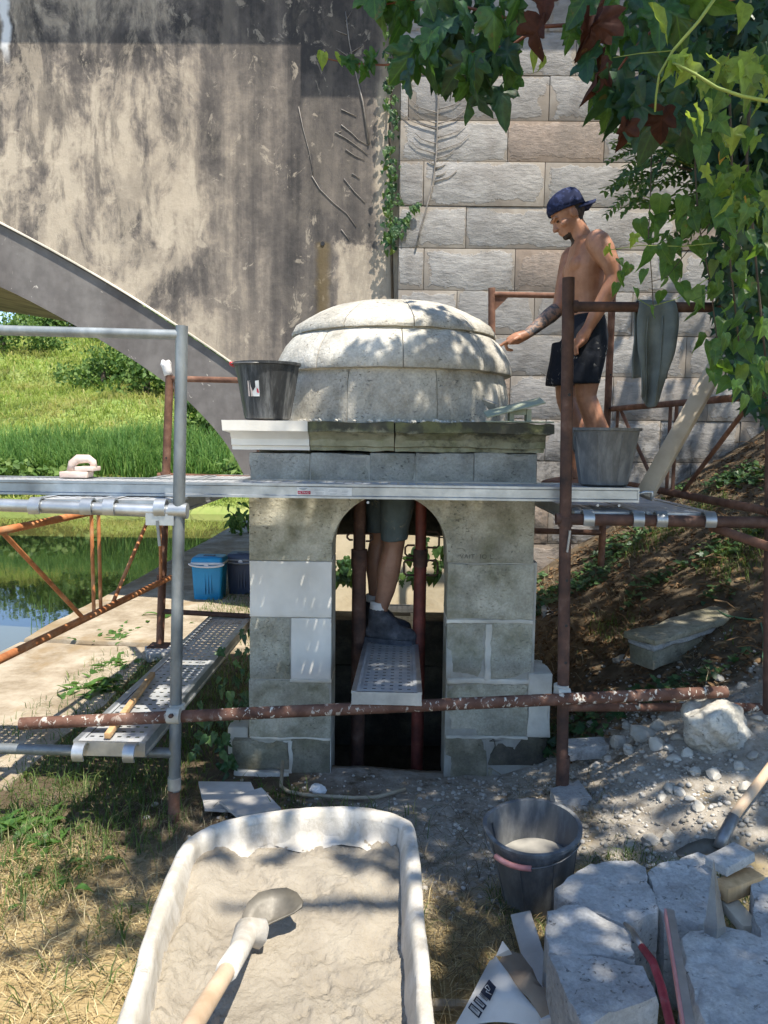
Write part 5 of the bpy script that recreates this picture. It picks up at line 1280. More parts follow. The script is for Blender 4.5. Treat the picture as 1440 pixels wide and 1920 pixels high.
# boards, hose and paper in front of the door
def sheet(poly, z, t, mat, name, label, cat, tilt=0.):
    P = [gnd(x, y, z) for x, y in poly]; m_ = MB(); m_.prism([p + Vector((0, 0, tilt * i)) for i, p in enumerate(P)], (0, 0, -t)); return tag(m_.build(name, M[mat]), label, cat)
sheet([(372, 1465), (470, 1466), (492, 1512), (462, 1520), (384, 1516)], .10, .012, 'board', 'loose_board', 'pale board lying flat at the foot of the left pier, the farther one', 'board')
sheet([(411, 1502), (490, 1478), (527, 1519), (446, 1536)], .118, .010, 'board', 'loose_board', 'pale tilted board overlapping another beside the mortar tub', 'board', .004)
hp_ = [(530, 1442), (527, 1468), (540, 1484), (575, 1494), (620, 1499), (665, 1502), (705, 1498), (735, 1489), (760, 1483)]
m_ = MB(); m_.tube([Vector((gnd(x, y, .05).x, gnd(x, y, .05).y, H(gnd(x, y, .05).x, gnd(x, y, .05).y) + .02 + (.07 if i == 0 else 0))) for i, (x, y) in enumerate(hp_)], .0085, 8)
tag(m_.build('hose', M['hose_tan'], smooth=True), 'tan hose curving over the dust before the doorway', 'hose')
random.seed(5); bm = bmesh.new(); bmesh.ops.create_icosphere(bm, subdivisions=3, radius=.035)
for v in bm.verts: v.co += noise.noise_vector(v.co * 45) * .016; v.co.z *= .6
me = bpy.data.meshes.new('crumpled_paper'); bm.to_mesh(me); bm.free(); me.materials.append(M['ink_white']); o = bpy.data.objects.new('crumpled_paper', me); link(o); p = gnd(596, 1476, .06); o.location = (p.x, p.y, H(p.x, p.y) + .02); tag(o, 'crumpled white paper at the left side of the doorway', 'paper')
# foot slab and pads
def pad(poly, z, t, label, name='footing_slab', mat='stone_cut', seed=1): return rock_prism(poly, z, t, seed, mat, name, label, 'footing slab', None, .003)
pad([(1033, 1478), (1085, 1462), (1108, 1494), (1042, 1503)], .185, .05, 'square stone pad under the rusty right post')
pad([(1064, 1384), (1130, 1380), (1142, 1398), (1066, 1404)], .24, .06, 'flat stone slab just behind the rusty right post', seed=2)
pad([(272, 1212), (318, 1206), (324, 1222), (276, 1228)], .10, .05, 'grey footing slab under the rear left post', seed=3)

# carved stone, pale stone and boulder on the right bank
cs = empty('carved_stone', on_ground(1290, 1235), 'long moulded pale stone lying in the shade on the right bank', 'carved stone')
a, b = at(1207, 1195, 3.85), at(1385, 1140, 4.25); ax = (b - a).normalized(); sv = Vector((ax.y, -ax.x, 0)).normalized(); uv = sv.cross(ax); uv = uv if uv.z > 0 else -uv
def cbar(nm, l0, l1, y0, y1, z0, z1, mat, sd):
    m_ = rbox_mesh(l0, l1, y0, y1, z0, z1, .006, .004, 12, sd, .05, .03); xf(m_, lambda p: a + ax * p.x + sv * p.y + uv * p.z); m_.build(nm, M[mat], cs, auto=50)
Ls = (b - a).length
cbar('top_slab', -.03, Ls, -.11, .10, -.022, .012, 'stone_base', 1); cbar('fillet', -.02, Ls - .01, -.10, .088, -.036, -.022, 'stone_cut', 2); cbar('moulding', -.01, Ls - .02, -.10, .072, -.058, -.036, 'stone_cut', 3); cbar('lower_body', 0, Ls - .1, -.1, .055, -.16, -.058, 'stone_base', 4)
p = on_ground(1050, 1170)
rock_prism([(1016, 1130), (1022, 1118), (1074, 1124), (1087, 1138), (1084, 1152), (1018, 1146)], .42, .2, 9, 'stone_dome', 'pale_stone', 'pale squared stone behind the rusty right post', 'stone', None)
p = on_ground(1362, 1412); bm = bmesh.new(); bmesh.ops.create_icosphere(bm, subdivisions=5, radius=1)
for v in bm.verts:
    d = v.co.copy(); k = 1 + .3 * noise.noise(d * 1.3) + .12 * noise.noise(d * 3.5) + .05 * noise.noise(d * 9) + .02 * noise.noise(d * 22); v.co = Vector((d.x * k * .155, d.y * k * .12, d.z * k * .12))
me = bpy.data.meshes.new('boulder'); bm.to_mesh(me); bm.free(); me.materials.append(M['stone_dome']); me.shade_smooth()
o = bpy.data.objects.new('boulder', me); link(o); o.location = p + Vector((0, .1, .07)); o.rotation_euler = (.1, .2, .6); tag(o, 'large pale boulder below the lower right ledger', 'boulder')
# green garden hose on the bank
gp = [(1340, 1150), (1365, 1162), (1400, 1168), (1425, 1170), (1432, 1200), (1430, 1240), (1436, 1275), (1450, 1290)]
pts = []
for (x, y) in gp: q = on_ground(x, y); pts.append(Vector((q.x, q.y, q.z + .02)))
m_ = MB(); m_.tube(pts, .005, 7); tag(m_.build('garden_hose', M['hose_green'], smooth=True), 'thin green hose trailing over the carved stone down the bank', 'hose')
# rubble: bigger lumps one by one, chips as ground cover
random.seed(31)
spots = [(1205, 1385, .07), (1160, 1395, .05), (1230, 1400, .05), (1110, 1362, .035), (1255, 1405, .03), (1290, 1415, .03), (1180, 1412, .04), (1262, 1425, .035), (1305, 1450, .03), (1340, 1455, .032), (1385, 1440, .03), (1410, 1420, .035), (1255, 1480, .03), (1275, 1490, .035), (1240, 1498, .026), (1220, 1578, .035), (1255, 1572, .03), (1180, 1590, .026), (1295, 1500, .025), (1310, 1515, .03), (1165, 1240, .045), (1290, 1265, .03), (1315, 1258, .025), (1350, 1275, .03), (1390, 1290, .03), (1115, 1440, .03), (1140, 1425, .025), (1345, 1395, .03), (1100, 1410, .03), (1400, 1480, .035), (1200, 1445, .024), (1165, 1465, .022), (1330, 1480, .024), (1235, 1365, .04), (1175, 1365, .03), (1420, 1350, .03), (290, 1510, .02), (275, 1535, .018), (1075, 1350, .03), (1270, 1385, .03), (1290, 1380, .025)]
for k, (x, y, s) in enumerate(spots):
    p = on_ground(x, y); stone('rubble_stone', p + Vector((0, 0, s * .25)), s, k, (random.uniform(-.4, .4), random.uniform(-.4, .4), random.uniform(0, 6)), 'largest broken rubble lump beside the boulder' if k == 0 else 'pale lump lying alone in the shade left of the carved stone' if k == 20 else 'pale broken rubble lump among the stone chips', 'rubble', 'rubble lumps around the scaffold foot')
base_v, base_f = [], []
bm = bmesh.new(); bmesh.ops.create_icosphere(bm, subdivisions=1, radius=1); bv_ = np.array([v.co[:] for v in bm.verts]); bf_ = np.array([[v.index for v in f.verts] for f in bm.faces]); bm.free()
rs = np.random.RandomState(3); VV, FF = [], []; cnt = 0
while cnt < 4200:
    if rs.rand() < .75: x, y = rs.normal(.95, .5), rs.normal(3.0, .42)
    else: x, y = rs.uniform(-.8, 1.8), rs.uniform(2.4, 4.4)
    if not (-.9 < x < 2.4 and 2.1 < y < 4.9) or (KX0 < x < KX1 and y > 3.58): continue
    s = .004 + .012 * rs.rand() ** 3.2
    k = bv_ * (1 + .5 * (rs.rand(12, 1) - .5)) * np.array([1, .8, .6]) * s; an = rs.rand() * 6.3; k = k @ np.array([[math.cos(an), -math.sin(an), 0], [math.sin(an), math.cos(an), 0], [0, 0, 1]])
    VV.append(k + [x, y, H(x, y) + s * .3]); FF.append(bf_ + 12 * cnt); cnt += 1
M['chips'] = simple('stone_chips', [(.25, (.22, .2, .16)), (.5, (.38, .35, .3)), (.8, (.56, .53, .47))], 9, 5, .95, 0, 40, .004, (1, 1, 1), 0, .2, isl=.35)
o = np_mesh('gravel', np.vstack(VV), np.vstack(FF), M['chips'], kind='stuff'); tag(o, 'pale stone chips strewn over the dusty ground', 'gravel')

# ------------------------------------------------------------------ people
def ellring(c, rx, ry, n=20, ax=None, ay=None):
    ax = ax or Vector((1, 0, 0)); ay = ay or Vector((0, 1, 0))
    return [Vector(c) + ax * rx * math.cos(2 * math.pi * k / n) + ay * ry * math.sin(2 * math.pi * k / n) for k in range(n)]
def limb(m_, pts, rs, n=14):
    """tapered limb with rounded ends"""
    pts = [Vector(p) for p in pts]; d0 = (pts[0] - pts[1]).normalized(); d1 = (pts[-1] - pts[-2]).normalized()
    P = [pts[0] + d0 * rs[0] * .95, pts[0] + d0 * rs[0] * .7] + pts + [pts[-1] + d1 * rs[-1] * .7, pts[-1] + d1 * rs[-1] * .95]
    R = [rs[0] * .25, rs[0] * .72] + list(rs) + [rs[-1] * .72, rs[-1] * .25]
    m_.tube(P, R, n); return m_
def ball(m_, c, r, R=None, n=16):
    c = Vector(c); R = R or Matrix.Identity(3); rs_ = []
    for i in range(1, 12):
        t = math.pi * i / 12; rs_.append([c + R @ Vector((r[0] * math.sin(t) * math.cos(2 * math.pi * k / n), r[1] * math.sin(t) * math.sin(2 * math.pi * k / n), -r[2] * math.cos(t))) for k in range(n)])
    m_.rings(rs_, True); return m_
def fuse(m_, name, mats, parent, voxel, smooth_it=4, pick=None):
    me = bpy.data.meshes.new(name); me.from_pydata(m_.v, [], m_.f)
    bm = bmesh.new(); bm.from_mesh(me); bmesh.ops.recalc_face_normals(bm, faces=bm.faces); bm.to_mesh(me); bm.free()
    o = bpy.data.objects.new(name, me); COL.objects.link(o)
    r = o.modifiers.new('r', 'REMESH'); r.mode = 'VOXEL'; r.voxel_size = voxel
    s_ = o.modifiers.new('s', 'SMOOTH'); s_.factor = .5; s_.iterations = smooth_it
    dg = bpy.context.evaluated_depsgraph_get(); me2 = bpy.data.meshes.new_from_object(o.evaluated_get(dg))
    bpy.data.objects.remove(o, do_unlink=True); bpy.data.meshes.remove(me)
    me2.materials.clear()
    for q in mats: me2.materials.append(q)
    if pick:
        for p in me2.polygons: p.material_index = pick(p.center)
    me2.shade_smooth(); o = bpy.data.objects.new(name, me2); link(o)
    if parent is not None: o.parent = parent; o.location = -wloc(parent)
    return o
def skinm(name, c0, c1):
    t = NT(name); v = t.pos()
    c = t.mix(t.ss(t.noise(v, 9, 5), .35, .65), c0, c1); c = t.mix(t.math('MULTIPLY', t.ss(t.noise(v, 70, 4), .55, .7), .25), c, (.2, .08, .05))
    b = t.n('ShaderNodeBsdfPrincipled'); t.l(c, b.inputs['Base Color']); b.inputs['Roughness'].default_value = .5
    b.inputs['Subsurface Weight'].default_value = .12; b.inputs['Subsurface Radius'].default_value = (.012, .005, .003); t.l(t.bump(t.noise(v, 90, 4), .08, .002), b.inputs['Normal']); t.l(b.outputs[0], t.out.inputs[0]); return t.mat
M['skin'] = skinm('tanned_skin', (.27, .12, .062), (.40, .195, .112))
M['skin_b'] = skinm('worker_skin', (.27, .14, .09), (.36, .19, .12))  # skin tone of the worker in the doorway
def tatm():
    t = NT('tattooed_skin'); v = t.pos(); f = t.ss(t.noise(v, 26, 6, .7, .9), .42, .56); c = t.mix(f, (.07, .075, .085), (.30, .19, .135)); return t.done(c, .55, None, 0, .35)
M['tattoo'] = tatm()
M['beard'] = simple('dark_hair', [(.3, (.02, .014, .01)), (.7, (.055, .038, .028))], 60, 4, .8, .4, 200, .003)
def capm():
    t = NT('navy_cap_cloth'); v = t.pos(); f = t.ss(t.noise(v, 34, 5, .65, .8), .5, .58); c = t.mix(t.math('MULTIPLY', f, .6), (.014, .019, .05), (.05, .065, .15)); return t.done(c, .85, t.bump(t.noise(v, 300, 2), .2, .001), 0, .2)
M['cap'] = capm()
def shortm(name, base, spot, thr):
    t = NT(name); v = t.pos(); f = t.math('MULTIPLY', t.ss(t.noise(v, 30, 5, .6, .5), thr, thr + .05), t.ss(t.noise(v, 6, 3), .5, .62)); c = t.mix(f, t.ramp(t.noise(v, 8, 5), [(.3, tuple(x * .6 for x in base)), (.7, base)]), spot)
    return t.done(c, .85, t.bump(t.noise(v, 16, 4), .5, .02), 0, .25)
M['shorts_a'] = shortm('black_sport_shorts', (.012, .015, .022), (.4, .38, .34), .6)
M['shorts_b'] = shortm('blue_grey_work_shorts', (.13, .165, .17), (.26, .24, .18), .56)
M['boot'] = simple('dusty_work_boot', [(.3, (.028, .03, .036)), (.55, (.07, .073, .085)), (.8, (.16, .16, .165))], 22, 6, .8, .3, 70, .003)
M['sole'] = simple('boot_sole', [(.3, (.03, .032, .04)), (.7, (.09, .095, .11))], 22, 5, .85, .3, 70, .003)

# the shirtless man pointing at the dome
AY = 4.5
A = lambda px, py, dy=0.: at(px, py, AY) + Vector((0, dy, 0))
pm = 1 / 320.4
pa = empty('person', Vector((A(1104, 900).x, AY, zr)), 'shirtless man in a backward blue cap and black shorts pointing at the dome', 'person', None)
b = MB()
tor = [(1094, 448, 19, .075), (1098, 458, 25, .14), (1101, 468, 31, .185), (1101, 485, 35, .195), (1099, 507, 38.5, .182), (1099, 530, 37, .165), (1100, 555, 32, .148), (1100, 580, 28, .142), (1099, 605, 28.5, .15), (1096, 632, 33, .166), (1094, 655, 34, .168), (1094, 672, 28, .15)]
b.rings([ellring(A(x, y), hw * pm, ry, 24) for x, y, hw, ry in tor], True)
ball(b, A(1077, 502, -.07), (.05, .085, .055)); ball(b, A(1077, 502, .07), (.05, .085, .055))          # chest
ball(b, A(1122, 485, -.09), (.05, .08, .10)); ball(b, A(1122, 485, .09), (.05, .08, .10))              # shoulder blades
limb(b, [A(1098, 462), A(1084, 434), A(1076, 420)], [.064, .057, .058])                                 # neck
ball(b, A(1106, 648, -.08), (.075, .08, .08)); ball(b, A(1106, 648, .08), (.075, .08, .08))
HR = Matrix.Rotation(rad(-30), 3, 'Y'); HC = A(1066, 404)                                               # head, tilted forward (faces -x)
def hd(x, y, z): return HC + HR @ Vector((x, y, z))
ball(b, hd(.008, 0, .028), (.098, .076, .095), HR); ball(b, hd(-.022, 0, -.035), (.068, .062, .082), HR); ball(b, hd(-.042, 0, -.078), (.042, .045, .04), HR)
ball(b, hd(-.066, 0, -.098), (.02, .024, .018), HR)                                                     # chin
limb(b, [hd(-.082, 0, .012), hd(-.098, 0, -.022), hd(-.106, 0, -.036)], [.009, .012, .014], 8); ball(b, hd(-.098, .011, -.038), (.011, .009, .009), HR); ball(b, hd(-.098, -.011, -.038), (.011, .009, .009), HR)
ball(b, hd(-.084, 0, -.062), (.012, .024, .008), HR); ball(b, hd(-.081, 0, -.074), (.012, .021, .008), HR)  # lips
limb(b, [hd(-.088, -.045, .018), hd(-.094, 0, .016), hd(-.088, .045, .018)], [.010, .011, .010], 8)        # brow
ball(b, hd(.012, -.076, -.012), (.020, .010, .031), HR); ball(b, hd(.012, .076, -.012), (.020, .010, .031), HR)  # ears
ball(b, hd(-.055, -.048, -.03), (.026, .02, .02), HR); ball(b, hd(-.055, .048, -.03), (.026, .02, .02), HR)
# near arm, bent, hand at the hip behind the post
limb(b, [A(1104, 468, -.185), A(1112, 485, -.205), A(1124, 512, -.225), A(1131, 533, -.225)], [.066, .064, .050, .043])
limb(b, [A(1131, 534, -.225), A(1120, 562, -.225), A(1098, 602, -.205), A(1086, 625, -.195)], [.044, .046, .038, .029])
limb(b, [A(1086, 625, -.195), A(1077, 640, -.19), A(1070, 652, -.185)], [.03, .036, .026])
for k in range(4):
    limb(b, [A(1072 + k, 648, -.165 - k * .018), A(1064, 660, -.165 - k * .018), A(1066, 671, -.165 - k * .018)], [.011, .010, .008], 8)
limb(b, [A(1079, 637, -.165), A(1064, 646, -.155), A(1058, 656, -.155)], [.013, .011, .008], 8)
# far arm pointing
limb(b, [A(1084, 470, .165), A(1077, 495, .16), A(1066, 535, .13), A(1057, 570, .10)], [.062, .058, .05, .043])
elb, wri = A(1057, 571, .10), A(988, 627, .0)
limb(b, [elb, elb.lerp(wri, .3), elb.lerp(wri, .7), wri], [.044, .047, .036, .0285])
pal = A(968, 635, -.005); kn = A(957, 638, -.01)
fd_ = (A(930, 653) - A(957, 640)).normalized(); sid = Vector((0, 1, 0)); upv = sid.cross(fd_).normalized()
limb(b, [wri, pal, kn], [.029, .036, .027], 12); ball(b, pal + Vector((-.004, 0, 0)), (.042, .040, .026), Matrix.Rotation(rad(-22), 3, 'Y'))
limb(b, [kn + sid * -.022, kn + sid * -.022 + fd_ * .035, A(931, 653, -.032)], [.0115, .0105, .0085], 10)            # index
for k, (off, ln) in enumerate(((-.002, .040), (.017, .038), (.034, .032))):                                           # curled fingers
    r0_ = kn + sid * off; r1_ = r0_ + fd_ * ln * .85 + Vector((0, 0, -.008)); r2_ = r1_ + Vector((.014, 0, -.030)); r3_ = r2_ + Vector((.026, 0, -.004))
    limb(b, [r0_, r1_, r2_, r3_], [.0118, .0112, .010, .0085], 8)
t0_ = pal + Vector((.004, -.036, .0)); limb(b, [t0_, t0_ + Vector((-.025, -.014, -.012)), t0_ + Vector((-.048, -.008, -.034))], [.0145, .0125, .009], 8)  # thumb
# legs
def leg(xo, dy):
    limb(b, [A(1096 + xo * .4, 650, dy), A(1094 + xo, 700, dy), A(1090 + xo, 745, dy)], [.092, .078, .058])
    limb(b, [A(1090 + xo, 745, dy), A(1103 + xo, 780, dy), A(1112 + xo, 806, dy), A(1110 + xo, 840, dy), A(1106 + xo, 880, dy)], [.057, .060, .064, .050, .037])
    f_ = A(1106 + xo, 880, dy); f_.z = zr + .045; limb(b, [A(1106 + xo, 880, dy), f_], [.037, .042]); limb(b, [f_ + Vector((.03, 0, -.012)), f_ + Vector((-.08, 0, -.012)), f_ + Vector((-.17, 0, -.02))], [.036, .038, .026])
leg(0, -.10); leg(-22, .10)
def pickA(c):
    v = wri - elb; t = (c - elb).dot(v) / v.dot(v)
    if .12 < t < 1.02 and (c - elb - v * t).length < .07: return 1
    q = HR.transposed() @ (c - HC)
    if q.length > .17: return 0
    if q.x < -.045 and q.z < -.088 and abs(q.y) < .04: return 2
    if q.x > .03 and q.z > -.06 and q.length < .125: return 2
    return 0
fuse(b, 'body', [M['skin'], M['tattoo'], M['beard']], pa, .0056, 3, pickA)
# eyes
for s in (-1, 1):
    m_ = MB(); ball(m_, hd(-.079, s * .032, -.004), (.008, .011, .006), HR, 10); m_.build('eye', M['beard'], pa, smooth=True)
    m_ = MB(); limb(m_, [hd(-.087, s * .05, .014), hd(-.097, s * .032, .022), hd(-.101, s * .012, .019)], [.0022, .0035, .003], 6); m_.build('eyebrow', M['beard'], pa, smooth=True)
# cap worn backwards
m_ = MB(); n_ = 28; rr_ = []
for (z, rx, ry, cx) in ((.026, .1065, .084, .006), (.045, .107, .085, .007), (.075, .103, .083, .010), (.10, .09, .074, .012), (.118, .066, .056, .014), (.128, .035, .03, .016), (.131, .008, .008, .016)):
    rr_.append([hd(cx + rx * math.cos(2 * math.pi * k / n_), ry * math.sin(2 * math.pi * k / n_), z + .012 + .0 * k + (.018 * math.cos(2 * math.pi * k / n_) * -1 if z < .05 else 0)) for k in range(n_)])
m_.rings(rr_, True); m_.rings([[hd(.006 + .1068 * s * math.cos(2 * math.pi * k / n_), .0843 * s * math.sin(2 * math.pi * k / n_), .038 + dz - .018 * math.cos(2 * math.pi * k / n_)) for k in range(n_)] for s, dz in ((.97, -.002), (1.0, -.012), (1.02, 0))], False)
o = m_.build('cap', M['cap'], pa, smooth=True)
m_ = MB(); rows = []
for j in range(6):
    t = j / 5; rows.append([hd(.085 + t * .088 - .04 * (abs(u) ** 2) * (1 - .1 * t), u * .072, .02 - t * .022 - .022 * u * u + .006) for u in [i / 6 - 1 for i in range(13)]])
m_.rings(rows, False, False); bo = m_.build('cap_brim', M['cap'], pa, smooth=True); so = bo.modifiers.new('thickness', 'SOLIDIFY'); so.thickness = .006
# shorts
s_ = MB(); s_.rings([ellring(A(x, y), hw * pm, ry, 24) for x, y, hw, ry in ((1101, 599, 31, .168), (1100, 606, 33, .178), (1096, 632, 40, .195), (1094, 660, 42, .198), (1093, 676, 38, .185))], True)
for xo, dy in ((0, -.098), (-16, .098)):
    s_.rings([ellring(A(x + xo, y, dy), hw * pm, ry, 18) for x, y, hw, ry in ((1094, 640, 35, .09), (1089, 675, 36.5, .102), (1083, 705, 36, .103), (1080, 722, 35.5, .102))], True)
xf(s_, lambda p: p + nzv(p, 14, 2) * .008)
fuse(s_, 'shorts', [M['shorts_a']], pa, .008, 3)
m_ = MB(); m_.rings([ellring(A(1101, 601), 30 * pm, .163, 24), ellring(A(1101, 597), 30.5 * pm, .166, 24), ellring(A(1101, 594), 29.5 * pm, .162, 24)], False); m_.build('waistband', M['shorts_a'], pa, smooth=True)

# the worker standing inside the well house (legs in view)
BY_ = 4.06; Bf = lambda px, py, dy=0.: at(px, py, BY_) + Vector((0, dy, 0)); pb_ = BY_ / FPX
pb = empty('person', Bf(725, 1198), 'worker inside the doorway, blue grey shorts and dusty work boots in view', 'person', None)
zfB = Bf(725, 1196).z; b = MB()
def legB(hip, knee, calf, ank, dy):
    limb(b, [Bf(*hip, dy), Bf(*knee, dy)], [.088, .056]); limb(b, [Bf(*knee, dy), Bf(*calf, dy), Bf((calf[0] + ank[0]) / 2 + 2, (calf[1] + ank[1]) / 2, dy), Bf(*ank, dy)], [.055, .061, .050, .036]); limb(b, [Bf(*ank, dy), Bf(ank[0], ank[1] + 28, dy)], [.040, .042])
legB((748, 880), (738, 1022), (729, 1066), (713, 1138), -.08); legB((718, 880), (711, 1020), (704, 1062), (703, 1132), .10)
b.rings([ellring(Bf(735, y), hw * pb_, ry, 20) for y, hw, ry in ((900, 42, .15), (870, 44, .165), (820, 42, .15), (770, 48, .17), (735, 50, .185), (715, 30, .12))], True)
limb(b, [Bf(738, 720), Bf(750, 700)], [.055, .055]); ball(b, Bf(762, 700), (.08, .07, .095))
for s in (-1, 1): limb(b, [Bf(736, 735, s * .17), Bf(745, 790, s * .2), Bf(775, 760, s * .17), Bf(800, 730, s * .12)], [.055, .045, .038, .03])
fuse(b, 'body', [M['skin_b']], pb, .008, 3)
s_ = MB(); s_.rings([ellring(Bf(735, y), hw * pb_, ry, 20) for y, hw, ry in ((868, 46, .175), (895, 48, .18), (925, 48, .18))], True)
for x0, x1, dy, he in ((746, 738, -.08, 1009), (718, 711, .10, 1001)):
    s_.rings([ellring(Bf(x, y, dy), hw * pb_, ry, 18) for x, y, hw, ry in ((x0, 905, 36, .10), (x0 - 2, 950, 31, .095), (x1 + 2, 985, 27, .086), (x1 + 1, he, 26, .084))], True)
xf(s_, lambda p: p + nzv(p, 13, 4) * .01); fuse(s_, 'shorts', [M['shorts_b']], pb, .008, 2)
def bootB(ank, dy, nm):
    c_ = Bf(*ank, dy); yaw = Matrix.Rotation(rad(-14), 3, 'Z'); z0 = zfB; q = lambda x, y, z: Vector((c_.x, c_.y, z0)) + yaw @ Vector((x, y, z))
    m_ = MB(); limb(m_, [q(-.01, 0, .17), q(-.012, 0, .10), q(-.01, 0, .06)], [.05, .052, .05]); limb(m_, [q(-.035, 0, .055), q(.06, 0, .055), q(.125, 0, .048), q(.165, 0, .044)], [.046, .050, .046, .040]); limb(m_, [q(.0, 0, .14), q(.07, 0, .085)], [.04, .044])
    o = fuse(m_, nm, [M['boot']], pb, .006, 4)
    m_ = MB(); out = [(-.085, .0), (-.075, .035), (-.02, .042), (.06, .048), (.13, .05), (.18, .036), (.2, 0), (.18, -.036), (.13, -.05), (.06, -.048), (-.02, -.042), (-.075, -.035)]
    m_.rings([[q(x, y, .0) for x, y in out], [q(x * 1.01, y * 1.03, .012) for x, y in out], [q(x, y, .028) for x, y in out]], True); so_ = m_.build('sole', M['sole'], o, auto=40)
    m_ = MB()
    for k in range(4): m_.tube([q(.02 + k * .02, -.038, .128 - k * .014), q(.026 + k * .02, 0, .138 - k * .013), q(.02 + k * .02, .038, .128 - k * .014)], .003, 6)
    tag(m_.build('laces', M['black'], o), kind='stuff')
    m_ = MB(); m_.tube([q(-.01, 0, .165), q(-.008, 0, .215)], [.047, .044], 14); m_.build('sock', M['white_cloth'], pb, smooth=True)
bootB((713, 1150), -.08, 'work_boot'); bootB((703, 1146), .10, 'work_boot')
# ------------------------------------------------------------------ foliage tools
def leaf_mesh(half, cy, fold=.22, droop=.22, name='leaf', stalk=.0, fine=False):
    pts = half + [(-x, y) for x, y in half[-2:0:-1]]
    f3 = lambda x, y: (x, y, fold * abs(x) - droop * max(0, y) ** 2 + .035 * math.sin(9 * x + 7 * y) + (.03 * math.sin(21 * x - 13 * y) if fine else 0))
    n_ = len(pts)
    if not fine:
        V_ = [f3(*p) for p in pts] + [f3(0, cy)]; return V_, [(i, (i + 1) % n_, n_) for i in range(n_)]
    V_ = [f3(*p) for p in pts] + [f3(p[0] * .55, cy + (p[1] - cy) * .55) for p in pts] + [f3(0, cy)]
    F_ = []
    for i in range(n_):
        j = (i + 1) % n_; F_ += [(i, j, n_ + j), (i, n_ + j, n_ + i), (n_ + i, n_ + j, 2 * n_)]
    return V_, F_
MAPLE = [(0, 0), (.14, -.07), (.30, -.06), (.43, .0), (.39, .10), (.36, .19), (.47, .27), (.52, .38), (.55, .53), (.45, .54), (.36, .53), (.27, .52), (.28, .63), (.23, .72), (.15, .85), (0, 1)]
HEART = [(0, 0), (.16, -.08), (.33, -.03), (.42, .14), (.40, .34), (.29, .58), (.13, .84), (0, 1.06)]
OVAL = [(0, 0), (.16, .12), (.24, .38), (.19, .66), (.08, .9), (0, 1.08)]
LOBE3 = [(0, 0), (.25, -.08), (.5, .1), (.34, .26), (.46, .52), (.24, .5), (.16, .72), (0, 1)]
def mk_leaf(name, half, cy, mat, **kw):
    V_, F_ = leaf_mesh(half, cy, fine=True, **kw); me = bpy.data.meshes.new(name); me.from_pydata(V_, [], F_); me.materials.append(M[mat]); me.shade_smooth(); return me
def basis(tip, nrm):
    t = Vector(tip).normalized(); n_ = Vector(nrm); n_ = (n_ - t * n_.dot(t)); n_ = n_.normalized() if n_.length > 1e-4 else t.orthogonal().normalized()
    x = t.cross(n_); return Matrix((x, t, n_)).transposed()
def px_h(p): return abs(math.sin(p[0] * 91.7 + p[1] * 37.3 + p[2] * 53.9)) * 10.
def leaf_obj(name, me, p, tip, nrm, s, parent):
    o = bpy.data.objects.new(name, me); COL.objects.link(o); o.parent = parent
    o.matrix_local = Matrix.Translation(Vector(p) - wloc(parent)) @ basis(tip, nrm).to_4x4() @ Matrix.Diagonal((s * (.72 + .42 * ((px_h(p) * 7.3) % 1.)), s, s * (.6 + 1.2 * ((px_h(p) * 3.1) % 1.)), 1)); return o
def scatter(name, base, P, T, N, S, mat, parent=None, kind='stuff'):
    bv = np.array(base[0]); bf = np.array(base[1]); P, T, N, S = map(np.asarray, (P, T, N, S))
    T = T / np.linalg.norm(T, axis=1, keepdims=True); N = N - T * (N * T).sum(1, keepdims=True); N = N / np.maximum(1e-6, np.linalg.norm(N, axis=1, keepdims=True)); X = np.cross(T, N)
    Vv = P[:, None, :] + S[:, None, None] * (bv[None, :, 0:1] * X[:, None, :] + bv[None, :, 1:2] * T[:, None, :] + bv[None, :, 2:3] * N[:, None, :])
    Fc = (bf[None] + (np.arange(len(P)) * len(bv))[:, None, None]).reshape(-1, bf.shape[1])
    return np_mesh(name, Vv.reshape(-1, 3), Fc, M[mat], parent, True, kind)
def inpoly(x, y, P):
    c = False; j = len(P) - 1
    for i in range(len(P)):
        if (P[i][1] > y) != (P[j][1] > y) and x < (P[j][0] - P[i][0]) * (y - P[i][1]) / (P[j][1] - P[i][1]) + P[i][0]: c = not c
        j = i
    return c
def sample(poly, n, rnd_):
    xs_ = [p[0] for p in poly]; ys_ = [p[1] for p in poly]; out = []
    while len(out) < n:
        x, y = rnd_.uniform(min(xs_), max(xs_)), rnd_.uniform(min(ys_), max(ys_))
        if inpoly(x, y, poly): out.append((x, y))
    return out
SIMPLE = leaf_mesh([(0, 0), (.36, .02), (.26, .2), (.5, .45), (.18, .5), (0, 1)], .3, .2, .2)

# ------------------------------------------------------------------ maple: trunk, limbs, leaves in view one by one, crown overhead
rnd = random.Random(12)
tb0 = Vector((3.45, 1.5, H(3.45, 1.5) - .05)); mt_ = empty('maple_tree', tb0, 'maple tree whose lobed green and dark red leaves hang in from the top', 'tree')
m_ = MB(); m_.tube([tb0, tb0 + Vector((-.05, .05, 1.2)), tb0 + Vector((-.2, .1, 2.6)), tb0 + Vector((-.25, .15, 3.7))], [.2, .16, .14, .1], 12); m_.build('trunk', M['bark'], mt_, smooth=True)
fk = tb0 + Vector((-.25, .15, 3.6))
LIMBS = [[(2.3, 2.0, 4.6), (1.3, 2.2, 5.0), (.3, 2.4, 4.9)], [(2.6, .6, 4.9), (1.6, .2, 5.3), (.9, .1, 5.4)], [(3.0, 2.8, 4.9), (2.4, 3.6, 5.1)], [(2.2, 1.6, 4.2), (1.5, 1.9, 3.5), (1.05, 2.15, 3.05), (.75, 2.3, 2.82)], [(2.7, 1.7, 4.0), (1.9, 2.0, 3.3), (1.35, 2.1, 2.9)], [(3.8, .4, 5), (3.9, -.6, 5.3)]]
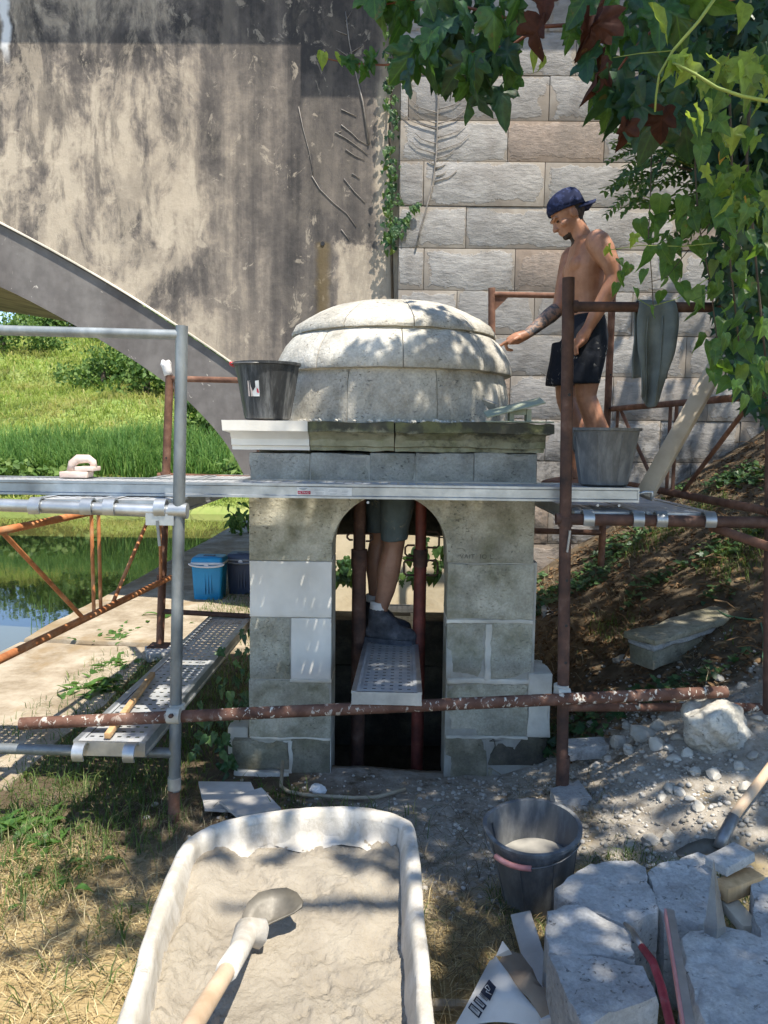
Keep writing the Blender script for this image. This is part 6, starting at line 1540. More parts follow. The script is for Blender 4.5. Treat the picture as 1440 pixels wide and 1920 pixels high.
for L_ in LIMBS:
    pts = [fk - Vector((0, 0, .15))] + [Vector(p) for p in L_]; m_ = MB(); m_.tube(pts, [.085 * (1 - .85 * i / (len(pts) - 1)) for i in range(len(pts))], 8); m_.build('limb', M['bark'], mt_, smooth=True)
def twig(pts, r0, r1, mat, par, name='twig'):
    m_ = MB(); m_.tube(pts, [lerp(r0, r1, i / (len(pts) - 1)) for i in range(len(pts))], 6); return m_.build(name, M[mat], par, smooth=True)
twig([Vector((.75, 2.3, 2.82)), at(1010, 50, 2.35), at(960, 85, 2.35), at(880, 100, 2.4), at(800, 112, 2.45), at(720, 122, 2.5), at(650, 118, 2.5), at(604, 108, 2.5)], .006, .002, 'twig_red', mt_)
twig([at(1010, 50, 2.35), at(900, 20, 2.4), at(800, -5, 2.45), at(740, 5, 2.5), at(700, 12, 2.5)], .005, .002, 'twig_red', mt_)
twig([Vector((1.35, 2.1, 2.9)), at(1250, 30, 2.2), at(1180, 100, 2.15), at(1140, 160, 2.15)], .006, .0025, 'twig_red', mt_)
lm = [mk_leaf('leaf', MAPLE, .35, 'maple', fold=f, droop=d) for f, d in ((.22, .35), (.1, .6), (.5, .15), (-.25, .4))]
ld = [mk_leaf('leaf', MAPLE, .35, 'maple_dark', fold=f, droop=d) for f, d in ((.2, .3), (.1, .5))]
lr_ = [mk_leaf('leaf', MAPLE, .35, 'maple_red', fold=f, droop=d) for f, d in ((.5, .4), (.7, .3))]
lyoung = mk_leaf('leaf', OVAL, .5, 'young')
def put(me, px, py, Y, s, par, spread=.55, down=1.):
    leaf_obj('leaf', me, at(px, py, Y), (rnd.gauss(-.05, spread * .8), rnd.gauss(-.1, .4), -down), (rnd.gauss(0, .65), -.7 + rnd.gauss(0, .45), .45 + rnd.gauss(0, .35)), s, par)
RA = [(775, -10), (985, -10), (975, 90), (965, 160), (930, 195), (880, 205), (830, 165), (775, 140), (760, 110), (830, 70)]
for x, y in sample(RA, 62, rnd): put(rnd.choice(lm + ld), x, y - 25, rnd.uniform(2.2, 2.55), rnd.uniform(.075, .115), mt_)
for x, y in ((700, -20), (735, -15), (715, 0), (755, -30), (690, -30), (745, 20), (770, 0)): put(rnd.choice(lm), x, y - 10, 2.5, rnd.uniform(.09, .12), mt_)
for x, y, s in ((600, 105, .055), (612, 108, .05), (628, 108, .045), (655, 122, .05), (648, 118, .06), (690, 120, .055), (705, 112, .06), (682, 135, .05), (775, 130, .06), (765, 155, .06)): put(rnd.choice(lm) if x > 640 else lyoung, x, y - 12, 2.48, s, mt_)
RB = [(1085, -10), (1300, -10), (1310, 250), (1230, 270), (1150, 190), (1110, 120), (1080, 60)]
for x, y in sample(RB, 46, rnd): put(rnd.choice(ld + ld + lm), x, y - 25, rnd.uniform(2.05, 2.5), rnd.uniform(.08, .125), mt_)
for x, y, s in ((1105, 95, .1), (1140, 135, .12), (1190, 160, .14), (1165, 150, .13), (1210, 170, .13)): put(ld[0], x, y, 2.0, s, mt_, .25)
for x, y, s in ((1118, 110, .11), (1015, 30, .09), (1120, 15, .11), (1105, 30, .10), (1245, 200, .085), (1175, 225, .07), (1020, -10, .07)): put(lr_[rnd.randint(0, 1)], x, y, 1.98, s, mt_, .2)
for x, y, s in ((1065, 50, .06), (1095, 45, .06), (1185, 215, .05), (1140, 200, .06), (1000, 85, .06), (1020, 100, .05)): put(lyoung if rnd.random() < .4 else lm[0], x, y, 2.1, s, mt_, .3)

# crown overhead: leaf clumps fill the volume the tree's shade comes from
SHU, SHV = SUN_D.x / SUN_D.z, SUN_D.y / SUN_D.z
def shade(u, v):
    s = 0.
    s = max(s, 1. * sm(.08, .22, u) * sm(3.2, 2.9, v))
    le = -1.08 if v < 4.1 else -.62
    s = max(s, .96 * sm(le - .12, le + .08, u) * sm(2.72, 2.9, v) * sm(4.5, 4.38, v))
    s = max(s, .6 * sm(-.6, -.4, u) * sm(4.3, 4.4, v) * sm(4.78, 4.62, v))
    s = max(s, .55 * sm(-.95, -.8, u) * sm(4.2, 4.25, v) * sm(4.48, 4.4, v))
    s = max(s, .18 * sm(-.4, -.2, u) * sm(4.5, 4.6, v) * sm(5.2, 5.0, v))
    s = max(s, .7 * sm(.45, .6, u) * sm(2.8, 3., v) * sm(6.1, 5.8, v))
    s = max(s, .5 * sm(.12, .3, u) * sm(4.8, 5., v) * sm(5.75, 5.6, v))
    s = max(s, .4 * sm(1.05, 1.5, u) * sm(5.6, 6., v))
    s = max(s, .33 * sm(-1.7, -1.3, u) * sm(.2, -.1, u) * sm(2.15, 2.3, v) * sm(2.8, 2.7, v))
    s = max(s, .2 * sm(-.3, -.15, u) * sm(1.75, 1.9, v) * sm(2.5, 2.4, v))
    s = max(s, .0 * sm(-1.5, -1., u) * sm(1.2, 2., v) * sm(2.4, 2.2, v) * sm(.3, .1, u))
    s *= 1 - .72 * sm(.3, .42, u) * sm(1.35, 1.2, u) * sm(2.7, 2.82, v) * sm(3.5, 3.38, v)
    for (gu, gv, a, b, k) in ((-.80, 3.99, .035, .13, 1.), (-.70, 3.98, .03, .10, .9), (-.92, 4.08, .04, .1, .8), (-.55, 4.5, .12, .07, .8), (-.25, 4.47, .05, .1, .7), (.0, 4.6, .07, .08, .7), (1.4, 3.3, .1, .1, .8), (1.25, 4.4, .2, .15, .7), (1.9, 5.2, .3, .2, .6), (1., 4.75, .12, .1, .7)):
        d = ((u - gu) / a) ** 2 + ((v - gv) / b) ** 2
        s *= 1 - k * math.exp(-d)
    return s
rs = np.random.RandomState(5); P, T, N, S = [], [], [], []
while len(P) < 21000:
    cu, cv, cz = rs.uniform(-1.5, 4.6), rs.uniform(.2, 7.6), rs.uniform(4.3, 6.1)
    for k in range(14):
        u, v, z = cu + rs.normal(0, .12), cv + rs.normal(0, .12), cz + rs.normal(0, .12)
        if rs.rand() > shade(u, v): continue
        x, y = u + SHU * z, v + SHV * z
        if z - CAMH < .62 * y + .1 and y > 0: continue
        P.append((x, y, z)); T.append((rs.normal(), rs.normal(), -.6)); N.append((rs.normal(0, .5) + .2, rs.normal(0, .5) - .25, 1.)); S.append(rs.uniform(.075, .135))
scatter('crown', SIMPLE, P, T, N, S, 'crown', mt_)

# ------------------------------------------------------------------ climbing vine hanging on the right
vr = Vector((2.35, 2.75, H(2.35, 2.75))); vine = empty('climbing_vine', vr, 'climbing vine with heart shaped leaves hanging down the right side', 'climbing plant')
lh = [mk_leaf('leaf', HEART, .3, 'vine', fold=f, droop=d) for f, d in ((.25, .2), (.12, .45), (.4, .2))]; lau = mk_leaf('leaf', HEART, .3, 'autumn'); ll3 = [mk_leaf('leaf', LOBE3, .3, 'vine', fold=.2, droop=.3), mk_leaf('leaf', LOBE3, .3, 'young', fold=.2, droop=.3)]
def stem(pxs, Y0, Y1, r, mat='bark'):
    n_ = len(pxs); pts = [at(x, y, lerp(Y0, Y1, i / (n_ - 1))) for i, (x, y) in enumerate(pxs)]; twig(pts, r, r * .6, mat, vine, 'stem')
stem([(1222, 260), (1220, 350), (1216, 440), (1222, 520), (1225, 580)], 2.5, 2.5, .0022)
stem([(1302, 230), (1304, 330), (1310, 420), (1330, 520), (1345, 640)], 2.5, 2.5, .003); stem([(1365, 100), (1372, 300), (1368, 480), (1385, 640)], 2.4, 2.4, .004); stem([(1410, 100), (1400, 300), (1420, 520), (1440, 720)], 2.5, 2.5, .005)
stem([(1345, -10), (1310, 40), (1262, 95), (1236, 140), (1230, 180), (1228, 210)], 1.85, 1.9, .0042, 'twig_green'); stem([(1440, 190), (1390, 180), (1345, 165), (1305, 140), (1272, 122), (1262, 118)], 1.8, 1.85, .0042, 'twig_green'); stem([(1262, 95), (1200, 100), (1150, 108)], 1.9, 1.95, .0014, 'twig_green'); stem([(1345, 455), (1280, 462), (1200, 460), (1135, 470)], 2.3, 2.3, .0018, 'twig_green')
stem([(1330, 520), (1270, 560), (1220, 575), (1195, 560)], 2.5, 2.5, .0016, 'twig_green'); stem([(1330, 420), (1290, 470), (1250, 520), (1215, 530)], 2.5, 2.5, .0018)
RD = [(1210, 400), (1300, 360), (1440, 300), (1460, 760), (1400, 760), (1340, 700), (1320, 620), (1290, 560), (1215, 520), (1190, 470)]
for x, y in sample(RD, 135, rnd): put(rnd.choice(lh * 3 + ll3[:1] + [lau] * (rnd.random() < .03)), x, y - 12, rnd.uniform(2.2, 2.75), rnd.uniform(.038, .066), vine)
for x, y, s in ((1200, 425, .06), (1210, 520, .045), (1190, 555, .04), (1180, 510, .045), (1240, 560, .045), (1275, 545, .075), (1225, 590, .04), (1170, 525, .045), (1155, 545, .04), (1160, 500, .03), (1330, 655, .08), (1355, 690, .07), (1390, 700, .075), (1360, 640, .06), (1310, 640, .06), (1335, 710, .055), (1240, 380, .07), (1225, 420, .06)): put(rnd.choice(lh), x, y - 15, 2.35, s, vine, .4)
RE = [(1310, 120), (1440, 100), (1450, 420), (1330, 420), (1300, 300)]
for x, y in sample(RE, 70, rnd): put(rnd.choice(lh + ll3 * 2), x, y - 12, rnd.uniform(2.0, 2.5), rnd.uniform(.045, .075), vine)
for x, y, s in ((1265, 120, .05), (1272, 112, .05), (1260, 130, .045), (1278, 130, .05), (1290, 118, .045), (1300, 125, .06), (1330, 118, .05), (1395, 130, .08), (1410, 125, .07), (1300, 205, .07), (1320, 195, .06), (1285, 225, .055), (1145, 465, .03), (1137, 470, .03), (1190, 448, .035), (1395, 15, .09), (1215, 15, .09)): put(rnd.choice([ll3[1], lyoung]), x, y - 10, 1.86, s, vine, .8, .6)
for x, y in ((1300, 255), (1355, 288), (1395, 375)): put(lau, x, y - 5, 2.15, rnd.uniform(.022, .035), vine)
# fine pinnate sprays
def pinnate(L, n_):
    m_ = MB(); m_.tube([(0, 0, 0), (0, L * .5, -.01), (0, L, -.06 * L)], [.0018, .0014, .0008], 5)
    lv_, lf_ = leaf_mesh(OVAL, .5, .15, .2)
    for i in range(n_):
        for s in (-1, 1):
            y = L * (.18 + .78 * i / n_); sz = .042 * (1 - .3 * abs(i / n_ - .4)); an = s * rad(62)
            R = Matrix.Rotation(-an, 3, 'Z') @ Matrix.Rotation(.3 * s, 3, 'Y'); m_.add([R @ (Vector(v) * sz) + Vector((0, y, -.03 * (y / L) ** 2)) for v in lv_], lf_)
    return m_
pn = []
for k in range(3):
    m_ = pinnate(.16 + .03 * k, 6 + k); me = bpy.data.meshes.new('spray'); me.from_pydata(m_.v, [], m_.f); me.materials.append(M['pinnate']); me.shade_smooth(); pn.append(me)
ashb = empty('ash_sapling', at(1500, 420, 2.9), 'young ash twigs with fine pinnate leaves behind the vine', 'sapling')
ashb.location = (2.3, 2.9, H(2.3, 2.9))
twig([ashb.location + Vector((0, 0, 0)), Vector((2.2, 2.9, 2.0)), at(1440, 400, 2.85), at(1330, 330, 2.8), at(1230, 300, 2.8)], .016, .003, 'bark', ashb, 'trunk')
twig([at(1440, 400, 2.85), at(1330, 400, 2.8), at(1260, 385, 2.8), at(1200, 365, 2.8)], .005, .0015, 'twig_green', ashb); twig([at(1330, 330, 2.8), at(1250, 290, 2.8), at(1150, 260, 2.8)], .004, .0015, 'twig_green', ashb)
RC = [(1175, 245), (1300, 250), (1420, 300), (1420, 420), (1300, 410), (1230, 380), (1190, 350), (1175, 310)]
for x, y in sample(RC, 54, rnd):
    leaf_obj('pinnate_leaf', rnd.choice(pn), at(x, y, rnd.uniform(2.6, 3.0)), (-1 + rnd.gauss(0, .5), rnd.gauss(0, .3), -.25 + rnd.gauss(0, .4)), (rnd.gauss(0, .4), -.5, .9), rnd.uniform(.7, 1.1), ashb)
# leafy mass behind, at the right edge
P, T, N, S = [], [], [], []
RM = [(1240, -20), (1520, -20), (1540, 820), (1420, 780), (1360, 690), (1330, 560), (1340, 420), (1290, 330), (1230, 230)]
for x, y in sample(RM, 3600, rnd):
    dens = sm(1230, 1400, x + max(0, 330 - y) * .5) * (1. if y < 400 else .55)
    if rnd.random() > dens: continue
    p = at(x, y, rnd.uniform(2.6, 3.5)); P.append(p); T.append((rnd.gauss(0, .6), rnd.gauss(0, .4), -1)); N.append((rnd.gauss(0, .5), -.6, .6)); S.append(rnd.uniform(.045, .085))
scatter('foliage_mass', SIMPLE, P, T, N, S, 'maple_dark', vine)

# ------------------------------------------------------------------ ivy and dead stems on the bridge
iv = empty('ivy', at(735, 570, PY), 'ivy growing up the joint between render and ashlar', 'ivy')
ivl = [mk_leaf('leaf', LOBE3, .3, 'ivy', fold=.15, droop=.2), mk_leaf('leaf', HEART, .3, 'ivy', fold=.15, droop=.2), mk_leaf('leaf', HEART, .3, 'vine')]
twig([at(736, 570, WY - .04), at(733, 400, WY - .05), at(730, 250, WY - .05), at(738, 100, WY - .05), at(742, 0, WY - .05)], .012, .006, 'bark', iv, 'stem')
for k in range(190):
    y = rnd.choice([rnd.uniform(0, 200), rnd.uniform(180, 470), rnd.uniform(270, 450)]); x = 731 + rnd.gauss(0, 6) + (10 if rnd.random() < .15 else 0)
    leaf_obj('leaf', rnd.choice(ivl), at(x, y, WY - rnd.uniform(.05, .16)), (rnd.gauss(0, .6), -.2, -1), (rnd.gauss(0, .4), -1, .35), rnd.uniform(.03, .06), iv)
for k in range(38):
    t = rnd.random(); leaf_obj('leaf', rnd.choice(ivl), at(lerp(735, 782, t) + rnd.gauss(0, 5), lerp(445, 385, t) + rnd.gauss(0, 5), PY - .04), (rnd.gauss(0, .6), -.2, -1), (rnd.gauss(0, .4), -1, .35), rnd.uniform(.03, .06), iv)
ds = empty('dead_climber', at(782, 462, PY), 'bare grey dead climber stems fanned flat against the ashlar', 'dead climber')
def wall_stem(pxs, Y, r, par, name='stem'): twig([at(x, y, Y - r) for x, y in pxs], r, r * .5, 'deadwood', par, name)
wall_stem([(781, 462), (788, 430), (800, 390), (812, 340), (818, 290), (820, 230), (822, 170), (815, 130), (795, 85)], PY - .006, .009, ds)
for (x, y, s, l) in ((821, 212, -1, 52), (822, 205, 1, 45), (821, 232, -1, 44), (820, 242, -1, 70), (821, 232, 1, 50), (820, 258, 1, 55), (820, 270, -1, 42), (819, 282, 1, 62), (818, 288, -1, 50), (818, 297, 1, 34), (816, 308, -1, 14), (816, 315, 1, 20), (815, 340, 1, 42), (818, 330, 1, 18)):
    wall_stem([(x, y), (x + s * l * .35, y - l * .10), (x + s * l * .7, y - l * .22), (x + s * l, y - l * .5)], PY - .006, .0048, ds, 'side_stem')
d2 = empty('dead_climber', at(690, 300, WY), 'thin dead climber stems on the stained render beside the joint', 'dead climber')
wall_stem([(692, 270), (680, 190), (668, 140), (655, 80), (648, 22)], WY, .008, d2)
for q in ([(648, 40), (660, 20)], [(650, 65), (630, 57)], [(656, 100), (680, 85)], [(660, 110), (630, 90)], [(640, 205), (668, 218)], [(640, 234), (660, 250), (672, 262), (690, 272)], [(628, 248), (650, 260), (675, 278), (690, 290)], [(648, 280), (665, 292), (684, 300)], [(645, 335), (665, 360), (685, 380)], [(660, 325), (675, 335)], [(585, 330), (600, 355), (625, 380), (650, 400), (668, 425)], [(640, 430), (655, 450)], [(560, 200), (568, 240), (580, 285), (588, 330)], [(630, 250), (640, 246)]):
    wall_stem(q, WY, .0042, d2, 'side_stem')

# ------------------------------------------------------------------ ground cover
def blades(name, pts, hs, ws, lean, mat, seed, parent=None, flat=0.):
    r = np.random.RandomState(seed); n_ = len(pts); P = np.asarray(pts); az = r.uniform(0, 2 * np.pi, n_); d = np.stack([np.cos(az), np.sin(az), np.zeros(n_)], 1); w = np.stack([-np.sin(az), np.cos(az), np.zeros(n_)], 1)
    h = np.asarray(hs)[:, None]; wd = np.asarray(ws)[:, None]; ln = (lean * (.3 + r.rand(n_)))[:, None]; up = np.array([0, 0, 1.])
    rise = (1 - flat * r.rand(n_))[:, None]
    p1 = P + up * h * .5 * rise + d * h * ln * .3; p2 = P + up * h * (.92 - .35 * ln) * rise + d * h * ln
    Vv = np.stack([P - w * wd, P + w * wd, p1 + w * wd * .8, p1 - w * wd * .8, p2], 1).reshape(-1, 3); b_ = np.arange(n_)[:, None] * 5
    F3 = np.concatenate([b_ + [0, 1, 2], b_ + [0, 2, 3], b_ + [3, 2, 4]], 0)
    return np_mesh(name, Vv, F3, M[mat], parent, False, 'stuff')
def gpts(n_, fn, x0, x1, y0, y1, seed):
    r = random.Random(seed); out = []; tries = 0
    while len(out) < n_ and tries < n_ * 40:
        tries += 1; x, y = r.uniform(x0, x1), r.uniform(y0, y1)
        if KX0 - .0 < x < KX1 and KY0 < y < KY1: continue
        if -.56 < x < .1 and .98 < y < 2.22: continue
        if -.36 < x < .5 and 3.15 < y < 3.7: continue
        if r.random() < fn(x, y): out.append((x, y, H(x, y) - .004))
    return out
rr = np.random.RandomState(9)
def lit(x, y): return sm(2.75, 2.5, y + .35 * nz((x, y, 0), 2.)) * (1 - sm(.0, .35, x) * .0)
p_ = gpts(15000, lambda x, y: lit(x, y) * (.35 + .65 * sm(-.1, .2, nz((x, y, 1), 4))), -1.75, .95, 1.0, 2.9, 1)
tag(blades('mown_straw', p_, rr.uniform(.03, .10, len(p_)), rr.uniform(.0009, .002, len(p_)), 1.9, 'straw', 2, flat=.85), 'dry mown grass straw strewn over the foreground', 'straw')
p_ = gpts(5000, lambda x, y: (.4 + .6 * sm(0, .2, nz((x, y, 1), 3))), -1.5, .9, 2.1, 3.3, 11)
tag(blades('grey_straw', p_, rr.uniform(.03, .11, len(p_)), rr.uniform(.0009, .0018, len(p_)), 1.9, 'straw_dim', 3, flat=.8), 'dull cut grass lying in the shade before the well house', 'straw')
def green(x, y):
    a = sm(-1.0, -1.35, x) * sm(2.2, 2.5, y) * .9 + sm(.02, .25, nz((x, y, 6), 2.6)) * (.55 if y > 2.2 else .18) * sm(.3, -.2, x) + sm(-.75, -1., x) * sm(2.6, 2.9, y) * .8
    a *= 1 - sm(-1.55, -1.75, x) * sm(3.0, 3.4, y) * .85
    return min(1, a) * sm(5.6, 5.2, y)
p_ = gpts(9000, green, -2.1, .4, 1.2, 5.6, 4)
tag(blades('green_grass', p_, rr.uniform(.03, .13, len(p_)), rr.uniform(.0012, .0028, len(p_)), .9, 'grass', 5), 'green grass growing around the quay slab and left scaffold', 'grass')
p_ = gpts(2600, lambda x, y: sm(.05, .3, nz((x, y, 2), 3.)), .2, 1.4, 1.4, 2.7, 14)
tag(blades('shade_grass', p_, rr.uniform(.02, .08, len(p_)), rr.uniform(.001, .002, len(p_)), 1.2, 'grass', 6), 'short grass between the bucket and the stone pile', 'grass')
p_ = gpts(1800, lambda x, y: 1., -1.75, -.95, 5.6, 8.2, 15); p_ = [(x, y, .06) for x, y, z in p_ if x > -1.9 + .2 * nz((x, y, 0), 3) and (y > 6.6 or x > -1.4)]
tag(blades('quay_grass', p_, rr.uniform(.02, .08, len(p_)), rr.uniform(.0015, .003, len(p_)), 1., 'grass', 7), 'grass around the cool boxes on the quay', 'grass')
# leaf litter and ivy on the right bank
def bankpts(n_, x0, x1, y0, y1, seed, fn=lambda x, y: 1.): return gpts(n_, fn, x0, x1, y0, y1, seed)
p_ = bankpts(7000, .75, 3.6, 3.5, 6.35, 21); n_ = len(p_); r = np.random.RandomState(4)
scatter('leaf_litter', leaf_mesh(OVAL, .5, .3, .3), np.array(p_) + [0, 0, .012], np.stack([r.normal(0, 1, n_), r.normal(0, 1, n_), r.normal(0, .3, n_)], 1), np.stack([r.normal(0, .5, n_), r.normal(0, .5, n_) - .2, np.ones(n_)], 1), r.uniform(.02, .05, n_), 'litter'); tag(bpy.context.scene.objects['leaf_litter'], 'dead leaves and twigs on the right bank', 'leaf litter')
p_ = bankpts(2200, .75, 3.4, 3.6, 6.3, 22, lambda x, y: sm(.12, .35, nz((x, y, 3), 2.2))); n_ = len(p_)
o = scatter('bank_ivy', leaf_mesh(LOBE3, .3, .15, .2), np.array(p_) + np.stack([np.zeros(n_), np.zeros(n_), r.uniform(.02, .06, n_)], 1), np.stack([r.normal(0, 1, n_), r.normal(0, 1, n_), r.normal(-.1, .3, n_)], 1), np.stack([r.normal(0, .3, n_), r.normal(0, .3, n_) - .35, np.ones(n_)], 1), r.uniform(.03, .055, n_), 'ivy'); tag(o, 'ivy leaves creeping over the right bank', 'ivy')
p_ = bankpts(1500, .72, 2.4, 3.7, 5.8, 24, lambda x, y: sm(.0, .3, nz((x, y, 8), 1.8))); q_ = bankpts(2600, .8, 3.4, 3.5, 6.3, 27, lambda x, y: sm(-.1, .3, nz((x, y, 12), 2.4)))
tag(blades('bank_straw', q_, r.uniform(.04, .16, len(q_)), r.uniform(.001, .002, len(q_)), 1.7, 'straw_dim', 18, flat=.7), 'dry grass stalks lying on the right bank', 'straw')
tag(blades('bank_grass', p_, r.uniform(.05, .16, len(p_)), r.uniform(.0012, .0025, len(p_)), 1.2, 'grass', 8), 'thin grass on the right bank', 'grass')
# moss-covered twigs
m_ = MB()
for k in range(90):
    x, y = rnd.uniform(.9, 3.), rnd.uniform(3.6, 6.2); z = H(x, y) + .015; a = rnd.uniform(0, 6.3); L = rnd.uniform(.06, .3); d_ = Vector((math.cos(a), math.sin(a), rnd.uniform(-.1, .5))) * L
    m_.tube([Vector((x, y, z)), Vector((x, y, z)) + d_ * .5 + Vector((0, 0, .02)), Vector((x, y, z)) + d_], rnd.uniform(.002, .006), 5)
tag(m_.build('fallen_twigs', M['litter']), 'small fallen twigs on the right bank', 'twigs', kind='stuff')
# ivy at the left foot of the well house
il = empty('ivy', (-.78, 3.7, 0), 'dark ivy creeping up the left foot of the well house', 'ivy')
for k in range(130):
    x = -.72 - abs(rnd.gauss(0, .10)); y = rnd.uniform(3.45, 4.4); z = abs(rnd.gauss(0, .22)) + .03
    leaf_obj('leaf', rnd.choice(ivl[:2]), (x, y, z), (rnd.gauss(0, .6), -.4, -.7), (-.5 + rnd.gauss(0, .4), -.7, .5), rnd.uniform(.035, .065), il)
# ivy on the cream wall seen through the back window
iw = empty('ivy', (.1, 5.45, .2), 'ivy on the cream wall seen through the well house', 'ivy')
for k in range(70):
    x = rnd.choice([rnd.gauss(.28, .1), rnd.gauss(.05, .09), rnd.gauss(-.3, .06)]); z = .62 + abs(rnd.gauss(0, .12)) * (1.6 if x > .15 else .7)
    leaf_obj('leaf', ivl[k % 2], (x, 5.46 - rnd.uniform(0, .08), z), (rnd.gauss(0, .6), -.2, -1), (rnd.gauss(0, .4), -1, .35), rnd.uniform(.05, .1), iw)
for k in range(3): twig([Vector((.5, 5.49, .7 + k * .2)), Vector((.15, 5.485, .78 + k * .17)), Vector((-.45, 5.49, .74 + k * .19))], .006, .003, 'bark', iw, 'stem')
# broad leaved weeds
def weed(px, py, n_, s, label, mat='grass', spread=.12):
    p = on_ground(px, py); e = empty('weed', p, label, 'weed'); me = mk_leaf('leaf', OVAL, .5, mat, fold=.25, droop=.5)
    for k in range(n_):
        a = rnd.uniform(0, 6.3); q = p + Vector((rnd.gauss(0, spread), rnd.gauss(0, spread), .01)); leaf_obj('leaf', me, q, (math.cos(a), math.sin(a), rnd.uniform(.4, 1.6)), (-math.cos(a), -math.sin(a), 1.), s * rnd.uniform(.6, 1.2), e)
M['dock'] = leafm('dock_leaf', [(.0, (.05, .12, .025)), (1., (.1, .2, .045))], .35, (.25, .4, .05))
weed(185, 1295, 45, .12, 'lush green dock weed beside the low steel deck', 'dock', .10); weed(230, 1255, 30, .08, 'small green weed at the edge of the quay slab', 'dock', .12); weed(25, 1570, 26, .09, 'pale green weed at the left picture edge', 'dock', .09); weed(60, 1620, 26, .07, 'tufted weed in the sunny grass at the left', 'dock', .14); weed(300, 1165, 30, .09, 'green weeds by the rear left post', 'dock', .16); weed(215, 1195, 24, .07, 'weeds in the joint between the quay slabs', 'dock', .14)
tag(blades('water_stalks', [(at(x, 1175, 7.5).x, 7.5, -.37) for x in (62, 70, 78, 84, 92, 58)], [.5, .6, .45, .4, .55, .3], [.004] * 6, .3, 'reed', 3), 'thin stalks standing in the water by the quay', 'reeds')

# ------------------------------------------------------------------ far bank vegetation
rf = random.Random(77)
def fpts(n_, x0, x1, y0, y1, fn=lambda x, y: 1.):
    out = []
    while len(out) < n_:
        x, y = rf.uniform(x0, x1), rf.uniform(y0, y1)
        if rf.random() < fn(x, y): out.append((x, y, HB(x, y) - .02))
    return out
rr = np.random.RandomState(2); p_ = []
for k in range(42000):
    y = 19. * math.exp(rf.random() * math.log(60 / 19.)); x = -rf.uniform(.1, .62) * y; p_.append((x, y, HB(x, y) - .02))
fs_ = np.array([q[1] for q in p_]) / 24.
tag(blades('bank_meadow', p_, rr.uniform(.15, .45, len(p_)) * fs_, rr.uniform(.010, .022, len(p_)) * fs_, 1.3, 'far_grass', 31), 'long grass covering the far bank', 'grass')
p_ = fpts(7000, -16, -1, 20.5, 22.6, lambda x, y: sm(-13, -11, x) * sm(-3, -6, x) * .9 + .1); tag(blades('reeds', p_, rr.uniform(.6, 1.25, len(p_)), rr.uniform(.012, .022, len(p_)), .5, 'reed', 32), 'tall green reeds along the far bank', 'reeds')
BL_ = leaf_mesh([(0, 0), (.3, .3), (.2, .7), (0, 1)], .5, .2, .2)
def bush(name, c, r, n_, label, cat, leaf=.2, trunk=False, grp=None):
    e = empty(name, c, label, cat, grp); P, T, N, S = [], [], [], []; q = np.random.RandomState(int(abs(c[0] * 91 + c[1] * 7)) % 9999)
    lobes = [(q.normal(0, .42, 3) * np.array(r), q.uniform(.4, .7)) for _ in range(9)]
    while len(P) < n_:
        o_, f = lobes[q.randint(9)]; d = q.normal(0, 1, 3); d /= np.linalg.norm(d); k = q.uniform(.65, 1.) ; p = o_ + d * np.array(r) * f * k
        if p[2] < -r[2] * .9: continue
        P.append(np.array(c) + [0, 0, r[2] * .85] + p); T.append(q.normal(0, 1, 3) + [0, 0, -.3]); N.append(d + [0, -.2, .5] + q.normal(0, .4, 3)); S.append(leaf * q.uniform(.6, 1.3))
    scatter('foliage', BL_, P, T, N, S, 'far_bush', e); m_ = MB(); b0 = Vector(c); m_.tube([b0 - Vector((0, 0, .2)), b0 + Vector((.05, 0, r[2] * .6)), b0 + Vector((0, 0, r[2] * 1.1))], [max(.05, r[0] * .08), max(.04, r[0] * .06), .03], 7); m_.build('trunk' if trunk else 'stem', M['bark'], e); return e
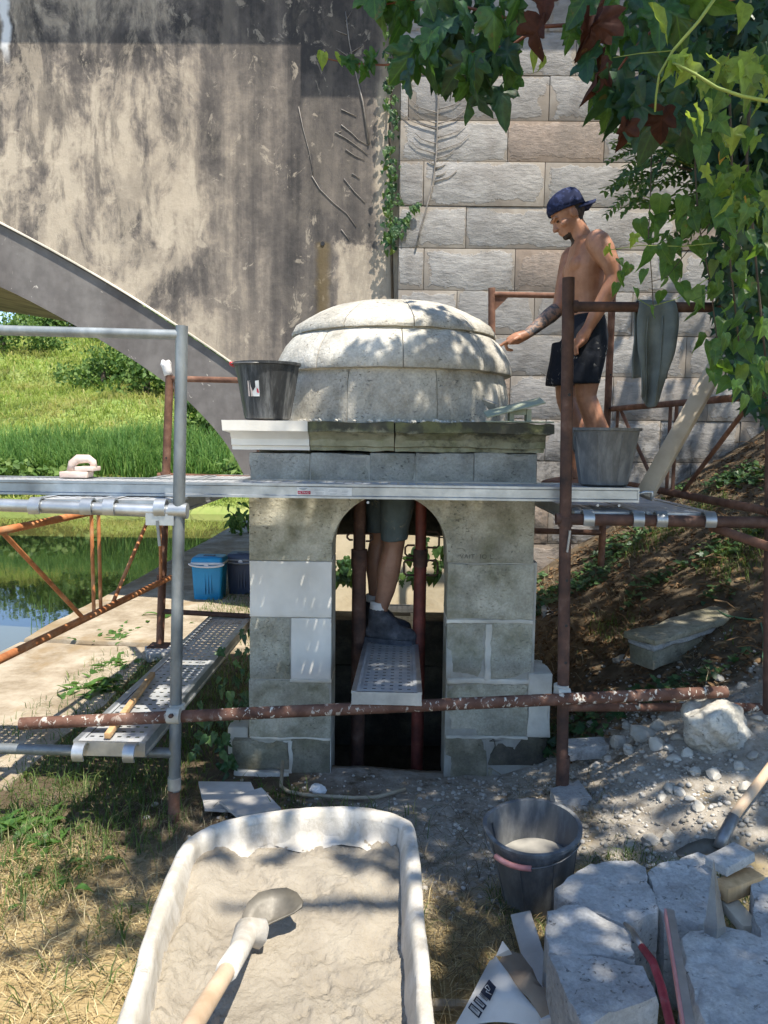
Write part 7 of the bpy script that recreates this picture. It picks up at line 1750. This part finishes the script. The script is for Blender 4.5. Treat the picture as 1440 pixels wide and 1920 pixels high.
def bz(px, Y): x = at(px, 800, Y).x; return (x, Y, HB(x, Y))
bush('bank_bush', bz(10, 42), (2.2, 1.6, 1.2), 1300, 'dark round bush high on the far bank at the left edge', 'bush')
bush('bank_bush', bz(85, 43), (1.6, 1.2, .8), 800, 'small bush beside the leftmost bush on the far bank', 'bush')
bush('bank_bush', bz(195, 34), (2.2, 1.4, .9), 1700, 'broad bush in the middle of the far bank', 'bush')
bush('bank_bush', bz(275, 31), (1.9, 1.3, 1.1), 1600, 'dark bush on the far bank left of the scaffold post', 'bush')
bush('bank_bush', bz(330, 34), (2.4, 1.6, 2.0), 2000, 'dark tall bush on the far bank under the arch', 'bush')
bush('bank_bush', bz(385, 24), (1.2, 1., .8), 1200, 'low bush on the far bank at the foot of the arch', 'bush')
bush('bank_bush', bz(440, 20.2), (.7, .5, .5), 700, 'small dark bush at the waterline beside the arch', 'bush')
bush('bank_bush', bz(20, 20), (1.6, .7, .5), 1300, 'low dark shrub at the waterline on the left', 'bush')
for k, (px, Y, r) in enumerate(((72, 55, (2.4, 2, 1.1)), (150, 54, (3.0, 2, 1.5)), (235, 50, (3.2, 2, 1.8)), (330, 44, (3.2, 2, 2.8)), (420, 40, (3, 2, 3.)), )):
    bush('bank_tree', bz(px, Y), r, 2200, ['leftmost tree in view on top of the far bank', 'second tree from the left on the far bank crest', 'middle tree on the far bank crest', 'tree on the far bank crest behind the grey post', 'rightmost tree on the far bank beside the arch'][k], 'tree', .3, True, 'trees on the far bank')
e = empty('willow_shoot', (at(462, 985, 12).x, 12.2, .05), 'leafy shoot hanging over the water beside the well house', 'shoot'); me = mk_leaf('leaf', OVAL, .5, 'far_bush')
twig([e.location, at(462, 985, 12), at(440, 965, 12), at(425, 955, 12)], .012, .004, 'bark', e, 'stem')
for k in range(90): leaf_obj('leaf', me, at(rnd.uniform(425, 470), rnd.gauss(975, 13), rnd.uniform(11.8, 12.3)), (rnd.gauss(0, .6), rnd.gauss(0, .5), -.5), (rnd.gauss(0, .4), -.6, .6), rnd.uniform(.10, .16), e)
